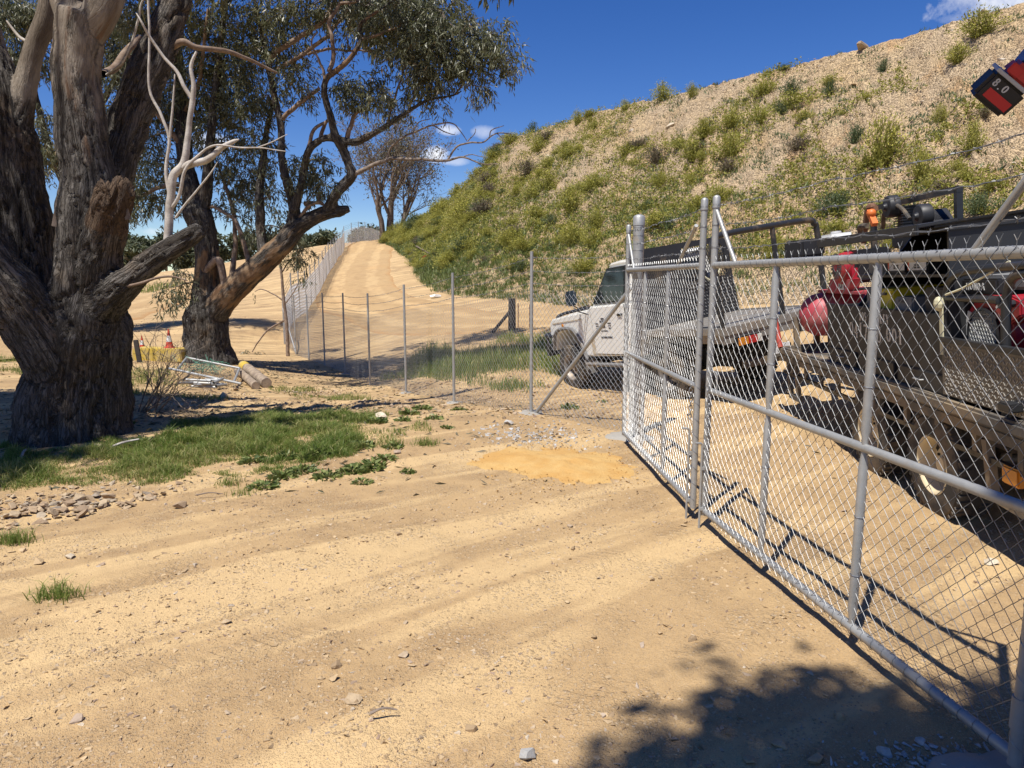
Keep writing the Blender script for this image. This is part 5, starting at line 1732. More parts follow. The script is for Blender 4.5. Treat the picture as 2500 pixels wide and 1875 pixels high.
# grit: splinters of a few millimetres
n = 50000
rr_ = 1.3 + 7.5 * rng.random(n) ** 1.25
th = np.radians(rng.uniform(-42, 46, n))
x, y = rr_ * np.sin(th), rr_ * np.cos(th)
k = (fbm(np.stack([x, y, 0 * x], -1) * 1.7, 3, 26) + .25 * rng.random(n)) > 0.02
x, y = x[k], y[k]
TET = [(np.array([[1, .2, -.2], [-.7, .8, -.2], [-.5, -.9, -.2], [.1, 0, .75]]) * np.array([1, s_, 1.0]), np.array([[0, 1, 3], [1, 2, 3], [2, 0, 3]])) for s_ in (.6, .8, 1.0)]
scatter_stuff("grit", ground_pts(x, y, 0.0), (.0028 + .0042 * rng.random(len(x)) ** 2) * (1 + .07 * np.hypot(x, y)), M['stone'], "fine sharp grit strewn over the near ground", "grit", rng, TET, .25)
# coarser rubble between the grass and the fence
n = 9000
x = rng.uniform(-5.4, 2.2, n); y = rng.uniform(7.9, 14.0, n)
m_ = fbm(np.stack([x, y, 0 * x], -1) * 1.1, 3, 19)
k = (m_ + 0.35 * rng.random(n) > 0.1) & (y > 8.3 + 0.10 * x)
x, y = x[k], y[k]
scatter_stuff("rubble", ground_pts(x, y, 0.0), 0.012 + 0.055 * rng.random(len(x)) ** 2.4, M['stone'], "coarse broken rubble between the grass and the fence", "rubble", rng)
n = 5000
x = rng.uniform(-22, -5, n); y = rng.uniform(8, 30, n)
scatter_stuff("rubble", ground_pts(x, y, 0.0), 0.010 + 0.05 * rng.random(n) ** 4, M['stone'], "loose stones on the bare slope beyond the trees at left", "rubble", rng)

# single stones lying about
for i in range(235):
    for _ in range(30):
        r_ = 1.6 + 8.0 * rng.random() ** 1.2; t_ = math.radians(rng.uniform(-40, 44)); xx, yy = r_ * math.sin(t_), r_ * math.cos(t_)
        if rng.random() < 0.35 + 0.65 * smooth01(np.array([(yy - 1.5 * -xx) / 6]))[0] * 0.5: break
    o = bpy.data.objects.new("stone", ROCKS[rng.integers(12)]); COL.objects.link(o)
    if not o.data.materials: o.data.materials.append(M['stone'])
    s = 0.012 + 0.022 * rng.random() ** 2
    o.scale = (s, s, s * 0.8); o.rotation_euler = (rng.normal(0, .3), rng.normal(0, .3), rng.uniform(0, 6.28))
    o.location = (xx, yy, hz(xx, yy) + s * 0.22); o.parent = GROUND
for (px, py, s, mt) in ((1285, 1858, .045, 'concrete_crumb'), (822, 1640, .035, 'stone'), (862, 1728, .04, 'stone'), (985, 1618, .03, 'stone'), (1150, 1790, .03, 'stone'), (930, 1020, .10, 'pale_stone'), (440, 1240, .07, 'pile_stone'), (2050, 1760, .03, 'stone'), (2160, 1850, .035, 'concrete_crumb'),
                         (1900, 1835, .035, 'stone'), (1830, 1860, .03, 'stone'), (2250, 1820, .03, 'concrete_crumb'), (1990, 1870, .04, 'stone'), (750, 1470, .02, 'stone'), (1592, 1420, .025, 'stone'), (1690, 1575, .03, 'stone'), (95, 1378, .05, 'stone'), (170, 1360, .05, 'pale_stone'), (240, 1100, .07, 'pale_stone'), (1240, 1035, .08, 'concrete_crumb'),
                         (970, 1110, .045, 'stone'), (2420, 1375, .05, 'pale_stone'), (545, 970, .12, 'pale_stone'), (575, 955, .10, 'pile_stone')):
    p = on_ground(px, py)
    me = rock_mesh(int(px * 7 + py), 16, .6); me.materials.append(M[mt])
    o = link("stone", me, None, GROUND); o.scale = (s, s, s); o.rotation_euler = (0, 0, rng.uniform(0, 6)); o.location = (p[0], p[1], hz(p[0], p[1]) + s * .25)

# ---- the heap of flat rocks by the grass
pc = at_z(200, 1235, 0)
heap = thing("rock_heap", "spread heap of flat brown rocks at the edge of the grass, lower left", "rocks", (pc[0], pc[1], 0), world=True)
PV = []
for i in range(12):
    me = rock_mesh(300 + i, 14, 0.42); me.materials.append(M['pile_stone']); PV.append(me)
cnt = 0
while cnt < 290:
    px = rng.uniform(-60, 455); py = rng.normal(1232, 34)
    lim = 1310 - 0.26 * max(px, 0)
    if py > lim or py < 1172 - 0.02 * px + (30 if px < 120 else 0): continue
    p = at_z(px, py, 0.0)
    core = 1 - min(1, abs(py - 1230) / 60)
    o = bpy.data.objects.new("rock", PV[rng.integers(12)]); COL.objects.link(o)
    o.parent = heap; o.matrix_parent_inverse = WORLD_INV[heap.name]
    s = (0.018 + 0.058 * rng.random() ** 2.4) * (1.1 if core > .5 else .75)
    o.scale = (s, s * rng.uniform(.7, 1), s * rng.uniform(.6, 1.0))
    o.rotation_euler = (rng.normal(0, .28), rng.normal(0, .28), rng.uniform(0, 6.28))
    o.location = (p[0], p[1], hz(p[0], p[1]) + s * .12 + 0.025 * core * rng.random())
    cnt += 1

# ---- orange sand spill and grey concrete crumbs by the gate post
sc_ = at_z(1365, 1128, 0)


def mound(name, c, rx, ry, h, mat, seed, rotz=0.0, amp=0.02):
    n, m = 26, 64
    V = []; F = []
    for i in range(n + 1):
        f = i / n
        for j in range(m):
            a = 2 * math.pi * j / m
            e = 1 + .16 * math.sin(2 * a + seed) + .10 * math.sin(3 * a + 2 * seed) + .07 * math.sin(7 * a) + .05 * math.sin(13 * a + 1) + .04 * math.sin(23 * a)
            lx, ly = math.cos(a) * rx * f * e, math.sin(a) * ry * f * e
            X = c[0] + lx * math.cos(rotz) - ly * math.sin(rotz); Y = c[1] + lx * math.sin(rotz) + ly * math.cos(rotz)
            V.append((X, Y, f))
    V = np.array(V); f = V[:, 2].copy()
    z = height(V[:, 0], V[:, 1]) + h * (1 - smooth01(f)) + 0.010 * (1 - f) - 0.012 * f + amp * fbm(np.stack([V[:, 0], V[:, 1], 0 * f], -1) * 9, 3, seed) * (1 - f * .35) - 0.02 * (f > .97)
    V[:, 2] = z
    for i in range(n):
        for j in range(m):
            k = (j + 1) % m
            F.append((i * m + j, (i + 1) * m + j, (i + 1) * m + k, i * m + k))
    return link(name, mesh_from(name, V, np.array(F), smooth=True), mat)


o = mound("sand_heap", sc_, .80, .82, .045, M['sand'], 3, 0.3, 0.016)
tag(o, "low spill of orange yellow sand on the ground before the far gate leaf", "sand")
n = 1800
q = rng.normal(size=(n, 2)) * np.array([.36, .44])
pts = np.array([at_z(1365, 1128, 0)])[:, :2] + q
scatter_stuff("sand_clods", ground_pts(pts[:, 0], pts[:, 1], .012), .004 + .014 * rng.random(n) ** 3, M['sand'], "small clods of orange sand around the spill", "sand", rng)
n = 620
cpx = rng.normal(1310, 75, n); cpy = rng.normal(1062, 16, n)
P = np.array([at_z(a, b, 0) for a, b in zip(cpx, cpy)])
scatter_stuff("concrete_crumbs", ground_pts(P[:, 0], P[:, 1], .004), .008 + .035 * rng.random(n) ** 2.8, M['concrete_crumb'], "grey crumbs of spilt concrete near the gate post", "concrete", rng)
n = 160
P = np.array([at_z(a, b, 0) for a, b in zip(rng.normal(2230, 90, n), rng.normal(1850, 22, n))])
scatter_stuff("concrete_crumbs", ground_pts(P[:, 0], P[:, 1], .004), .006 + .02 * rng.random(n) ** 2.5, M['concrete_crumb'], "grey crumbs of concrete in the shade by the near footing", "concrete", rng)

# ---- grass


def in_poly(x, y, poly):
    ins = np.zeros(len(x), bool); n = len(poly)
    for i in range(n):
        x1, y1 = poly[i]; x2, y2 = poly[(i + 1) % n]
        c = ((y1 > y) != (y2 > y)) & (x < (x2 - x1) * (y - y1) / (y2 - y1 + 1e-12) + x1)
        ins ^= c
    return ins


def blades(P, h, w, rng, lean=0.5):
    n = len(P); a = rng.uniform(0, 2 * math.pi, n)
    s = np.stack([np.cos(a), np.sin(a), 0 * a], -1); b = rng.uniform(0, 2 * math.pi, n)
    f = np.stack([np.cos(b), np.sin(b), 0 * b], -1) * (rng.random(n) * lean)[:, None]
    up = np.array([0, 0, 1.0])
    V = np.empty((n, 5, 3))
    V[:, 0] = P - s * (w / 2)[:, None]; V[:, 1] = P + s * (w / 2)[:, None]
    md = P + (up + f * .5) * (h * .55)[:, None]
    V[:, 2] = md + s * (w * .38)[:, None]; V[:, 3] = md - s * (w * .38)[:, None]
    V[:, 4] = P + (up + f * 1.5) * (h)[:, None] * (1 - 0.25 * np.linalg.norm(f, axis=1))[:, None]
    i = (np.arange(n) * 5)[:, None]
    return V.reshape(-1, 3), [np.hstack([i, i + 1, i + 2, i + 3]), np.hstack([i + 3, i + 2, i + 4])]


def spikes3(P, h, w, rng, lean=0.8):
    """Single-triangle blades for vegetation seen from afar."""
    n = len(P); a = rng.uniform(0, 2 * math.pi, n)
    s = np.stack([np.cos(a), np.sin(a), 0 * a], -1) * (w * .6)[:, None]; b = rng.uniform(0, 2 * math.pi, n)
    f = np.stack([np.cos(b), np.sin(b), 0 * b], -1) * (rng.random(n) * lean)[:, None]
    V = np.stack([P - s, P + s, P + (f + np.array([0, 0, 1.0])) * h[:, None]], 1)
    return V.reshape(-1, 3), np.arange(n * 3).reshape(-1, 3)


def grass(name, poly, n, h, w, label, seed, thr=-0.1, fr=1.2, lean=.55, mat='grass', edge=0.0):
    r = np.random.default_rng(seed)
    poly = np.array(poly); lo, hi = poly.min(0), poly.max(0)
    x = r.uniform(lo[0], hi[0], n * 3); y = r.uniform(lo[1], hi[1], n * 3)
    k = in_poly(x, y, poly); x, y = x[k][:n], y[k][:n]
    msk = fbm(np.stack([x, y, 0 * x], -1) * fr, 4, seed)
    # thin out towards the edge of the patch
    ed_ = np.full(len(x), 9.0)
    for i in range(len(poly)):
        a, b = poly[i], poly[(i + 1) % len(poly)]; d = b - a; tt = np.clip(((x - a[0]) * d[0] + (y - a[1]) * d[1]) / (d @ d), 0, 1)
        ed_ = np.minimum(ed_, np.hypot(x - a[0] - tt * d[0], y - a[1] - tt * d[1]))
    msk = msk - 0.55 * (1 - smooth01(ed_ / edge)) if edge else msk
    k = msk + r.normal(0, .07, len(x)) > thr; x, y, msk = x[k], y[k], msk[k]
    P = ground_pts(x, y, -.01)
    vig = np.clip(.5 + (msk - thr) * 1.5, .35, 1.2) * np.clip(.95 + .9 * fbm(np.stack([x, y, 0 * x], -1) * 7, 2, seed + 8), .35, 1.7)
    V, F = blades(P, h * r.uniform(.5, 1.25, len(x)) * vig, w * r.uniform(.6, 1.3, len(x)), r, lean)
    m = mesh_from(name, V, F)
    tone = np.clip(.42 + .5 * fbm(np.stack([x, y, 0 * x], -1) * 2.2, 3, seed + 3) + r.normal(0, .24, len(x)), 0, .999)
    tone = np.where(r.random(len(x)) < .09, .99, tone)          # dry straw among the green
    add_attr(m, "tone", np.repeat(tone, 5))
    o = link(name, m, M[mat], kind="stuff")
    return tag(o, label, "grass")


def gz(*pp):
    return [tuple(at_z(px, py, 0.0)[:2]) for px, py in pp]


grass("grass", gz((-60, 1085), (150, 1095), (335, 1075), (430, 1040), (560, 1010), (700, 1005), (850, 1000), (915, 1010), (905, 1050), (940, 1085), (860, 1120), (760, 1145), (660, 1165), (600, 1170), (500, 1150), (400, 1175), (290, 1190), (130, 1205), (-80, 1250)), 82000, .085, .0060,
      "lush green grass around the foot of the huge old gum", 41, thr=-0.46, fr=2.4, lean=1.0, edge=.42)
grass("grass", gz((640, 985), (1000, 1000), (1060, 1060), (950, 1110), (820, 1080), (680, 1010)), 9000, .07, .006, "thin grass and weeds fading out towards the fence", 42, thr=.05, fr=2.2)
grass("grass", [(-2.0, 13.5), (-1.0, 12.0), (.6, 11.0), (1.4, 12.5), (2.2, 15.5), (2.0, 19), (0.5, 21.0), (-1.5, 21.5), (-3.6, 19.5), (-3.2, 16.5)], 26000, .26, .014, "shaded grass in the dip behind the fence", 43, thr=-.16, fr=.9, edge=1.2)
grass("grass", [(-12, 17), (-7.6, 15.2), (-6.2, 13.2), (-4.6, 12.0), (-4.4, 10.6), (-6, 11), (-8.6, 12.5), (-12, 15)], 9000, .13, .009, "patchy grass around the cones and the lying mesh panel", 44, thr=.0, fr=1.0)
grass("grass", [(-5.0, 15.4), (-3.3, 13.4), (-2.2, 11.4), (-3.2, 11.2), (-4.6, 13.2)], 3500, .10, .008, "thin grass strip on the bank below the fence", 45, thr=.06, fr=1.2)
grass("grass", [(-50, 40), (-26, 52), (-26, 60), (-50, 60)], 5000, .4, .05, "green strip of pasture beyond the pale track", 46, thr=-.1, fr=.2)
for (px, py, n_, lab) in ((140, 1465, 240, "lone tuft of grass on the bare ground, lower left"), (30, 1322, 260, "small tuft of grass below the rock heap at the left edge"), (560, 1180, 120, "sprig of grass at the bare edge right of the rock heap"), (590, 1205, 60, "tiny sprig of grass on the bare dirt"), (1040, 1090, 200, "tuft of grass beside the grey concrete crumbs")):
    c = at_z(px, py, 0); r_ = np.random.default_rng(px)
    q = c[:2] + r_.normal(0, .05, (n_, 2)) * np.array([1.2, .8])
    V, F = blades(ground_pts(q[:, 0], q[:, 1], -.005), r_.uniform(.04, .12, n_), r_.uniform(.003, .006, n_), r_, 1.0)
    m = mesh_from("grass_tuft", V, F); add_attr(m, "tone", np.repeat(r_.uniform(0.2, .8, n_), 5))
    tag(link("grass_tuft", m, M['grass'], kind="stuff"), lab, "grass tuft")


def weed_mesh(seed, n=60, leaf=.05):
    r = np.random.default_rng(seed)
    a = r.uniform(0, 6.28, n); rad = r.random(n) ** .6
    B = np.stack([np.cos(a) * rad * .7, np.sin(a) * rad * .7, r.uniform(0, .35, n) * (1.1 - rad)], -1)
    D = np.stack([np.cos(a), np.sin(a), r.uniform(.1, .9, n)], -1) + r.normal(0, .3, (n, 3)); D /= np.linalg.norm(D, axis=1)[:, None]
    V, Q, tone = leaves_mesh(B, D, r.uniform(.25, .5, n), r.uniform(.16, .3, n), r, .12)
    S0 = np.zeros((n, 3)); V2, Q2 = prisms(S0, B, .012, 3)
    m = mesh_from("weed", np.vstack([V, V2]), np.vstack([Q, Q2 + len(V)])); add_attr(m, "tone", np.concatenate([tone, np.full(len(V2), .2)]))
    m.materials.append(M['weed_leaf'])
    return m


WEEDS = [weed_mesh(i, 110) for i in range(5)]
for i, (px, py, s) in enumerate(((860, 1150, .16), (905, 1140, .18), (940, 1120, .14), (880, 1095, .17), (960, 1095, .12), (800, 1165, .15), (735, 1150, .16), (690, 1165, .14), (645, 1185, .16), (770, 1120, .17), (700, 1120, .14), (830, 1110, .13),
                                 (1000, 1010, .16), (1030, 1000, .16), (1060, 1022, .14), (1120, 1000, .13), (985, 1030, .12), (1090, 1045, .10), (920, 1035, .16), (885, 1180, .10), (995, 1150, .08), (300, 1040, .14), (350, 1090, .16), (620, 1130, .15), (1390, 1000, .14), (1470, 985, .1))):
    p = on_ground(px, py)
    o = bpy.data.objects.new("weed_plant", WEEDS[i % 5]); COL.objects.link(o)
    o.location = (p[0], p[1], p[2] - .01); o.scale = (s, s, s * rng.uniform(.8, 1.3)); o.rotation_euler = (0, 0, rng.uniform(0, 6.28))
    tag(o, "low broad-leaved weed on the ground between grass and gate", "weed", "broad-leaved weeds by the grass edge")

# fallen leaves and twigs under the trees
n = 5200
x = np.concatenate([rng.normal(-4.2, 2.6, n // 2), rng.normal(-5.2, 2.6, n // 2)]); y = np.concatenate([rng.normal(8.6, 1.6, n // 2), rng.normal(15.6, 2.2, n // 2)])
k = y > 5.2; x, y = x[k], y[k]
P = ground_pts(x, y, .008)
D = np.stack([rng.normal(size=len(x)), rng.normal(size=len(x)), rng.normal(0, .2, len(x))], -1); D /= np.linalg.norm(D, axis=1)[:, None]
V, Q, tone = leaves_mesh(P, D, rng.uniform(.05, .13, len(x)), rng.uniform(.012, .025, len(x)), rng, .1)
m = mesh_from("leaf_litter", V, Q); add_attr(m, "tone", tone)
tag(link("leaf_litter", m, M['dry_leaf'], kind="stuff"), "fallen gum leaves and bark scraps under the trees", "leaf litter")
for i, (px, py, L, a, lab) in enumerate(((262, 1108, .28, .4, "pale stick lying in the grass before the huge gum"), (52, 1125, .16, 1.9, "short white stick upright in the grass at the left edge"), (905, 1780, .10, .2, "thin dark twig lying on the near dirt"), (480, 1215, .2, .1, "thin brown stick at the bare edge by the rock heap"))):
    p = on_ground(px, py)
    d = np.array([math.cos(a), math.sin(a), .25 if i < 2 else .02]) * L
    C = np.array([p + [0, 0, .03], p + d * .5 + [0, 0, .045], p + d + [0, 0, .03]])
    o = MB().tube(catmull(C, 4), np.linspace(.012, .006, 9) * (1.3 if i < 2 else .5), 6).build("stick", M['dead'] if i < 2 else M['twig'], None, smooth=True)
    tag(o, lab, "stick")

# ---- bare shrub right of the big trunk
sb = at_z(345, 1010, 0)
bs = thing("bare_shrub", "leafless twiggy shrub growing at the right side of the huge gum", "shrub", sb, world=True)
out, tips = [], []
r9 = np.random.default_rng(31)
for k in range(8):
    d = np.array([r9.uniform(-.1, .9), r9.uniform(-.3, .3), r9.uniform(.35, 1.3)]); d /= np.linalg.norm(d)
    grow(np.array([sb[0] + r9.normal(0, .06), sb[1] + .1, 0.0]), d, r9.uniform(.4, .62), .011, 0, out, tips, r9, .5, .15, 3, (2, 3))
for c in out:
    for q in c: q[3] = max(q[3], .0022)
branch_tubes("stems", out, M['twig'], bs, 4, 2)["kind"] = "stuff"

# ---- sapling in front of the fence corner, with a long bent side branch
sp_b = on_ground(702, 870)
Ys = sp_b[1]
sap = thing("sapling", "thin sapling with sparse leaves before the fence corner", "tree", sp_b, world=True)


def sp_(x, y, w): return tp(x, y, Ys, w)


branch_each("stem", [[sp_(622, 772, 9), sp_(619, 700, 8), sp_(612, 640, 7), sp_(608, 590, 6), sp_(600, 540, 5), sp_(606, 490, 3.5)]], M['branch'], sap, 6, 5, .01)
branch_each("branch", [[sp_(618, 690, 5), sp_(600, 700, 5), sp_(580, 712, 4), sp_(560, 735, 3.5), sp_(545, 760, 2.5)], [sp_(613, 650, 4), sp_(590, 635, 3), sp_(565, 625, 2.5), sp_(550, 630, 1.5)],
                       [sp_(608, 590, 4), sp_(628, 560, 3), sp_(650, 550, 2.5)], [sp_(604, 560, 4), sp_(590, 530, 3), sp_(580, 500, 2)], [sp_(614, 660, 3), sp_(635, 630, 2.5), sp_(650, 600, 1.5)]], M['branch'], sap, 5, 5, .01)
cl = [clump2(x, y, r_, Ys) for (x, y, r_) in ((620, 545, 18), (645, 555, 16), (600, 515, 18), (555, 628, 9), (650, 600, 10), (530, 770, 14), (545, 765, 12), (585, 500, 16), (632, 520, 16))]
crown(cl, None, "foliage", M['gum_leaf'], sap, rng, leaf=(.13, .028), density=.55, twigs=False)

# ---- traffic cones and the yellow barrier
blk = on_ground(385, 880)
bY = blk[1]


def at_gnd(px, Y):
    X = (px - 1250) / 1734 * (Y * math.cos(PITCH) + 1.9 * math.sin(PITCH))
    return np.array([X, Y, hz(X, Y)])


Lb = 128 / 1734 * bY
o = MB().prism([(-Lb / 2, 0), (Lb / 2, 0), (Lb / 2 - .03, .30), (-Lb / 2 + .03, .32)], -.22, .22).build("concrete_barrier", M['yellow_concrete'], None, bevel=.02)
o.location = (blk[0], blk[1] + .2, blk[2] - .03); o.rotation_euler = (0, 0, math.radians(-4))
tag(o, "worn yellow concrete block lying left of the leaning gum", "barrier")


def cone(p, h, label, tilt=0.0):
    t = thing("traffic_cone", label, "cone", p, "traffic cones by the yellow block")
    t.rotation_euler = (tilt, tilt * .5, .4)
    r0 = h * .20
    def prof(z): return r0 * (1 - z / h * .86)
    MB().lathe([(r0 * 1.02, .04 * h), (prof(.34 * h), .34 * h)], 'z', seg=24).lathe([(prof(.66 * h), .66 * h), (prof(h), h), (prof(h) * .5, h)], 'z', seg=24).build("shell", M['cone_red'], t, smooth=True)
    MB().lathe([(prof(.34 * h) * 1.01, .34 * h), (prof(.66 * h) * 1.01, .66 * h)], 'z', seg=24).build("reflective_band", M['cone_white'], t, smooth=True)
    MB().box((0, 0, .025 * h), (h * .52, h * .52, .05 * h)).build("base", M['cone_red'], t, bevel=.006)


cp = at_y(414, 848, bY + .25); cone((cp[0], cp[1], blk[2] + .27), 47 / 1734 * bY, "orange and white traffic cone standing on the yellow block")
cp = at_gnd(350, bY + .5); cone((cp[0], cp[1], blk[2] + .22), 30 / 1734 * bY * 1.15, "smaller faded orange cone beside the wooden stake", .05)
st = at_gnd(342, bY - .35)
o = MB().box((0, 0, .18), (.10, .05, .62)).build("wooden_stake", M['old_wood'], None, bevel=.008); o.location = st; o.rotation_euler = (.05, -.08, .2)
tag(o, "short dark wooden stake in front of the yellow block", "stake")

# ---- spare mesh panel, pipes and logs lying near the leaning gum
pb = on_ground(500, 940)
Yp = pb[1]
A_ = at_y(411, 899, Yp + .3); B_ = at_y(589, 937, Yp - .25); C_ = at_y(585, 899, Yp + 1.3); D_ = at_y(456, 873, Yp + 1.6)
pan = thing("mesh_panel", "spare pipe-framed mesh panel lying propped near the leaning gum", "panel", (A_ + B_) / 2, world=True)
A2 = A_ + (B_ - A_) * .12; B2_ = A_ + (B_ - A_) * .9
for nm, a, b, r_ in (("rail", A_, B_, .024), ("rail", D_, C_, .022), ("end_tube", A2, D_, .022), ("end_tube", B2_, C_, .022)):
    pipe(nm, a, b, r_, pan)
ms, mt = [], []
for i in range(24):
    t0 = i / 23
    for (p, q_, r_, s_) in ((A2, B2_, D_, C_),):
        ms.append(p + (q_ - p) * t0); mt.append(r_ + (s_ - r_) * max(0, t0 - .25)); ms.append(p + (q_ - p) * t0); mt.append(r_ + (s_ - r_) * min(1, t0 + .25))
V, Q = prisms(np.array(ms), np.array(mt), .0025, 3); link("wire_mesh", mesh_from("wire_mesh", V, Q), M['wire'], pan)
r8 = np.random.default_rng(9)
gp_ = on_ground(508, 948)
for k in range(13):
    a = r8.uniform(-.5, .5) + (1.2 if k % 3 == 0 else .2); L = r8.uniform(.25, .55)
    c = gp_ + np.array([r8.normal(0, .16), r8.normal(0, .13), .03 + .035 * (k % 4)])
    d = np.array([math.cos(a), math.sin(a), r8.normal(0, .06)]) * L / 2
    ob = MB().tube(np.array([c - d, c + d]), .024, 10, caps=False).build("pipe_offcut", M['galv'], None, smooth=True)
    tag(ob, "short galvanised pipe offcut in the pile under the mesh panel", "pipe", "pipe offcuts under the mesh panel")
for k, (a, b) in enumerate((((503, 926), (487, 957)), ((535, 926), (523, 948)))):
    pa, pb_ = at_y(*a, Yp + .1), at_y(*b, Yp - .35)
    ob = MB().tube(np.array([pa, pb_]), .024, 10).build("pipe_leg", M['galv'], None, smooth=True); ob.name = "steel_pipe"
    tag(ob, ("longer pipe leaning on the mesh panel's front rail", "shorter pipe leaning right on the mesh panel's front rail")[k], "pipe")
P0 = np.repeat([on_ground(498, 912) + np.array([0, .1, .12])], 160, 0) + r8.normal(0, 1, (160, 3)) * np.array([.22, .12, .05])
V, Q = prisms(P0, P0 + r8.normal(0, .10, P0.shape), .004, 3)
tag(link("netting_bundle", mesh_from("netting_bundle", V, Q), M['net_green']), "tangle of green netting on the mesh panel", "netting")


def log(label, a, b, r, mat, seed, ya, yb, paint=False):
    A, B = at_y(*a, ya), at_y(*b, yb)
    A[2] = hz(A[0], A[1]) + r * .9; B[2] = hz(B[0], B[1]) + r * .9
    t = thing("log", label, "log", A, "logs beside the leaning gum", world=True)
    C = catmull(np.array([A, A * .6 + B * .4 + [0, 0, .01], B]), 10)
    R = r * (1 + .05 * np.sin(np.arange(len(C)) * 1.1))
    Vv, Qq = tube_arrays(C, R, 18)
    nrm = (Vv - np.repeat(C, 18, 0)); nn = fbm(Vv * 14, 3, seed)
    Vv = Vv + nrm * (nn * .10)[:, None]
    e = len(Vv)
    F = [tuple(q) for q in Qq] + [tuple(range(18))[::-1], tuple(range(e - 18, e))]
    mm = mesh_from("bark", Vv, F, smooth=False); link("bark", mm, M[mat], t)
    if paint:
        Vp, Qp = tube_arrays(C[:6], R[:6] * 1.04, 18); link("yellow_paint", mesh_from("yellow_paint", Vp, Qp, smooth=True), M['yellow_concrete'], t)


log("thick cut log with a yellow painted end lying beside the leaning gum", (593, 872), (650, 925), .10, 'log', 1, 15.6, 13.4, True)
log("thinner split log lying left of the thick one", (578, 878), (624, 930), .075, 'log', 2, 15.0, 13.0)

# ---- vegetation and rocks of the embankment


def bank_pick(n, rng, dens):
    """Points on the slope chosen by a density given in the photograph's frame of the slope (u, v)."""
    u = rng.random(n * 4); v = rng.random(n * 4) ** .9
    P = bank_surface(u, v)
    keep = rng.random(n * 4) < dens(u, v, P)
    return P[keep][:n], u[keep][:n], v[keep][:n]


def veg_dens(u, v, P):
    m = fbm(P * .30, 4, 121)
    left = smooth01((0.80 - u) / .30)
    low = smooth01((.42 - v) / .3) * smooth01((0.70 - u) / .15)
    d = smooth01((m + .14 + .44 * left - .06 - .10 * v) / .28)
    return np.clip(np.maximum(d, low * .95), 0, 1) * (v < .995)


r6 = np.random.default_rng(66)
# green turf towards the toe and dry-green tufts above it
P, u, v = bank_pick(9000, r6, lambda u, v, P: veg_dens(u, v, P) * smooth01((.72 - v) / .5) * smooth01((.75 - u) / .2))
B = np.repeat(P, 11, 0) + r6.normal(0, .10, (len(P) * 11, 3)) * np.array([1, 1, .1])
sc = .0055 * np.repeat(P[:, 1], 11)
V, F = spikes3(B, r6.uniform(.08, .26, len(B)), r6.uniform(.6, 1.3, len(B)) * .034, r6, .9)
m = mesh_from("bank_turf", V, F); add_attr(m, "tone", np.repeat(np.clip(np.repeat(r6.uniform(0, .75, len(P)), 11) + r6.normal(0, .12, len(B)), 0, .95), 3))
tag(link("bank_turf", m, M['weed_leaf'], kind="stuff"), "dark green turf covering the lower embankment", "turf")
P, u, v = bank_pick(14500, r6, lambda u, v, P: veg_dens(u, v, P) * smooth01((v - .10) / .25))
B = np.repeat(P, 8, 0) + r6.normal(0, .13, (len(P) * 8, 3)) * np.array([1, 1, .0]); B[:, 2] += r6.random(len(B)) ** 1.5 * .26
D = r6.normal(size=B.shape) + np.array([0, 0, .5]); D /= np.linalg.norm(D, axis=1)[:, None]
V, F, _t = leaves_mesh(B, D, r6.uniform(.08, .18, len(B)), r6.uniform(.045, .085, len(B)), r6, .1)
m = mesh_from("bank_weeds", V, F); add_attr(m, "tone", np.repeat(np.clip(np.repeat(r6.uniform(0.0, .9, len(P)), 8) + r6.normal(0, .10, len(B)), 0, .99), 4))
tag(link("bank_weeds", m, M['bush_leaf'], kind="stuff"), "thin yellow green weeds over the embankment's upper slope", "weeds")
P, u, v = bank_pick(3800, r6, lambda u, v, P: .5 * smooth01((fbm(P * .6, 3, 99) + .05) / .3) + .08)
B = np.repeat(P, 12, 0) + r6.normal(0, .12, (len(P) * 12, 3)) * np.array([1, 1, .1])
V, F = spikes3(B, r6.uniform(.06, .2, len(B)), r6.uniform(.6, 1.3, len(B)) * .036, r6, 1.0)
m = mesh_from("bank_seedlings", V, F); add_attr(m, "tone", np.repeat(np.repeat(r6.uniform(0, 1, len(P)), 12), 3))
tag(link("bank_seedlings", m, M['bush_dark'], kind="stuff"), "scattered dark seedlings dotted over the bare spoil", "seedlings")
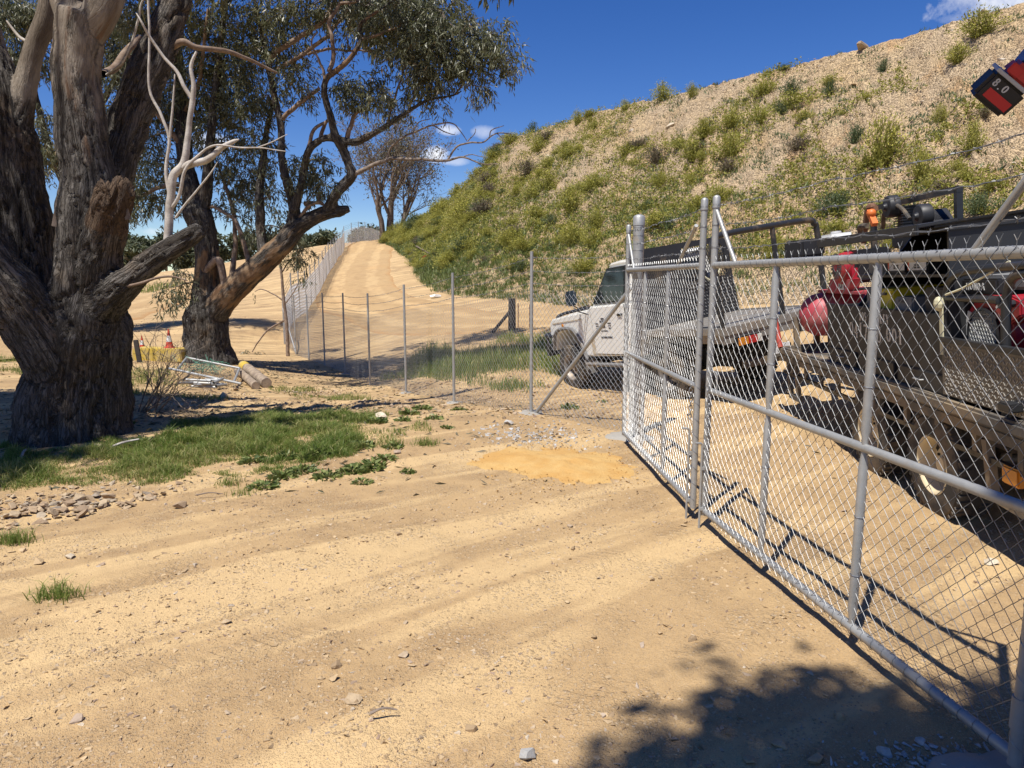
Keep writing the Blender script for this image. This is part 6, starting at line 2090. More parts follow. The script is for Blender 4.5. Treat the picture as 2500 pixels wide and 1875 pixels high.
# loose spoil
P, u, v = bank_pick(13000, r6, lambda u, v, P: np.clip(.2 + 1.6 * fbm(P * .35, 3, 141), .03, 1))
scatter_stuff("spoil_stones", P, (.02 + .07 * r6.random(len(P)) ** 3 + .16 * (r6.random(len(P)) > .955) * r6.random(len(P))), M['stone'], "loose broken stones lying all over the embankment", "stones", r6)
for (px, py, s, mt, sh) in ((1342, 385, .35, 'pale_stone', 1), (1290, 432, .22, 'pale_stone', 1), (1298, 418, .18, 'pale_stone', 1), (1635, 310, .34, 'pale_stone', 1), (1540, 318, .30, 'pale_stone', 1), (1730, 300, .34, 'pale_stone', 1), (2110, 116, .55, 'pile_stone', 1), (2335, 72, .30, 'concrete_crumb', 1), (2400, 35, .36, 'pile_stone', 1), (2375, 58, .36, 'pile_stone', 1),
                          (1275, 645, .30, 'pale_stone', 1), (1150, 565, .4, 'stone', 1), (1060, 590, .3, 'pale_stone', 1), (1200, 540, .25, 'stone', 1), (1480, 505, .3, 'stone', 1), (1355, 600, .4, 'stone', 1), (2210, 360, .18, 'pale_stone', 1), (2060, 265, .16, 'pale_stone', 1), (2255, 248, .14, 'pale_stone', 1), (2120, 240, .16, 'pale_stone', 1), (2215, 205, .22, 'pile_stone', 1), (1770, 330, .2, 'stone', 1), (1400, 480, .22, 'pale_stone', 1), (1645, 470, .2, 'stone', 1),
                          (1265, 470, .2, 'pale_stone', 1), (1860, 420, .2, 'stone', 1), (1950, 350, .22, 'stone', 1), (2440, 150, .2, 'pale_stone', 1)):
    p, uu, vv = bank_at(px, py)
    me = rock_mesh(int(px * 3 + py), 14, .55); me.materials.append(M[mt])
    o = link("boulder", me, None, BANK); o.scale = (s, s * .8, s * .8); o.rotation_euler = (0, rng.normal(0, .2), rng.uniform(0, 6)); o.location = p + np.array([0, 0, s * .05])


def bush_mesh(seed, kind):
    r = np.random.default_rng(seed)
    ns = 85
    a = r.uniform(0, 6.28, ns); e = r.uniform(.35, 1.5, ns)
    tip = np.stack([np.cos(a) * np.cos(e), np.sin(a) * np.cos(e), np.sin(e) * 1.0], -1) * r.uniform(.65, 1.08, ns)[:, None]
    tip[:, 2] = np.abs(tip[:, 2])
    base = np.stack([np.cos(a), np.sin(a), 0 * a], -1) * r.uniform(0, .22, ns)[:, None]
    mid = (base + tip) / 2 + np.array([0, 0, .08])
    V1, Q1 = prisms(np.vstack([base, mid]), np.vstack([mid, tip]), .007, 3)
    nl = 900
    k = r.integers(ns, size=nl); t = r.random(nl) ** .7
    B = base[k] + (tip[k] - base[k]) * t[:, None] + r.normal(0, .07, (nl, 3)); B[:, 2] = np.abs(B[:, 2])
    D = tip[k] - base[k] + r.normal(0, .6, (nl, 3)); D /= np.linalg.norm(D, axis=1)[:, None]
    V2, Q2, T2_ = leaves_mesh(B, D, r.uniform(.07, .15, nl), r.uniform(.03, .06, nl), r, .1)
    parts = [(V1, Q1, np.full(len(V1), .3), 0), (V2, Q2, T2_, 0)]
    mats = [M[{'mustard': 'bush_leaf', 'dark': 'bush_dark', 'dry': 'bush_dry'}[kind]]]
    if kind == 'mustard':
        nf = 420; k = r.integers(ns, size=nf)
        B = tip[k] * r.uniform(.82, 1.1, nf)[:, None] + r.normal(0, .05, (nf, 3)); B[:, 2] = np.abs(B[:, 2])
        D = r.normal(size=(nf, 3)); D /= np.linalg.norm(D, axis=1)[:, None]
        V3, Q3, T3_ = leaves_mesh(B, D, r.uniform(.03, .06, nf), r.uniform(.02, .045, nf), r, .1)
        parts.append((V3, Q3, T3_, 1)); mats.append(M['bush_flower'])
    Vs, Qs, Ts, Ms, b = [], [], [], [], 0
    for (V, Q, T_, mi) in parts:
        Vs.append(V); Qs.append(Q + b); Ts.append(T_); Ms.append(np.full(len(Q), mi)); b += len(V)
    m = mesh_from("bush", np.vstack(Vs), np.vstack(Qs), np.concatenate(Ms)); add_attr(m, "tone", np.concatenate(Ts))
    for x_ in mats: m.materials.append(x_)
    return m


BUSH = {k: [bush_mesh(500 + 10 * i + j, k) for j in range(4)] for i, k in enumerate(('mustard', 'dark', 'dry'))}


def bush(p, w, h, kind, label, group, r):
    o = bpy.data.objects.new("bush", BUSH[kind][r.integers(4)]); COL.objects.link(o)
    o.location = p - np.array([0, 0, .06]); o.scale = (w, w, h); o.rotation_euler = (r.normal(0, .08), r.normal(0, .08), r.uniform(0, 6.28))
    return tag(o, label, "bush", group)


NAMED = ((2150, 400, 75, 120, 'mustard', "largest yellow flowering bush, high on the slope above the trailer"), (2085, 352, 40, 55, 'dark', "dark shrub at the left foot of the largest yellow bush"),
         (2390, 85, 75, 65, 'mustard', "wide yellow green bush near the skyline at upper right"), (2340, 150, 52, 50, 'mustard', "yellow bush just below the wide one near the skyline at upper right"),
         (2375, 370, 50, 80, 'mustard', "yellow bush behind the cordless tool's battery, mid slope"), (2245, 445, 46, 88, 'mustard', "tall loose green bush above the trailer's corner bar"), (2290, 300, 30, 50, 'mustard', "small yellow bush between the largest bush and the battery"),
         (1620, 243, 38, 44, 'mustard', "round pale bush standing on the skyline of the embankment"), (1410, 305, 22, 38, 'mustard', "small upright bush on the skyline, left of the round one"), (1525, 270, 20, 30, 'mustard', "small bush on the skyline next to the round pale one"), (1690, 240, 22, 36, 'mustard', "thin bush on the skyline right of the round one"),
         (1303, 330, 26, 34, 'dark', "dark green shrub on the skyline at the embankment's shoulder"), (1720, 335, 44, 50, 'mustard', "yellow bush below the skyline near the pale boulder"), (1690, 395, 46, 60, 'mustard', "yellow bush at mid slope above the gate's centre posts"),
         (1395, 520, 55, 72, 'mustard', "broad yellow green bush in the middle of the weedy slope"), (1330, 470, 50, 60, 'mustard', "yellow green bush left of the broad one on the weedy slope"), (1460, 560, 40, 55, 'mustard', "yellow bush low on the slope above the white cab"), (1400, 600, 40, 55, 'mustard', "bright yellow bush low on the slope left of the gate post"),
         (1130, 545, 60, 55, 'mustard', "yellow green bush at the left end of the embankment"), (1180, 520, 45, 40, 'dry', "grey dry shrub on the embankment's left shoulder"), (1290, 425, 44, 40, 'dry', "dry grey shrub below the dark one on the shoulder"), (1245, 590, 50, 40, 'mustard', "low yellow bush above the green turf at left"), (1010, 560, 40, 45, 'dark', "dark bush at the embankment's foot by the road crest"), (1070, 535, 45, 50, 'mustard', "yellow green bush on the embankment's left skyline"),
         (2420, 250, 50, 50, 'dry', "grey dry shrub left of the tool's battery"), (2030, 230, 30, 36, 'dark', "dark leafy shrub high on the slope left of the largest bush"), (1930, 235, 34, 44, 'dark', "dark green broad shrub on the upper slope"), (1900, 280, 30, 36, 'dark', "dark green shrub below the broad one on the upper slope"), (2155, 175, 26, 34, 'dark', "small dark shrub under the big skyline rock"))
r7 = np.random.default_rng(70)
for (px, py, wpx, hpx, kind, label) in NAMED:
    p, uu, vv = bank_at(px, py)
    k = p[1] / 1734
    bush(p, wpx * k * .95, hpx * k * .95, kind, label, "bushes on the embankment", r7)
LBL = {'mustard': "low yellow green flowering bush", 'dark': "small dark green shrub", 'dry': "small grey brown dry shrub"}
KN = {'mustard': "yellow green bushes", 'dark': "dark shrubs", 'dry': "dry shrubs"}
P, u, v = bank_pick(300, r7, lambda u, v, P: np.clip(veg_dens(u, v, P) * .8 + .10, 0, 1) * (v > .12) * (u < .93))
for i in range(len(P)):
    kind = ('mustard', 'mustard', 'mustard', 'mustard', 'mustard', 'dark', 'dry')[r7.integers(7)] if u[i] < .72 else ('mustard', 'mustard', 'dark', 'dry')[r7.integers(4)]
    w = r7.uniform(.35, 1.15) * (1.0 if u[i] < .72 else .6)
    where = ("lower" if v[i] < .38 else "middle" if v[i] < .72 else "upper") + " slope, " + ("left end" if u[i] < .40 else "centre" if u[i] < .62 else "right part") + " of the embankment"
    bush(P[i], w, w * r7.uniform(.45, .95), kind, LBL[kind] + ", " + where, KN[kind] + " on the " + where, r7)

# stick and red rag on the slope, pale lump by the road
a_, *_ = bank_at(1016, 612); b_, *_ = bank_at(1068, 636)
o = MB().tube(np.array([a_ + [0, 0, .35], (a_ + b_) / 2 + [0, 0, .25], b_ + [0, 0, .08]]), np.array([.05, .05, .03]), 7).build("fallen_branch", M['twig'], None, smooth=True)
tag(o, "fallen branch lying on the orange earth of the slope near the road", "branch")
c_, *_ = bank_at(1050, 632)
rg = MB()
for k in range(5):
    rg.box(c_ + np.array([r7.normal(0, .2), r7.normal(0, .1), .1 + r7.normal(0, .05)]), (r7.uniform(.2, .5), .2, .05), rot('Z', r7.uniform(0, 90)) @ rot('X', r7.uniform(-30, 30)))
tag(rg.build("red_rag", M['red_cloth'], None, bevel=.01), "scrap of red cloth beside the fallen branch on the slope", "rag")
p = on_ground(1063, 729)
me = rock_mesh(901, 14, .7); me.materials.append(M['white_plastic']); o = link("stone", me, None, GROUND); o.location = p + [0, 0, .1]; o.scale = (.3, .25, .22)
# ---------------------------------------------------------------- vehicles


def vehicle_matrix(fwd, roll, a_local, a_world):
    x = Vector(fwd).normalized(); y = Vector((0, 0, 1)).cross(x).normalized(); z = x.cross(y)
    r = math.radians(-roll)
    y2 = y * math.cos(r) + z * math.sin(r); z2 = z * math.cos(r) - y * math.sin(r)
    R = Matrix((x, y2, z2)).transposed()
    t = Vector(a_world) - R @ Vector(a_local)
    return Matrix.Translation(t) @ R.to_4x4()


def wheel(parent, c, r, w, side, rim, slots, rim_r, seed=0):
    """side=+1: outer face towards +y."""
    h = w / 2
    prof = [(rim_r, -h * .8), (rim_r + .02, -h), (r * .80, -h * 1.02), (r * .94, -h * .96), (r * .985, -h * .80), (r, -h * .5), (r, h * .5), (r * .985, h * .80), (r * .94, h * .96), (r * .80, h * 1.02), (rim_r + .02, h), (rim_r, h * .8), (rim_r, 0)]
    m = MB().lathe(prof, 'y', c, 48)
    for k in range(40):                                     # tread blocks
        a = 2 * math.pi * k / 40
        for sgn in (-1, 1):
            aa = a + (.05 if sgn > 0 else 0)
            p = np.array(c) + np.array([math.cos(aa) * r, sgn * h * .62, math.sin(aa) * r])
            m.box(p, (.022, h * .62, r * .10), rot('Y', -math.degrees(aa)) @ rot('X', 10 * sgn))
    t = m.build("wheel", [M['rubber']], parent, smooth=True)
    s = side
    m = MB().lathe([(rim_r + .012, s * h * .98), (rim_r + .004, s * h * 1.0), (rim_r - .006, s * h * .95), (rim_r - .02, s * h * .75), (rim_r - .03, s * h * .05), (rim_r * .70, s * h * -.05), (rim_r * .60, s * h * .22), (rim_r * .45, s * h * .38), (rim_r * .30, s * h * .36), (rim_r * .28, s * h * .52), (.001, s * h * .55)], 'y', c, 40)
    o = m.build("rim", [M[rim]], t, smooth=True)
    m = MB()
    for k in range(slots):
        a = 2 * math.pi * (k + .5) / slots
        rr = rim_r * .78
        m.box(np.array(c) + np.array([math.cos(a) * rr, s * h * .02, math.sin(a) * rr]), (rim_r * .36, .02, rim_r * .30), rot('Y', -math.degrees(a)), taper=(.4, 1))
    for k in range(6):
        a = 2 * math.pi * k / 6
        m.rod(np.array(c) + np.array([math.cos(a) * rim_r * .37, s * h * .36, math.sin(a) * rim_r * .37]), np.array(c) + np.array([math.cos(a) * rim_r * .37, s * h * .46, math.sin(a) * rim_r * .37]), .011, 6)
    m.build("rim_slots", [M['dark_gap']], t)
    return t


UM = vehicle_matrix((1.26 - 2.49, 13.2 - 10.4, -.25), 9, (0, .74, 0), (2.49, 10.4, -.11))
ute = thing("utility_truck", "white single-cab ute with black tray headboard, parked behind the gate and hitched to the trailer", "ute", matrix=UM)
ute["label"] = "white single-cab ute with a black headboard, parked behind the gate"
AX = 3.02
body = [(.62, .66), (2.36, .62), (2.44, .64), (2.50, .86), (2.64, 1.04), (2.82, 1.10), (3.20, 1.10), (3.40, 1.02), (3.50, .86), (3.54, .72), (3.66, .72), (3.70, 1.02), (3.66, 1.26), (3.56, 1.32), (2.9, 1.385), (2.18, 1.43), (2.05, 1.50), (.62, 1.50)]
MB().prism(body, -.83, .83).build("body", [M['white_paint']], ute, smooth=True, bevel=.03)
# hood power bulge and fender line
MB().prism([(3.55, 1.30), (2.2, 1.42), (2.2, 1.455), (3.4, 1.365), (3.52, 1.335)], -.52, .52).build("bonnet", [M['white_paint']], ute, smooth=True, bevel=.025)
for s in (1, -1):
    MB().box((1.4, s * .834, .80), (1.52, .012, .26)).build("sill_panel", [M['low_white']], ute, bevel=.004)
    MB().box((2.95, s * .833, 1.265), (1.15, .010, .022), rot('Y', 3.2)).build("fender_crease", [M['low_white']], ute, bevel=.003)
# greenhouse
zb, zt = 1.49, 2.13
def gh(x, y, z): return (x, y, z)
Vg = [gh(.60, -.79, zb), gh(2.12, -.79, zb), gh(2.12, .79, zb), gh(.60, .79, zb), gh(.66, -.66, zt), gh(1.52, -.66, zt), gh(1.52, .66, zt), gh(.66, .66, zt)]
MB().add(Vg, [(0, 3, 2, 1), (4, 5, 6, 7), (0, 1, 5, 4), (1, 2, 6, 5), (2, 3, 7, 6), (3, 0, 4, 7)]).build("cab", [M['white_paint']], ute, smooth=True, bevel=.05)
MB().prism([(.60, 2.10), (1.58, 2.10), (1.52, 2.155), (1.2, 2.175), (.66, 2.16)], -.64, .64).build("roof", [M['white_paint']], ute, smooth=True, bevel=.03)


def pane(name, P, parent, off, mat='glass', th=.006):
    P = np.array(P, float); n = np.cross(P[1] - P[0], P[2] - P[0]); n /= np.linalg.norm(n)
    if np.dot(n, off) < 0: n = -n
    V = np.vstack([P + n * .004, P + n * (.004 + th)]); k = len(P)
    F = [tuple(range(k)), tuple(range(2 * k - 1, k - 1, -1))] + [((i + 1) % k, i, k + i, k + (i + 1) % k) for i in range(k)]
    return MB().add(V, F).build(name, [M[mat]], parent)


def side_y(z): return .79 + (.66 - .79) * (z - zb) / (zt - zb)
for s in (1, -1):
    def q(x, z): return (x, s * side_y(z), z)
    pane("window_surround", [q(.98, 1.525), q(2.0, 1.525), q(1.55, 2.085), q(.98, 2.085)], ute, (0, s, 0), 'dark_gap', .004)
    pane("side_window", [q(1.02, 1.545), q(1.95, 1.545), q(1.535, 2.06), q(1.02, 2.06)], ute, (0, s, 0), 'glass', .009)
def wx(z, y): return (2.12 + (1.52 - 2.12) * (z - zb) / (zt - zb), y, z)
pane("windscreen", [wx(1.55, -.70), wx(1.55, .70), wx(2.07, .58), wx(2.07, -.58)], ute, (1, 0, .5))
pane("rear_window", [(.612, -.6, 1.6), (.612, .6, 1.6), (.648, .52, 2.0), (.648, -.52, 2.0)], ute, (-1, 0, 0))
for s in (1, -1):
    dr_ = MB().box((1.50, s * .838, 1.08), (1.06, .014, .80)).build("door", [M['white_paint']], ute, bevel=.006)
    MB().box((1.10, s * .852, 1.33), (.15, .02, .035)).build("handle", [M['dark_gap']], dr_, bevel=.005)
    for (x, z, w, h) in ((.965, 1.08, .008, .82), (2.035, 1.08, .008, .82), (1.5, .675, 1.07, .008)):
        MB().box((x, s * .834, z), (w, .012, h)).build("door_gap", [M['dark_gap']], ute)
    if s > 0:
        for (x, z, w, h) in ((1.66, 1.28, .10, .03), (1.66, 1.235, .20, .035), (1.66, 1.16, .12, .07), (1.86, 1.20, .09, .02), (1.86, 1.16, .09, .02), (1.86, 1.12, .07, .02), (1.46, 1.20, .10, .022), (1.46, 1.16, .08, .022), (1.46, 1.12, .08, .022), (1.64, 1.075, .22, .02), (1.6, .965, .36, .03)):
            MB().box((x, .8465, z), (w, .003, h)).build("door_decal", [M['ink']], dr_)
    # mirror on its arm
    mr = MB().tube(np.array([(2.10, s * .80, 1.52), (2.22, s * .95, 1.50), (2.26, s * 1.02, 1.56)]), .012, 6).tube(np.array([(2.12, s * .82, 1.36), (2.20, s * .96, 1.44), (2.25, s * 1.02, 1.52)]), .012, 6).build("mirror_arm", [M['dark_gap']], ute, smooth=True)
    MB().box((2.27, s * 1.03, 1.69), (.10, .20, .26)).build("mirror", [M['mirror']], ute, smooth=True, bevel=.03)
    # wheel-arch flares, mud flap, indicator
    arch = [(2.36, .58), (2.46, .80), (2.60, 1.03), (2.80, 1.13), (3.22, 1.13), (3.44, 1.04), (3.55, .84), (3.58, .74)]
    C = catmull(np.array([(a, s * .855, b) for a, b in arch]), 3)
    MB().tube(C, .035, 7).build("arch_flare", [M['flare']], ute, smooth=True)
    MB().box((2.36, s * .80, .44), (.015, .22, .26), rot('Y', 8)).build("mud_flap", [M['flare']], ute, bevel=.004)
    MB().lathe([(.001, s * .012), (.035, s * .010), (.038, 0)], 'y', (3.12, s * .838, 1.19), 14).build("indicator", [M['amber']], ute, smooth=True)
    MB().rod((.7, s * .90, .52), (2.3, s * .90, .50), .035, 10).box((.9, s * .82, .53), (.05, .2, .04)).box((2.1, s * .82, .52), (.05, .2, .04)).build("side_step", [M['flare']], ute, smooth=True)
    MB().box((3.67, s * .60, 1.12), (.06, .30, .18)).build("headlight", [M['lamp_white']], ute, bevel=.02)
MB().box((3.70, 0, 1.10), (.04, .82, .22)).build("grille", [M['dark_gap']], ute, bevel=.01)
m = MB().box((3.86, 0, .72), (.16, 1.70, .22))
m.tube(catmull(np.array([(3.50, .90, 1.00), (3.72, .90, 1.02), (3.90, .80, 1.02), (3.95, .4, 1.02), (3.95, -.4, 1.02), (3.90, -.8, 1.02), (3.72, -.90, 1.02), (3.50, -.90, 1.00)]), 5), .034, 8)
for s in (1, -1):
    m.tube(catmull(np.array([(3.80, s * .55, .75), (3.92, s * .55, 1.0), (3.92, s * .52, 1.28), (3.90, s * .40, 1.36), (3.90, 0, 1.38)]), 5), .034, 8)
    m.rod((3.72, s * .88, .74), (3.72, s * .90, 1.02), .03, 8)
m.build("bull_bar", [M['black_steel']], ute, smooth=True)
for s in (1, -1):
    wheel(ute, (AX, s * .74, .41), .41, .27, s, 'steel_rim', 8, .235)
    wheel(ute, (0, s * .74, .41), .41, .27, s, 'steel_rim', 8, .235)
MB().box((1.2, .42, .56), (4.6, .09, .14)).box((1.2, -.42, .56), (4.6, .09, .14)).box((0, 0, .42), (.14, 1.3, .14)).box((AX, 0, .42), (.14, 1.3, .14)).box((1.6, -.1, .55), (1.0, .5, .25)).box((-.6, .2, .6), (.9, .6, .26)).box((.75, .55, .55), (.5, .3, .3)).build("chassis", [M['dark_gap']], ute, bevel=.01)
# tray
x0, x1 = -1.36, .50
MB().box(((x0 + x1) / 2, .93, 1.03), (x1 - x0, .05, .10)).box(((x0 + x1) / 2, -.93, 1.03), (x1 - x0, .05, .10)).box((x0 - .02, 0, 1.02), (.05, 1.91, .11)).box((x1, 0, 1.02), (.05, 1.8, .11)).build("tray_frame", [M['grey_alloy']], ute, bevel=.008)
for k in range(7):
    MB().box((x0 + .14 + k * .262, 0, 1.045), (.252, 1.80, .035)).build("tray_board", [M['grey_alloy']], ute, bevel=.004)
MB().box((x0 - .01, 0, .92), (.04, 1.86, .13)).box((x0 + .25, .90, .93), (.5, .04, .12)).box((x0 + .25, -.90, .93), (.5, .04, .12)).build("rear_skirt", [M['grey_alloy']], ute, bevel=.006)
MB().box(((x0 + x1) / 2 + .3, .90, .95), (1.3, .03, .08)).box((-.4, .5, .93), (1.8, .06, .12)).box((-.4, -.5, .93), (1.8, .06, .12)).build("tray_bearers", [M['black_steel']], ute)
for s in (1, -1):
    tl = MB().box((x0 - .04, s * .55, .86), (.05, .44, .13)).build("tail_light", [M['dark_gap']], ute, bevel=.01)
    MB().box((x0 - .072, s * .66, .86), (.016, .16, .10)).build("amber_lens", [M['amber']], tl, bevel=.004)
    MB().box((x0 - .072, s * .50, .86), (.016, .14, .10)).build("red_lens", [M['tail_red']], tl, bevel=.004)
    MB().box((x0 - .072, s * .385, .86), (.016, .07, .10)).build("clear_lens", [M['lamp_white']], tl, bevel=.004)
MB().box((x0 + .1, 0, .52), (.10, 1.1, .10)).box((x0 - .12, 0, .50), (.36, .09, .06)).build("tow_bar", [M['dusty_steel']], ute, bevel=.01)
pl = MB().box((x0 - .03, .04, .64), (.012, .37, .125)).build("number_plate", [M['label_white']], ute, bevel=.004)
# headboard: solid on the left, expanded-mesh window on the right, rounded upper corners
hx = .42
out_ = [(-.95, 1.07), (.95, 1.07), (.95, 2.14), (.92, 2.22), (.84, 2.27), (-.72, 2.27), (-.84, 2.22), (-.90, 2.10)]
win = [(-.78, 1.66), (.02, 1.66), (.02, 2.16), (-.66, 2.16), (-.76, 2.10)]
m = MB().prism([(.95, 1.07), (.95, 2.14), (.92, 2.22), (.84, 2.27), (.03, 2.27), (.03, 1.07)], hx - .02, hx + .02, plane='yz')
m.prism([(-.95, 1.07), (.03, 1.07), (.03, 1.66), (-.90, 1.66)], hx - .02, hx + .02, plane='yz')
m.prism([(-.90, 1.66), (-.80, 1.66), (-.79, 2.10), (-.70, 2.18), (.03, 2.18), (.03, 2.27), (-.72, 2.27), (-.84, 2.22), (-.89, 2.10)], hx - .02, hx + .02, plane='yz')
hb = m.build("headboard", [M['black_plate']], ute)
P0, P1 = [], []
for k in range(-6, 30):
    for sg in (1, -1):
        y0 = -.82 + k * .045
        a = np.array([hx, y0, 1.66]); b = np.array([hx, y0 + sg * .26, 2.20])
        t = np.linspace(0, 1, 20); L = a + (b - a) * t[:, None]
        ok = (L[:-1, 1] > -.82) & (L[:-1, 1] < .03)
        P0.append(L[:-1][ok]); P1.append(L[1:][ok])
V, Q = prisms(np.vstack(P0), np.vstack(P1), .006, 4); link("window_mesh", mesh_from("window_mesh", V, Q), M['black_steel'], hb)
P = np.array([(hx - .024, y, z) for y in np.arange(-.9, .0, .055) for z in np.arange(1.12, 1.62, .055)])
m = MB()
for p in P: m.box(p, (.008, .022, .010), rot('X', 45))
m.build("tread_pattern", [M['galv']], hb)["kind"] = "stuff"
MB().tube(catmull(np.array([(hx - .06, -.2, 1.86), (hx - .10, -.30, 1.68), (hx - .11, -.42, 1.62), (hx - .10, -.55, 1.70), (hx - .06, -.66, 1.84)]), 5), .014, 7).build("hose_loop", [M['strap']], hb, smooth=True)
# rear rack of the tray
m = MB().tube(catmull(np.array([(x0, .90, 1.07), (x0, .90, 1.6), (x0, .90, 2.05), (x0, .86, 2.18), (x0, .74, 2.24), (x0, 0, 2.25), (x0, -.74, 2.24), (x0, -.86, 2.18), (x0, -.90, 2.05), (x0, -.90, 1.07)]), 6), .040, 10)
m.rod((x0, -.12, 1.07), (x0, -.12, 2.24), .034, 8)
m.build("rear_rack", [M['black_steel']], ute, smooth=True)
MB().rod((x0 + .02, .9, 1.08), (x0 + .55, .9, 1.08), .02).build("rack_foot", [M['black_steel']], ute)

# ---- letters drawn as thick and thin strokes with serifs
GLY = {
    'J': [((.62, 1), (.62, .22), .2), ((.62, .22), (.45, .02), .14), ((.45, .02), (.2, .05), .10), ((.2, .05), (.16, .18), .12), ((.42, .98), (.82, .98), .06)],
    'O': 'ring', '0': 'ring',
    'S': [((.80, .80), (.62, .97), .08), ((.62, .97), (.35, .95), .10), ((.35, .95), (.2, .76), .16), ((.2, .76), (.42, .55), .16), ((.42, .55), (.68, .42), .18), ((.68, .42), (.78, .22), .16), ((.78, .22), (.58, .03), .12), ((.58, .03), (.30, .04), .08), ((.30, .04), (.16, .22), .08)],
    'P': [((.26, 0), (.26, 1), .2), ((.26, .97), (.62, .95), .07), ((.62, .95), (.80, .75), .16), ((.80, .75), (.62, .50), .16), ((.62, .50), (.26, .48), .07), ((.08, .02), (.46, .02), .05)],
    'I': [((.5, 0), (.5, 1), .22), ((.28, .98), (.72, .98), .05), ((.28, .02), (.72, .02), .05)],
    'L': [((.26, 0), (.26, 1), .2), ((.08, .98), (.46, .98), .05), ((.1, .03), (.78, .03), .07), ((.78, .03), (.84, .26), .06)],
    'E': [((.26, 0), (.26, 1), .2), ((.1, .97), (.76, .97), .06), ((.76, .97), (.80, .78), .05), ((.26, .52), (.6, .52), .06), ((.6, .40), (.6, .64), .04), ((.1, .03), (.78, .03), .06), ((.78, .03), (.84, .24), .05)],
    'Y': [((.12, 1), (.5, .46), .18), ((.88, 1), (.5, .46), .08), ((.5, .48), (.5, 0), .2), ((.02, .98), (.34, .98), .05), ((.72, .98), (.98, .98), .05), ((.3, .02), (.7, .02), .05)],
    '4': [((.66, -.14), (.66, .98), .2), ((.66, .96), (.10, .26), .08), ((.08, .24), (.92, .24), .09)],
    '1': [((.5, 0), (.5, 1), .22), ((.26, .86), (.5, .98), .08), ((.26, .02), (.74, .02), .06)],
    '7': [((.12, .88), (.86, .88), .15), ((.84, .86), (.42, -.16), .16)],
    '2': [((.2, .74), (.32, .94), .12), ((.32, .94), (.62, .95), .10), ((.62, .95), (.80, .74), .18), ((.80, .74), (.58, .42), .14), ((.58, .42), (.18, .08), .08), ((.16, .07), (.84, .07), .13)],
    '3': [((.2, .74), (.32, .94), .10), ((.32, .94), (.60, .94), .10), ((.60, .94), (.74, .74), .16), ((.74, .74), (.44, .50), .10), ((.44, .50), (.74, .40), .10), ((.74, .40), (.82, .10), .18), ((.82, .10), (.56, -.16), .12), ((.56, -.16), (.2, -.10), .10)],
    'H': [((.2, 0), (.2, 1), .2), ((.8, 0), (.8, 1), .2), ((.2, .5), (.8, .5), .14)], 'N': [((.2, 0), (.2, 1), .18), ((.2, 1), (.8, 0), .2), ((.8, 0), (.8, 1), .18)],
    'D': [((.2, 0), (.2, 1), .2), ((.2, .94), (.6, .9), .14), ((.6, .9), (.82, .5), .18), ((.82, .5), (.6, .1), .18), ((.6, .1), (.2, .06), .14)],
    'A': [((.1, 0), (.5, 1), .18), ((.9, 0), (.5, 1), .18), ((.3, .34), (.7, .34), .12)], 'M': [((.12, 0), (.12, 1), .16), ((.12, 1), (.5, .3), .14), ((.88, 1), (.5, .3), .14), ((.88, 0), (.88, 1), .16)],
    '8': 'eight', '.': [((.4, .02), (.6, .02), .16)],
}


def lettering(name, text, origin, right, up, size, mat, parent, aspect=.72, gap=.14, thick=.002):
    """Flat strokes standing just proud of a panel."""
    o = np.array(origin, float); r = np.array(right, float); u = np.array(up, float); nrm = np.cross(r, u)
    m = MB(); x = 0.0
    for ch in text:
        if ch == ' ': x += .62; continue
        g = GLY[ch]
        if g == 'ring' or g == 'eight':
            segs = []
            N = 18
            for (cx, cy, rx, ry) in (((.5, .5, .40, .48),) if g == 'ring' else ((.5, .27, .36, .26), (.5, .76, .30, .22))):
                for k in range(N):
                    a, b = 2 * math.pi * k / N, 2 * math.pi * (k + 1) / N
                    wd = (.09 + .13 * abs(math.cos((a + b) / 2)))
                    segs.append(((cx + rx * .86 * math.cos(a), cy + ry * .92 * math.sin(a)), (cx + rx * .86 * math.cos(b), cy + ry * .92 * math.sin(b)), wd))
        else: segs = g
        for (a, b, w) in segs:
            A = o + r * ((x + a[0] * aspect) * size) + u * (a[1] * size); B = o + r * ((x + b[0] * aspect) * size) + u * (b[1] * size)
            d = B - A; L = np.linalg.norm(d); d /= L; s = np.cross(nrm, d) * (w * size / 2); e = d * (w * size * .18)
            V = np.array([A - e - s, B + e - s, B + e + s, A - e + s]); m.add(np.vstack([V, V + nrm * thick]), [(0, 1, 2, 3), (7, 6, 5, 4), (0, 4, 5, 1), (1, 5, 6, 2), (2, 6, 7, 3), (3, 7, 4, 0)])
        x += aspect + gap
        m.build(name, [M[mat]], parent); m = MB()


lettering("plate_letter", "M", (x0 - .037, .20, .60), (0, -1, 0), (0, 0, 1), .085, 'ink', pl)

# ---- tandem trailer
TM = vehicle_matrix((.08, .997, 0), 6, (0, .88, 0), (3.16, 5.55, -.03))
tr = thing("trailer", "dusty tandem-axle flatbed trailer loaded with tools, behind the near gate leaf", "trailer", matrix=TM)
for s in (1, -1):
    for xa in (.50, -.60):
        wheel(tr, (xa, s * .82, .375), .375, .25, s, 'cream_rim', 5, .205)
for xa in (.50, -.60):
    MB().rod((xa, -.80, .375), (xa, .80, .375), .035, 10).build("axle", [M['dusty_steel']], tr, smooth=True)
MB().box((.3, .55, .60), (5.6, .06, .12)).box((.3, -.55, .60), (5.6, .06, .12)).box((-.05, .6, .48), (1.7, .07, .05)).build("chassis_rails", [M['dusty_steel']], tr, bevel=.006)
for k in range(9):
    MB().box((-2.2 + .33 + k * .58, 0, .80), (.57, 1.86, .03)).build("deck_plate", [M['dusty_steel']], tr, bevel=.003)
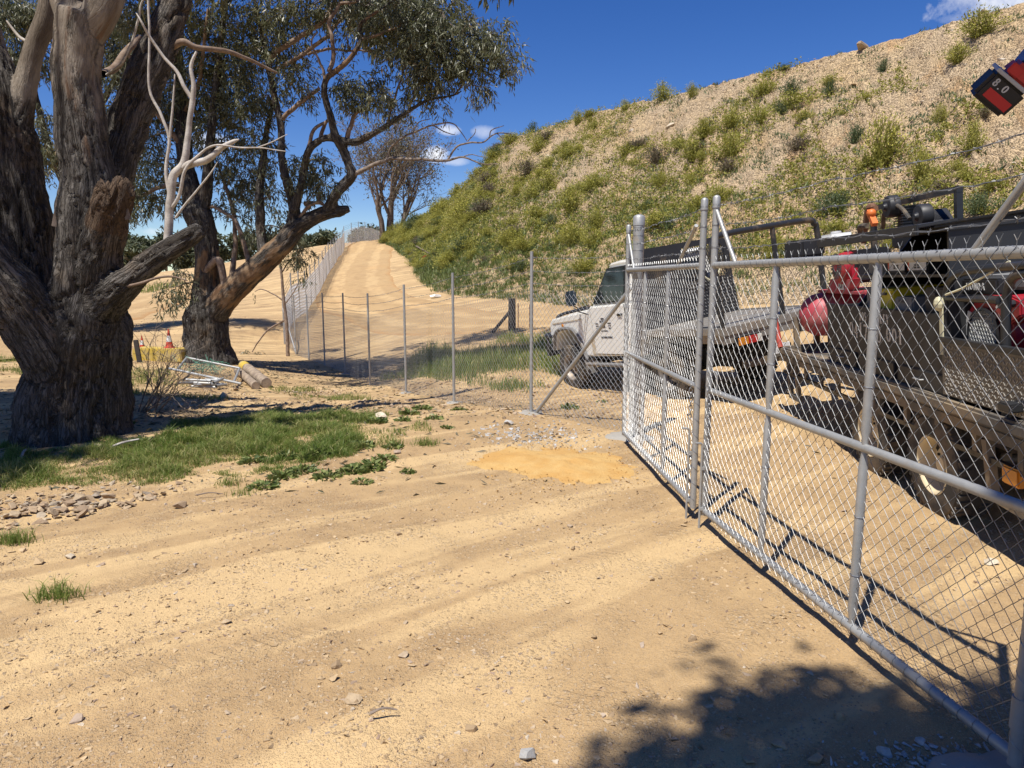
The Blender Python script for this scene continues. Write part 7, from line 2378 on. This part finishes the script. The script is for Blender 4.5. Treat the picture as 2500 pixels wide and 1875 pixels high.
for s in (1, -1):
    MB().box((.34, s * .965, .865), (5.2, .07, .085)).build("side_rail", [M['dusty_steel']], tr, bevel=.018)
    MB().box((.34, s * .945, .775), (5.2, .05, .075)).build("side_channel", [M['dusty_steel']], tr, bevel=.006)
    MB().box((.34, s * .93, .60), (5.2, .03, .035)).build("lower_rail", [M['black_steel']], tr)
    for k in range(11):
        MB().box((-2.1 + k * .47, s * .93, .68), (.05, .03, .16)).build("rail_upright", [M['dusty_steel']], tr)
MB().box((2.92, 0, .84), (.08, 1.9, .12)).build("front_beam", [M['dusty_steel']], tr, bevel=.008)
for y in (.55, .78):
    MB().box((2.90, y, 1.06), (.05, .06, .36)).build("front_post", [M['rust'] if y < .7 else M['dusty_steel']], tr)
m = MB().bar((2.75, .93, .74), (2.70, .93, .34), .045).bar((2.45, .93, .74), (2.42, .93, .34), .045).bar((2.72, .93, .34), (2.40, .93, .34), .05)
m.build("stand_leg", [M['dusty_steel']], tr)
MB().bar((2.9, .35, .66), (4.0, 0, .56), .08, .08).bar((2.9, -.35, .66), (4.0, 0, .56), .08, .08).box((4.05, 0, .58), (.22, .12, .10)).build("drawbar", [M['dusty_steel']], tr, bevel=.008)
m = MB().bar((-1.28, .93, .72), (-1.34, .93, .38), .05).bar((-1.34, .93, .38), (-1.75, .93, .36), .05).bar((-1.75, .93, .36), (-1.85, .93, .70), .05)
lb = m.build("step_bracket", [M['dusty_steel']], tr)
MB().box((-1.55, .935, .56), (.16, .05, .11)).build("amber_marker", [M['amber']], lb, bevel=.01)
MB().box((-1.62, 0.98, .99), (.12, .10, .05)).build("latch", [M['black_steel']], tr, bevel=.008)
MB().rod((2.84, .99, .90), (2.98, 1.0, 1.25), .032, 12).build("red_tie_bar", [M['red_steel']], tr, smooth=True)
# rack over the load
m = MB()
for (x, y) in ((1.2, -.2), (3.05, -.2)):
    m.bar((x, y, .82), (x, y, 2.42), .055)
m.bar((1.17, -.2, 2.40), (3.08, -.2, 2.40), .055).bar((1.2, -.2, 2.05), (1.7, -.2, 2.05), .04)
m.build("load_rack", [M['black_steel']], tr)

# ---- service box with its flap propped open
sv = thing("tool_box", "long black service box with white lettering and its flap propped open on the trailer", "toolbox", matrix=TM)
X0, X1 = -.84, 1.42
MB().box(((X0 + X1) / 2, .91, 1.235), (X1 - X0, .03, .46)).build("front_panel", [M['black_plate']], sv, bevel=.006)
MB().box(((X0 + X1) / 2, .905, .955), (X1 - X0, .04, .10)).build("drawer_surround", [M['black_steel']], sv, bevel=.004)
for k in range(3):
    xc = X0 + .38 + k * .75
    d_ = MB().box((xc, .935, .985), (.68, .02, .13)).build("drawer", [M['black_plate']], sv, bevel=.006)
    MB().tube(np.array([(xc - .06, .945, .985), (xc - .055, .965, .985), (xc + .055, .965, .985), (xc + .06, .945, .985)]), .007, 6).build("handle", [M['galv']], d_, smooth=True)
MB().box(((X0 + X1) / 2, .945, .895), (X1 - X0 + .04, .05, .035)).build("bottom_lip", [M['dusty_steel']], sv, bevel=.006)
XU = .78                                    # the upper cupboard is shorter than the front panel
MB().box(((X0 + XU) / 2, .16, 1.45), (XU - X0, .02, 1.16)).build("back_panel", [M['black_plate']], sv)
MB().box((X0, .54, 1.45), (.02, .76, 1.16)).build("end_panel", [M['black_plate']], sv)
MB().prism([(.16, .88), (.90, .88), (.90, 1.44), (.40, 2.02), (.16, 2.02)], XU - .01, XU + .01, plane='yz').build("end_panel", [M['black_plate']], sv)
MB().box((X1, .54, 1.16), (.02, .74, .56)).build("end_panel", [M['black_plate']], sv)
MB().box(((X0 + XU) / 2, .54, 2.03), (XU - X0 + .06, .78, .03)).build("roof_panel", [M['black_plate']], sv, bevel=.005)
MB().box(((X0 + XU) / 2, .55, 1.72), (XU - X0 - .02, .66, .02)).build("shelf", [M['black_steel']], sv)
MB().box(((X0 + X1) / 2, .55, 1.40), (X1 - X0 - .02, .66, .02)).build("shelf", [M['black_steel']], sv)
fl = MB().box(((X0 + .95) / 2, 1.0, 2.07), (.95 - X0 + .08, .26, .022), rot('X', -4)).box(((X0 + .95) / 2, 1.125, 2.04), (.95 - X0 + .08, .02, .07)).build("flap", [M['black_plate']], sv, bevel=.005)
lettering("name_letter", "JOS  PILLEY", (.64, .926, 1.345), (-1, 0, 0), (0, 0, 1), .075, 'letter', sv, .62, .12)
lettering("number_digit", "0417 23 001", (.86, .926, 1.205), (-1, 0, 0), (0, 0, 1), .115, 'letter', sv, .74, .14)
for k, (x, w, h, z, mt, lab) in enumerate(((.62, .18, .20, 1.51, 'grey_plastic', "dark tool case on the lower shelf of the service box, leftmost"), (.34, .26, .20, 1.51, 'yellow_plastic', "yellow tool case on the lower shelf of the service box"), (.02, .30, .14, 1.48, 'grey_plastic', "low grey carton on the lower shelf right of the yellow case"), (-.46, .28, .22, 1.52, 'tool_black', "black case on the lower shelf at the service box's right end"),
                                   (.12, .30, .12, 1.79, 'tool_black', "left carton with a white printed label on the upper shelf"), (-.22, .30, .12, 1.79, 'tool_black', "right carton with a white printed label on the upper shelf"), (.5, .3, .16, 1.81, 'grey_plastic', "grey carton on the upper shelf of the service box"))):
    t = thing("tool_case", lab, "case", group="cases inside the service box", matrix=TM)
    MB().box((x, .62, z), (w, .42, h)).build("case", [M[mt]], t, bevel=.012)
    if 'printed' in lab:
        lb_ = MB().box((x, .832, z + .005), (w * .94, .004, h * .62)).build("printed_label", [M['label_white']], t)
        MB().box((x + w * .42, .8345, z + .005), (w * .07, .003, h * .62)).build("red_stripe", [M['tail_red']], lb_)
        for j in range(4): MB().box((x - w * .1 + (j % 2) * .05, .8345, z - .012 + .018 * (j // 2)), (.035, .003, .014)).build("print", [M['ink']], lb_)
    else:
        MB().box((x, .835, z + h * .3), (w * .3, .02, .02)).build("handle", [M['ink']], t)

# ---- petrol air compressor at the front
ac = thing("air_compressor", "petrol air compressor with faded red tank and black pump heads on the trailer's front", "compressor", matrix=TM)
tk = (2.66, .5, 1.26)
prof = [(.001, .30), (.10, .285), (.18, .235), (.235, .15), (.25, .05), (.25, -.75), (.2, -.9), (.001, -.95)]
MB().lathe(prof, 'y', tk, 32).build("air_tank", [M['faded_red']], ac, smooth=True)
MB().box((2.66, .2, .98), (.34, .5, .06)).box((2.5, .42, .90), (.05, .05, .2)).box((2.82, .42, .90), (.05, .05, .2)).build("tank_feet", [M['rust']], ac)
MB().box((2.2, .35, 1.52), (1.2, .40, .03)).prism([(2.45, 1.53), (1.85, 1.53), (1.75, 1.66), (2.35, 1.66)], .46, .56).build("engine_bracket", [M['faded_red']], ac, bevel=.005)
en = MB().box((2.0, .32, 1.78), (.42, .36, .34)).build("engine_block", [M['tool_black']], ac, bevel=.03)
MB().lathe([(.001, .07), (.09, .07), (.13, .06), (.16, .03), (.17, -.02), (.17, -.08)], 'y', (2.0, .55, 1.77), 28).prism([(2.20, 1.60), (2.26, 1.82), (2.12, 1.91), (1.84, 1.90), (1.80, 1.64)], .40, .53).build("engine_shroud", [M['red_paint']], ac, smooth=True)
m = MB()
for k in range(22):
    a = 2 * math.pi * k / 22
    m.bar((2.0 + math.cos(a) * .055, .622, 1.80 + math.sin(a) * .055), (2.0 + math.cos(a) * .135, .617, 1.80 + math.sin(a) * .135), .012, .008, up=(0, 1, 0))
m.build("recoil_slots", [M['ink']], ac)["kind"] = "stuff"
MB().box((2.60, .74, 2.02), (.60, .26, .20)).box((2.94, .74, 1.99), (.09, .22, .28)).build("air_cleaner", [M['tool_black']], ac, bevel=.03, smooth=True)
MB().box((2.15, .55, 2.10), (.36, .26, .08)).build("fuel_tank", [M['white_plastic']], ac, bevel=.03, smooth=True)
MB().lathe([(.001, .02), (.05, .02), (.055, 0)], 'z', (2.15, .55, 2.145), 16).build("fuel_cap", [M['tool_grey']], ac, smooth=True)
st_ = MB().box((2.02, .565, 1.60), (.14, .006, .10)).build("round_sticker", [M['label_white']], ac)
MB().lathe([(.022, .002), (.036, .002), (.036, -.002)], 'y', (2.02, .570, 1.60), 18).build("sticker_mark", [M['ink']], st_)
pm = MB().box((1.95, -.2, 2.02), (.6, .3, .2)).box((1.95, -.2, 1.78), (.4, .24, .4)).build("pump_body", [M['tool_black']], ac, bevel=.02)
for (cx, cz, tilt) in ((2.20, 2.22, 0), (1.62, 2.10, -42)):
    ax = np.array([math.sin(math.radians(tilt)), 0, math.cos(math.radians(tilt))])
    m = MB()
    for k in range(9):
        c = np.array([cx, -.2, cz]) + ax * (-.10 + k * .028)
        m.box(c, (.19, .20, .012), rot('Y', tilt))
    m.box(np.array([cx, -.2, cz]), (.13, .14, .26), rot('Y', tilt))
    m.build("cooling_fins", [M['tool_black']], ac)
    c = np.array([cx, -.03, cz]) + ax * .14
    MB().lathe([(.001, .075), (.03, .075), (.035, .06), (.045, .045), (.105, .04), (.115, .025), (.115, -.06), (.10, -.07)], 'y', c, 28).build("intake_filter", [M['tool_black']], ac, smooth=True)
MB().tube(catmull(np.array([(2.55, -.1, 2.16), (2.4, -.05, 2.30), (2.28, -.05, 2.32)]), 6), .022, 8).tube(catmull(np.array([(2.08, -.05, 2.36), (1.95, -.05, 2.30), (1.82, -.05, 2.2)]), 6), .02, 8).tube(catmull(np.array([(2.9, 0, 2.1), (2.8, .05, 2.2), (2.6, .05, 2.2)]), 6), .03, 8).build("hose", [M['rubber']], ac, smooth=True)
MB().bar((2.98, -.05, 2.02), (2.84, -.05, 2.36), .05, .05).bar((2.84, -.05, 2.36), (2.60, -.05, 2.38), .05, .05).build("rusty_arm", [M['rust']], ac)
MB().bar((2.66, .0, 2.36), (2.52, .0, 2.20), .06, .05).ball((2.6, 0, 2.33), .05).build("orange_fitting", [M['orange']], ac, smooth=True)
MB().ball((2.72, -.05, 2.40), (.10, .05, .05), 8, 6).build("hook_chain", [M['rust']], ac)

# ---- generator behind the checker-plate box
ge = thing("generator", "petrol generator with red engine and round mesh cover in a black tube frame", "generator", matrix=TM)
gy = .86
for y in (gy + .06, .10):
    MB().tube(catmull(np.array([(-.80, y, .85), (-.80, y, 1.4), (-.82, y, 1.62), (-.92, y, 1.72), (-1.2, y, 1.76), (-1.75, y, 1.78)]), 6), .026, 10).tube(catmull(np.array([(-1.46, y, .85), (-1.46, y, 1.45), (-1.48, y, 1.63), (-1.56, y, 1.72), (-1.80, y, 1.74)]), 6), .026, 10).rod((-.80, y, 1.58), (-1.40, y, 1.58), .024, 10).build("frame_hoop", [M['black_steel']], ge, smooth=True)
for x in (-.80, -1.4):
    MB().rod((x, .10, 1.55), (x, gy + .06, 1.55), .022, 8).build("cross_tube", [M['black_steel']], ge, smooth=True)
gc = np.array([-1.06, gy - .04, 1.34])
MB().box((-1.1, .48, 1.30), (.46, .46, .5)).box((-1.08, gy - .12, 1.52), (.48, .12, .12)).build("engine_block", [M['tool_black']], ge, bevel=.03)
pp = [(-.84, 1.06), (-.80, 1.30), (-.86, 1.50), (-.98, 1.60), (-1.12, 1.58), (-1.16, 1.56), (-1.30, 1.46), (-1.36, 1.25), (-1.36, 1.06)]
MB().prism(pp, gy - .16, gy - .05).build("red_cowl", [M['red_paint']], ge, smooth=True, bevel=.02)
MB().prism([(-1.20, 1.50), (-1.34, 1.60), (-1.46, 1.57), (-1.46, 1.48), (-1.34, 1.42)], gy - .14, gy - .02).build("red_filter_lid", [M['red_paint']], ge, bevel=.01)
MB().lathe([(.165, -.01), (.175, .015), (.160, .02), (.155, .005)], 'y', gc, 32).build("grille_rim", [M['tool_black']], ge, smooth=True)
MB().lathe([(.158, .0), (.001, .0)], 'y', gc, 32).build("grille_back", [M['ink']], ge)
P0, P1 = [], []
for k in range(-14, 15):
    d = k * .0265
    if abs(d) >= .155: continue
    hl = math.sqrt(.155 ** 2 - d * d)
    for vv in ((1, 0, .0), (.5, 0, .866), (-.5, 0, .866)):
        v = np.array(vv); w_ = np.array([-v[2], 0, v[0]])
        P0.append(gc + w_ * d - v * hl + [0, .008, 0]); P1.append(gc + w_ * d + v * hl + [0, .008, 0])
V, Q = prisms(np.array(P0), np.array(P1), .0045, 4); link("grille_mesh", mesh_from("grille_mesh", V, Q), M['galv'], ge)
MB().box((-1.02, gy - .045, 1.645), (.42, .05, .10)).build("engine_top_cover", [M['tool_black']], ge, bevel=.012)
lettering("maker_letter", "HONDA", (-.90, gy - .018, 1.625), (-1, 0, 0), (0, 0, 1), .042, 'label_white', ge, .9, .12)
s1 = MB().box((-1.26, gy - .045, 1.50), (.11, .008, .13), rot('Y', 35)).build("warning_sticker", [M['label_white']], ge)
MB().box((-1.26, gy - .040, 1.47), (.05, .006, .05), rot('Y', 35)).build("sticker_print", [M['ink']], s1)
MB().box((-.87, gy - .045, 1.40), (.05, .008, .16), rot('Y', -18)).build("small_sticker", [M['label_white']], ge)
MB().box((-1.15, .45, 1.66), (.62, .56, .09)).build("grey_lid", [M['grey_plastic']], ge, bevel=.02)
MB().box((-1.66, .60, 1.30), (.28, .40, .36)).build("alternator", [M['grey_plastic']], ge, bevel=.03)
MB().tube(catmull(np.array([(-.86, gy + .09, 1.60), (-1.1, gy + .08, 1.66), (-1.5, gy + .06, 1.80)]), 4), .008, 5).build("strap", [M['strap']], ge)
MB().bar((-.80, gy + .09, 1.58), (-.82, gy + .10, 1.20), .04, .008, up=(0, 1, 0)).ball((-.79, gy + .10, 1.54), (.045, .03, .05), 8, 6).build("ratchet_strap", [M['strap']], ge)

cb_ = thing("checker_box", "low checker-plate side box on the trailer in front of the generator", "box", matrix=TM)
MB().box((-1.46, .945, 1.11), (1.30, .02, .36)).build("front_plate", [M['checker']], cb_)
MB().box((-1.46, .955, 1.305), (1.32, .05, .035)).build("top_rim", [M['black_steel']], cb_, bevel=.004)
MB().box((-1.46, .12, 1.08), (1.30, .02, .3)).box((-.81, .53, 1.08), (.02, .82, .3)).box((-2.1, .53, 1.08), (.02, .82, .3)).build("side_plate", [M['checker']], cb_)
m = MB(); k = 0
for i, x in enumerate(np.arange(-.85, -2.09, -.031)):
    for j, z in enumerate(np.arange(.945, 1.28, .031)):
        m.box((x, .956, z), (.026, .004, .007), rot('Y', 45 if (i + j) % 2 else -45))
m.build("tread_bars", [M['galv_dusty'] if 'galv_dusty' in M else M['dusty_steel']], cb_)["kind"] = "stuff"

# ---- sacks, hoses and bars farther back on the deck
for k, (c, s, mt, lab, nm, cat) in enumerate((((-1.5, -.35, 1.15), (1.2, .8, .7), 'black_plate', "black steel locker on the trailer's far side behind the generator", "steel_locker", "locker"), ((.3, -.45, 1.45), (2.1, .8, 1.3), 'black_plate', "tall black locker on the trailer's far side behind the service box", "steel_locker", "locker"))):
    t = thing(nm, lab, cat, matrix=TM)
    MB().box(c, s).build("casing", [M[mt]], t, bevel=.01)
    MB().box((c[0], c[1], c[2] + s[2] / 2 + .012), (s[0] + .04, s[1] + .04, .024)).build("lid", [M['black_steel']], t, bevel=.006)
# ---------------------------------------------------------------- cordless tool held up by a worker just outside the frame
tc = at_y(2447, 212, 1.5)            # centre of the battery
# battery axes: long side runs down to the right in view, the face looks back at the camera
cr = np.array([1.0, 0, 0]); cu = np.array([0, math.sin(PITCH), math.cos(PITCH)]); cf = np.array([0, math.cos(PITCH), -math.sin(PITCH)])
a_ = math.radians(-36)
ex = cr * math.cos(a_) + cu * math.sin(a_)                 # along the battery's printed face
ez = -cr * math.sin(a_) + cu * math.cos(a_)                # from the face up towards the handle
ey = cf
ez2 = (cr * .64 + cu * .76 - cf * .82); ez2 /= np.linalg.norm(ez2)
ex = ex - ez2 * np.dot(ex, ez2); ex /= np.linalg.norm(ex); ey = np.cross(ez2, ex); ez = ez2
if ey[1] < 0: pass
TMx = Matrix(((ex[0], ey[0], ez[0], tc[0]), (ex[1], ey[1], ez[1], tc[1]), (ex[2], ey[2], ez[2], tc[2]), (0, 0, 0, 1)))
dr = thing("cordless_driver", "red and black cordless driver held up at the right edge, battery towards the viewer", "power tool", matrix=TMx)
face = -1 if TMx.to_3x3().col[1].y > 0 else 1                # local y sign that faces the camera
bt = MB().box((0, 0, -.012), (.080, .066, .056)).build("battery", [M['tool_black']], dr, bevel=.007)
MB().box((0, face * .002, .018), (.081, .066, .007)).build("grey_trim", [M['tool_grey']], bt, bevel=.001)
MB().box((.006, 0, .035), (.060, .060, .030), taper=(.85, .9)).build("red_housing", [M['tool_red']], dr, bevel=.006)
MB().box((-.014, face * .03, .034), (.026, .006, .020)).build("release_button", [M['tool_red']], dr, bevel=.002)
MB().box((.004, face * .0335, -.020), (.056, .002, .018)).build("red_label", [M['tool_red']], bt)
lettering("capacity_lettering", "8.0", (-.028, face * .0338, -.006), (1, 0, 0), (0, 0, 1), .014, 'label_white', bt, .7, .1, .0006)
hnd = [(.014, 0, .045), (.022, 0, .08), (.030, 0, .12), (.034, 0, .155)]
MB().tube(catmull(np.array(hnd), 6), np.concatenate([np.linspace(.026, .020, 10), np.full(9, .022)]), 14).build("handle", [M['tool_black']], dr, smooth=True)
m = MB()
for k in range(4): m.box((.014 + .004 * k, face * .023, .062 + .009 * k), (.02, .004, .003))
m.build("handle_vents", [M['tool_grey']], dr)
MB().rod((-.015, 0, .185), (.15, 0, .175), .033, 16).rod((.15, 0, .175), (.19, 0, .173), .02, 12).build("motor_body", [M['tool_red']], dr, smooth=True)

# the worker: one continuous body, standing just right of the frame, right arm raised to the tool
TW = np.array(TMx @ Vector((.026, 0, .105)))
wx, wy = 1.72, 1.28
gzp = hz(wx, wy)
J = {
    'pelvis': (wx, wy, .95, .15), 'waist': (wx, wy, 1.12, .145), 'chest': (wx, wy + .02, 1.36, .165), 'neckb': (wx, wy + .02, 1.50, .085), 'neck': (wx - .01, wy + .04, 1.57, .062), 'head': (wx - .02, wy + .06, 1.67, .085), 'crown': (wx - .02, wy + .05, 1.78, .07),
    'shl': (wx - .17, wy + .03, 1.46, .075), 'ell': (wx - .10, wy + .34, 1.84, .052), 'wrl': (*(at_y(2516, 132, 1.62)), .034),
    'shr': (wx + .18, wy + .02, 1.45, .075), 'elr': (wx + .26, wy + .02, 1.18, .05), 'wrr': (wx + .22, wy + .18, .98, .034),
    'hl': (wx - .10, wy, .90, .10), 'kl': (wx - .11, wy + .03, .50, .068), 'al': (wx - .11, wy, .10, .048), 'tl': (wx - .13, wy + .18, .045, .042),
    'hr': (wx + .10, wy, .90, .10), 'kr': (wx + .12, wy + .03, .50, .068), 'ar': (wx + .12, wy - .02, .10, .048), 'tr': (wx + .14, wy + .16, .045, .042)}
E_ = [('pelvis', 'waist'), ('waist', 'chest'), ('chest', 'neckb'), ('neckb', 'neck'), ('neck', 'head'), ('head', 'crown'), ('chest', 'shl'), ('shl', 'ell'), ('ell', 'wrl'), ('chest', 'shr'), ('shr', 'elr'), ('elr', 'wrr'), ('pelvis', 'hl'), ('hl', 'kl'), ('kl', 'al'), ('al', 'tl'), ('pelvis', 'hr'), ('hr', 'kr'), ('kr', 'ar'), ('ar', 'tr')]


def skin_body(name, joints, edges, root, mat, parent, sub=2):
    me = bpy.data.meshes.new(name); ks = list(joints)
    me.from_pydata([joints[k][:3] for k in ks], [(ks.index(a), ks.index(b)) for a, b in edges], []); me.update()
    o = bpy.data.objects.new(name, me); COL.objects.link(o)
    o.modifiers.new("skin", 'SKIN')
    for i, k in enumerate(ks):
        me.skin_vertices[0].data[i].radius = (joints[k][3], joints[k][3]); me.skin_vertices[0].data[i].use_root = (k == root)
    sb_ = o.modifiers.new("sub", 'SUBSURF'); sb_.levels = sub; sb_.render_levels = sub
    dg = bpy.context.evaluated_depsgraph_get()
    m2 = bpy.data.meshes.new_from_object(o.evaluated_get(dg)); bpy.data.objects.remove(o)
    m2.polygons.foreach_set("use_smooth", np.full(len(m2.polygons), True))
    m2.materials.clear()
    for x_ in (mat if isinstance(mat, list) else [mat]): m2.materials.append(x_)
    return link(name, m2, None, parent)


wk = thing("person", "worker just outside the right edge, only a blue sleeve showing, holding up the driver", "person", (wx, wy, gzp), world=True)
skin_body("body", J, E_, 'pelvis', M['blue_cloth'], wk)
# the raised left hand: palm and five fingers closed round the handle
hz_ = np.array(ez); hx_ = np.array(ex); hy_ = np.array(ey) * -face
hand = {'w': (*(TW + hx_ * .075 - hz_ * .02), .026), 'p': (*(TW + hx_ * .045), .030)}
ed = [('w', 'p')]
for k in range(4):
    o_ = hz_ * (.030 - .020 * k)
    hand['f%da' % k] = (*(TW + o_ + hx_ * .032 - hy_ * .022), .0105); hand['f%db' % k] = (*(TW + o_ - hx_ * .006 - hy_ * .034), .0095); hand['f%dc' % k] = (*(TW + o_ - hx_ * .034 - hy_ * .014), .0085); hand['f%dd' % k] = (*(TW + o_ - hx_ * .030 + hy_ * .012), .0075)
    ed += [('p', 'f%da' % k), ('f%da' % k, 'f%db' % k), ('f%db' % k, 'f%dc' % k), ('f%dc' % k, 'f%dd' % k)]
hand['ta'] = (*(TW + hx_ * .036 + hy_ * .026 + hz_ * .012), .012); hand['tb'] = (*(TW + hx_ * .004 + hy_ * .036 + hz_ * .026), .0105); hand['tc'] = (*(TW - hx_ * .022 + hy_ * .030 + hz_ * .034), .0085)
ed += [('p', 'ta'), ('ta', 'tb'), ('tb', 'tc')]
skin_body("raised_hand", hand, ed, 'p', M['skin'], wk, 2)
# loose blue sleeve, dark trousers and hair as clothing of the figure
sl = catmull(np.array([(*J['shl'][:3], .10), (*J['ell'][:3], .082), (*(np.array(J['wrl'][:3]) * .75 + np.array(J['ell'][:3]) * .25), .066), (*J['wrl'][:3], .050)]), 7)
sR = sl[:, 3] * (1 + .06 * np.sin(np.arange(len(sl)) * 1.9))
V, Q = tube_arrays(sl[:, :3], sR, 18); link("sleeve", mesh_from("sleeve", V, Q, smooth=True), M['blue_cloth'], wk)
for s in ('l', 'r'):
    L = catmull(np.array([(*J['h' + s][:3], .125), (*J['k' + s][:3], .09), (*J['a' + s][:3], .072)]), 6)
    V, Q = tube_arrays(L[:, :3], L[:, 3], 16); link("trouser_leg", mesh_from("trouser_leg", V, Q, smooth=True), M['grey_plastic'], wk)
MB().ball((wx - .02, wy + .04, 1.77), (.10, .115, .09), 16, 10).build("cap", [M['blue_cloth']], wk, smooth=True)
MB().ball((wx - .03, wy + .085, 1.665), (.078, .075, .10), 14, 10).ball((wx - .045, wy + .165, 1.655), (.014, .02, .022), 8, 6).build("face", [M['skin']], wk, smooth=True)
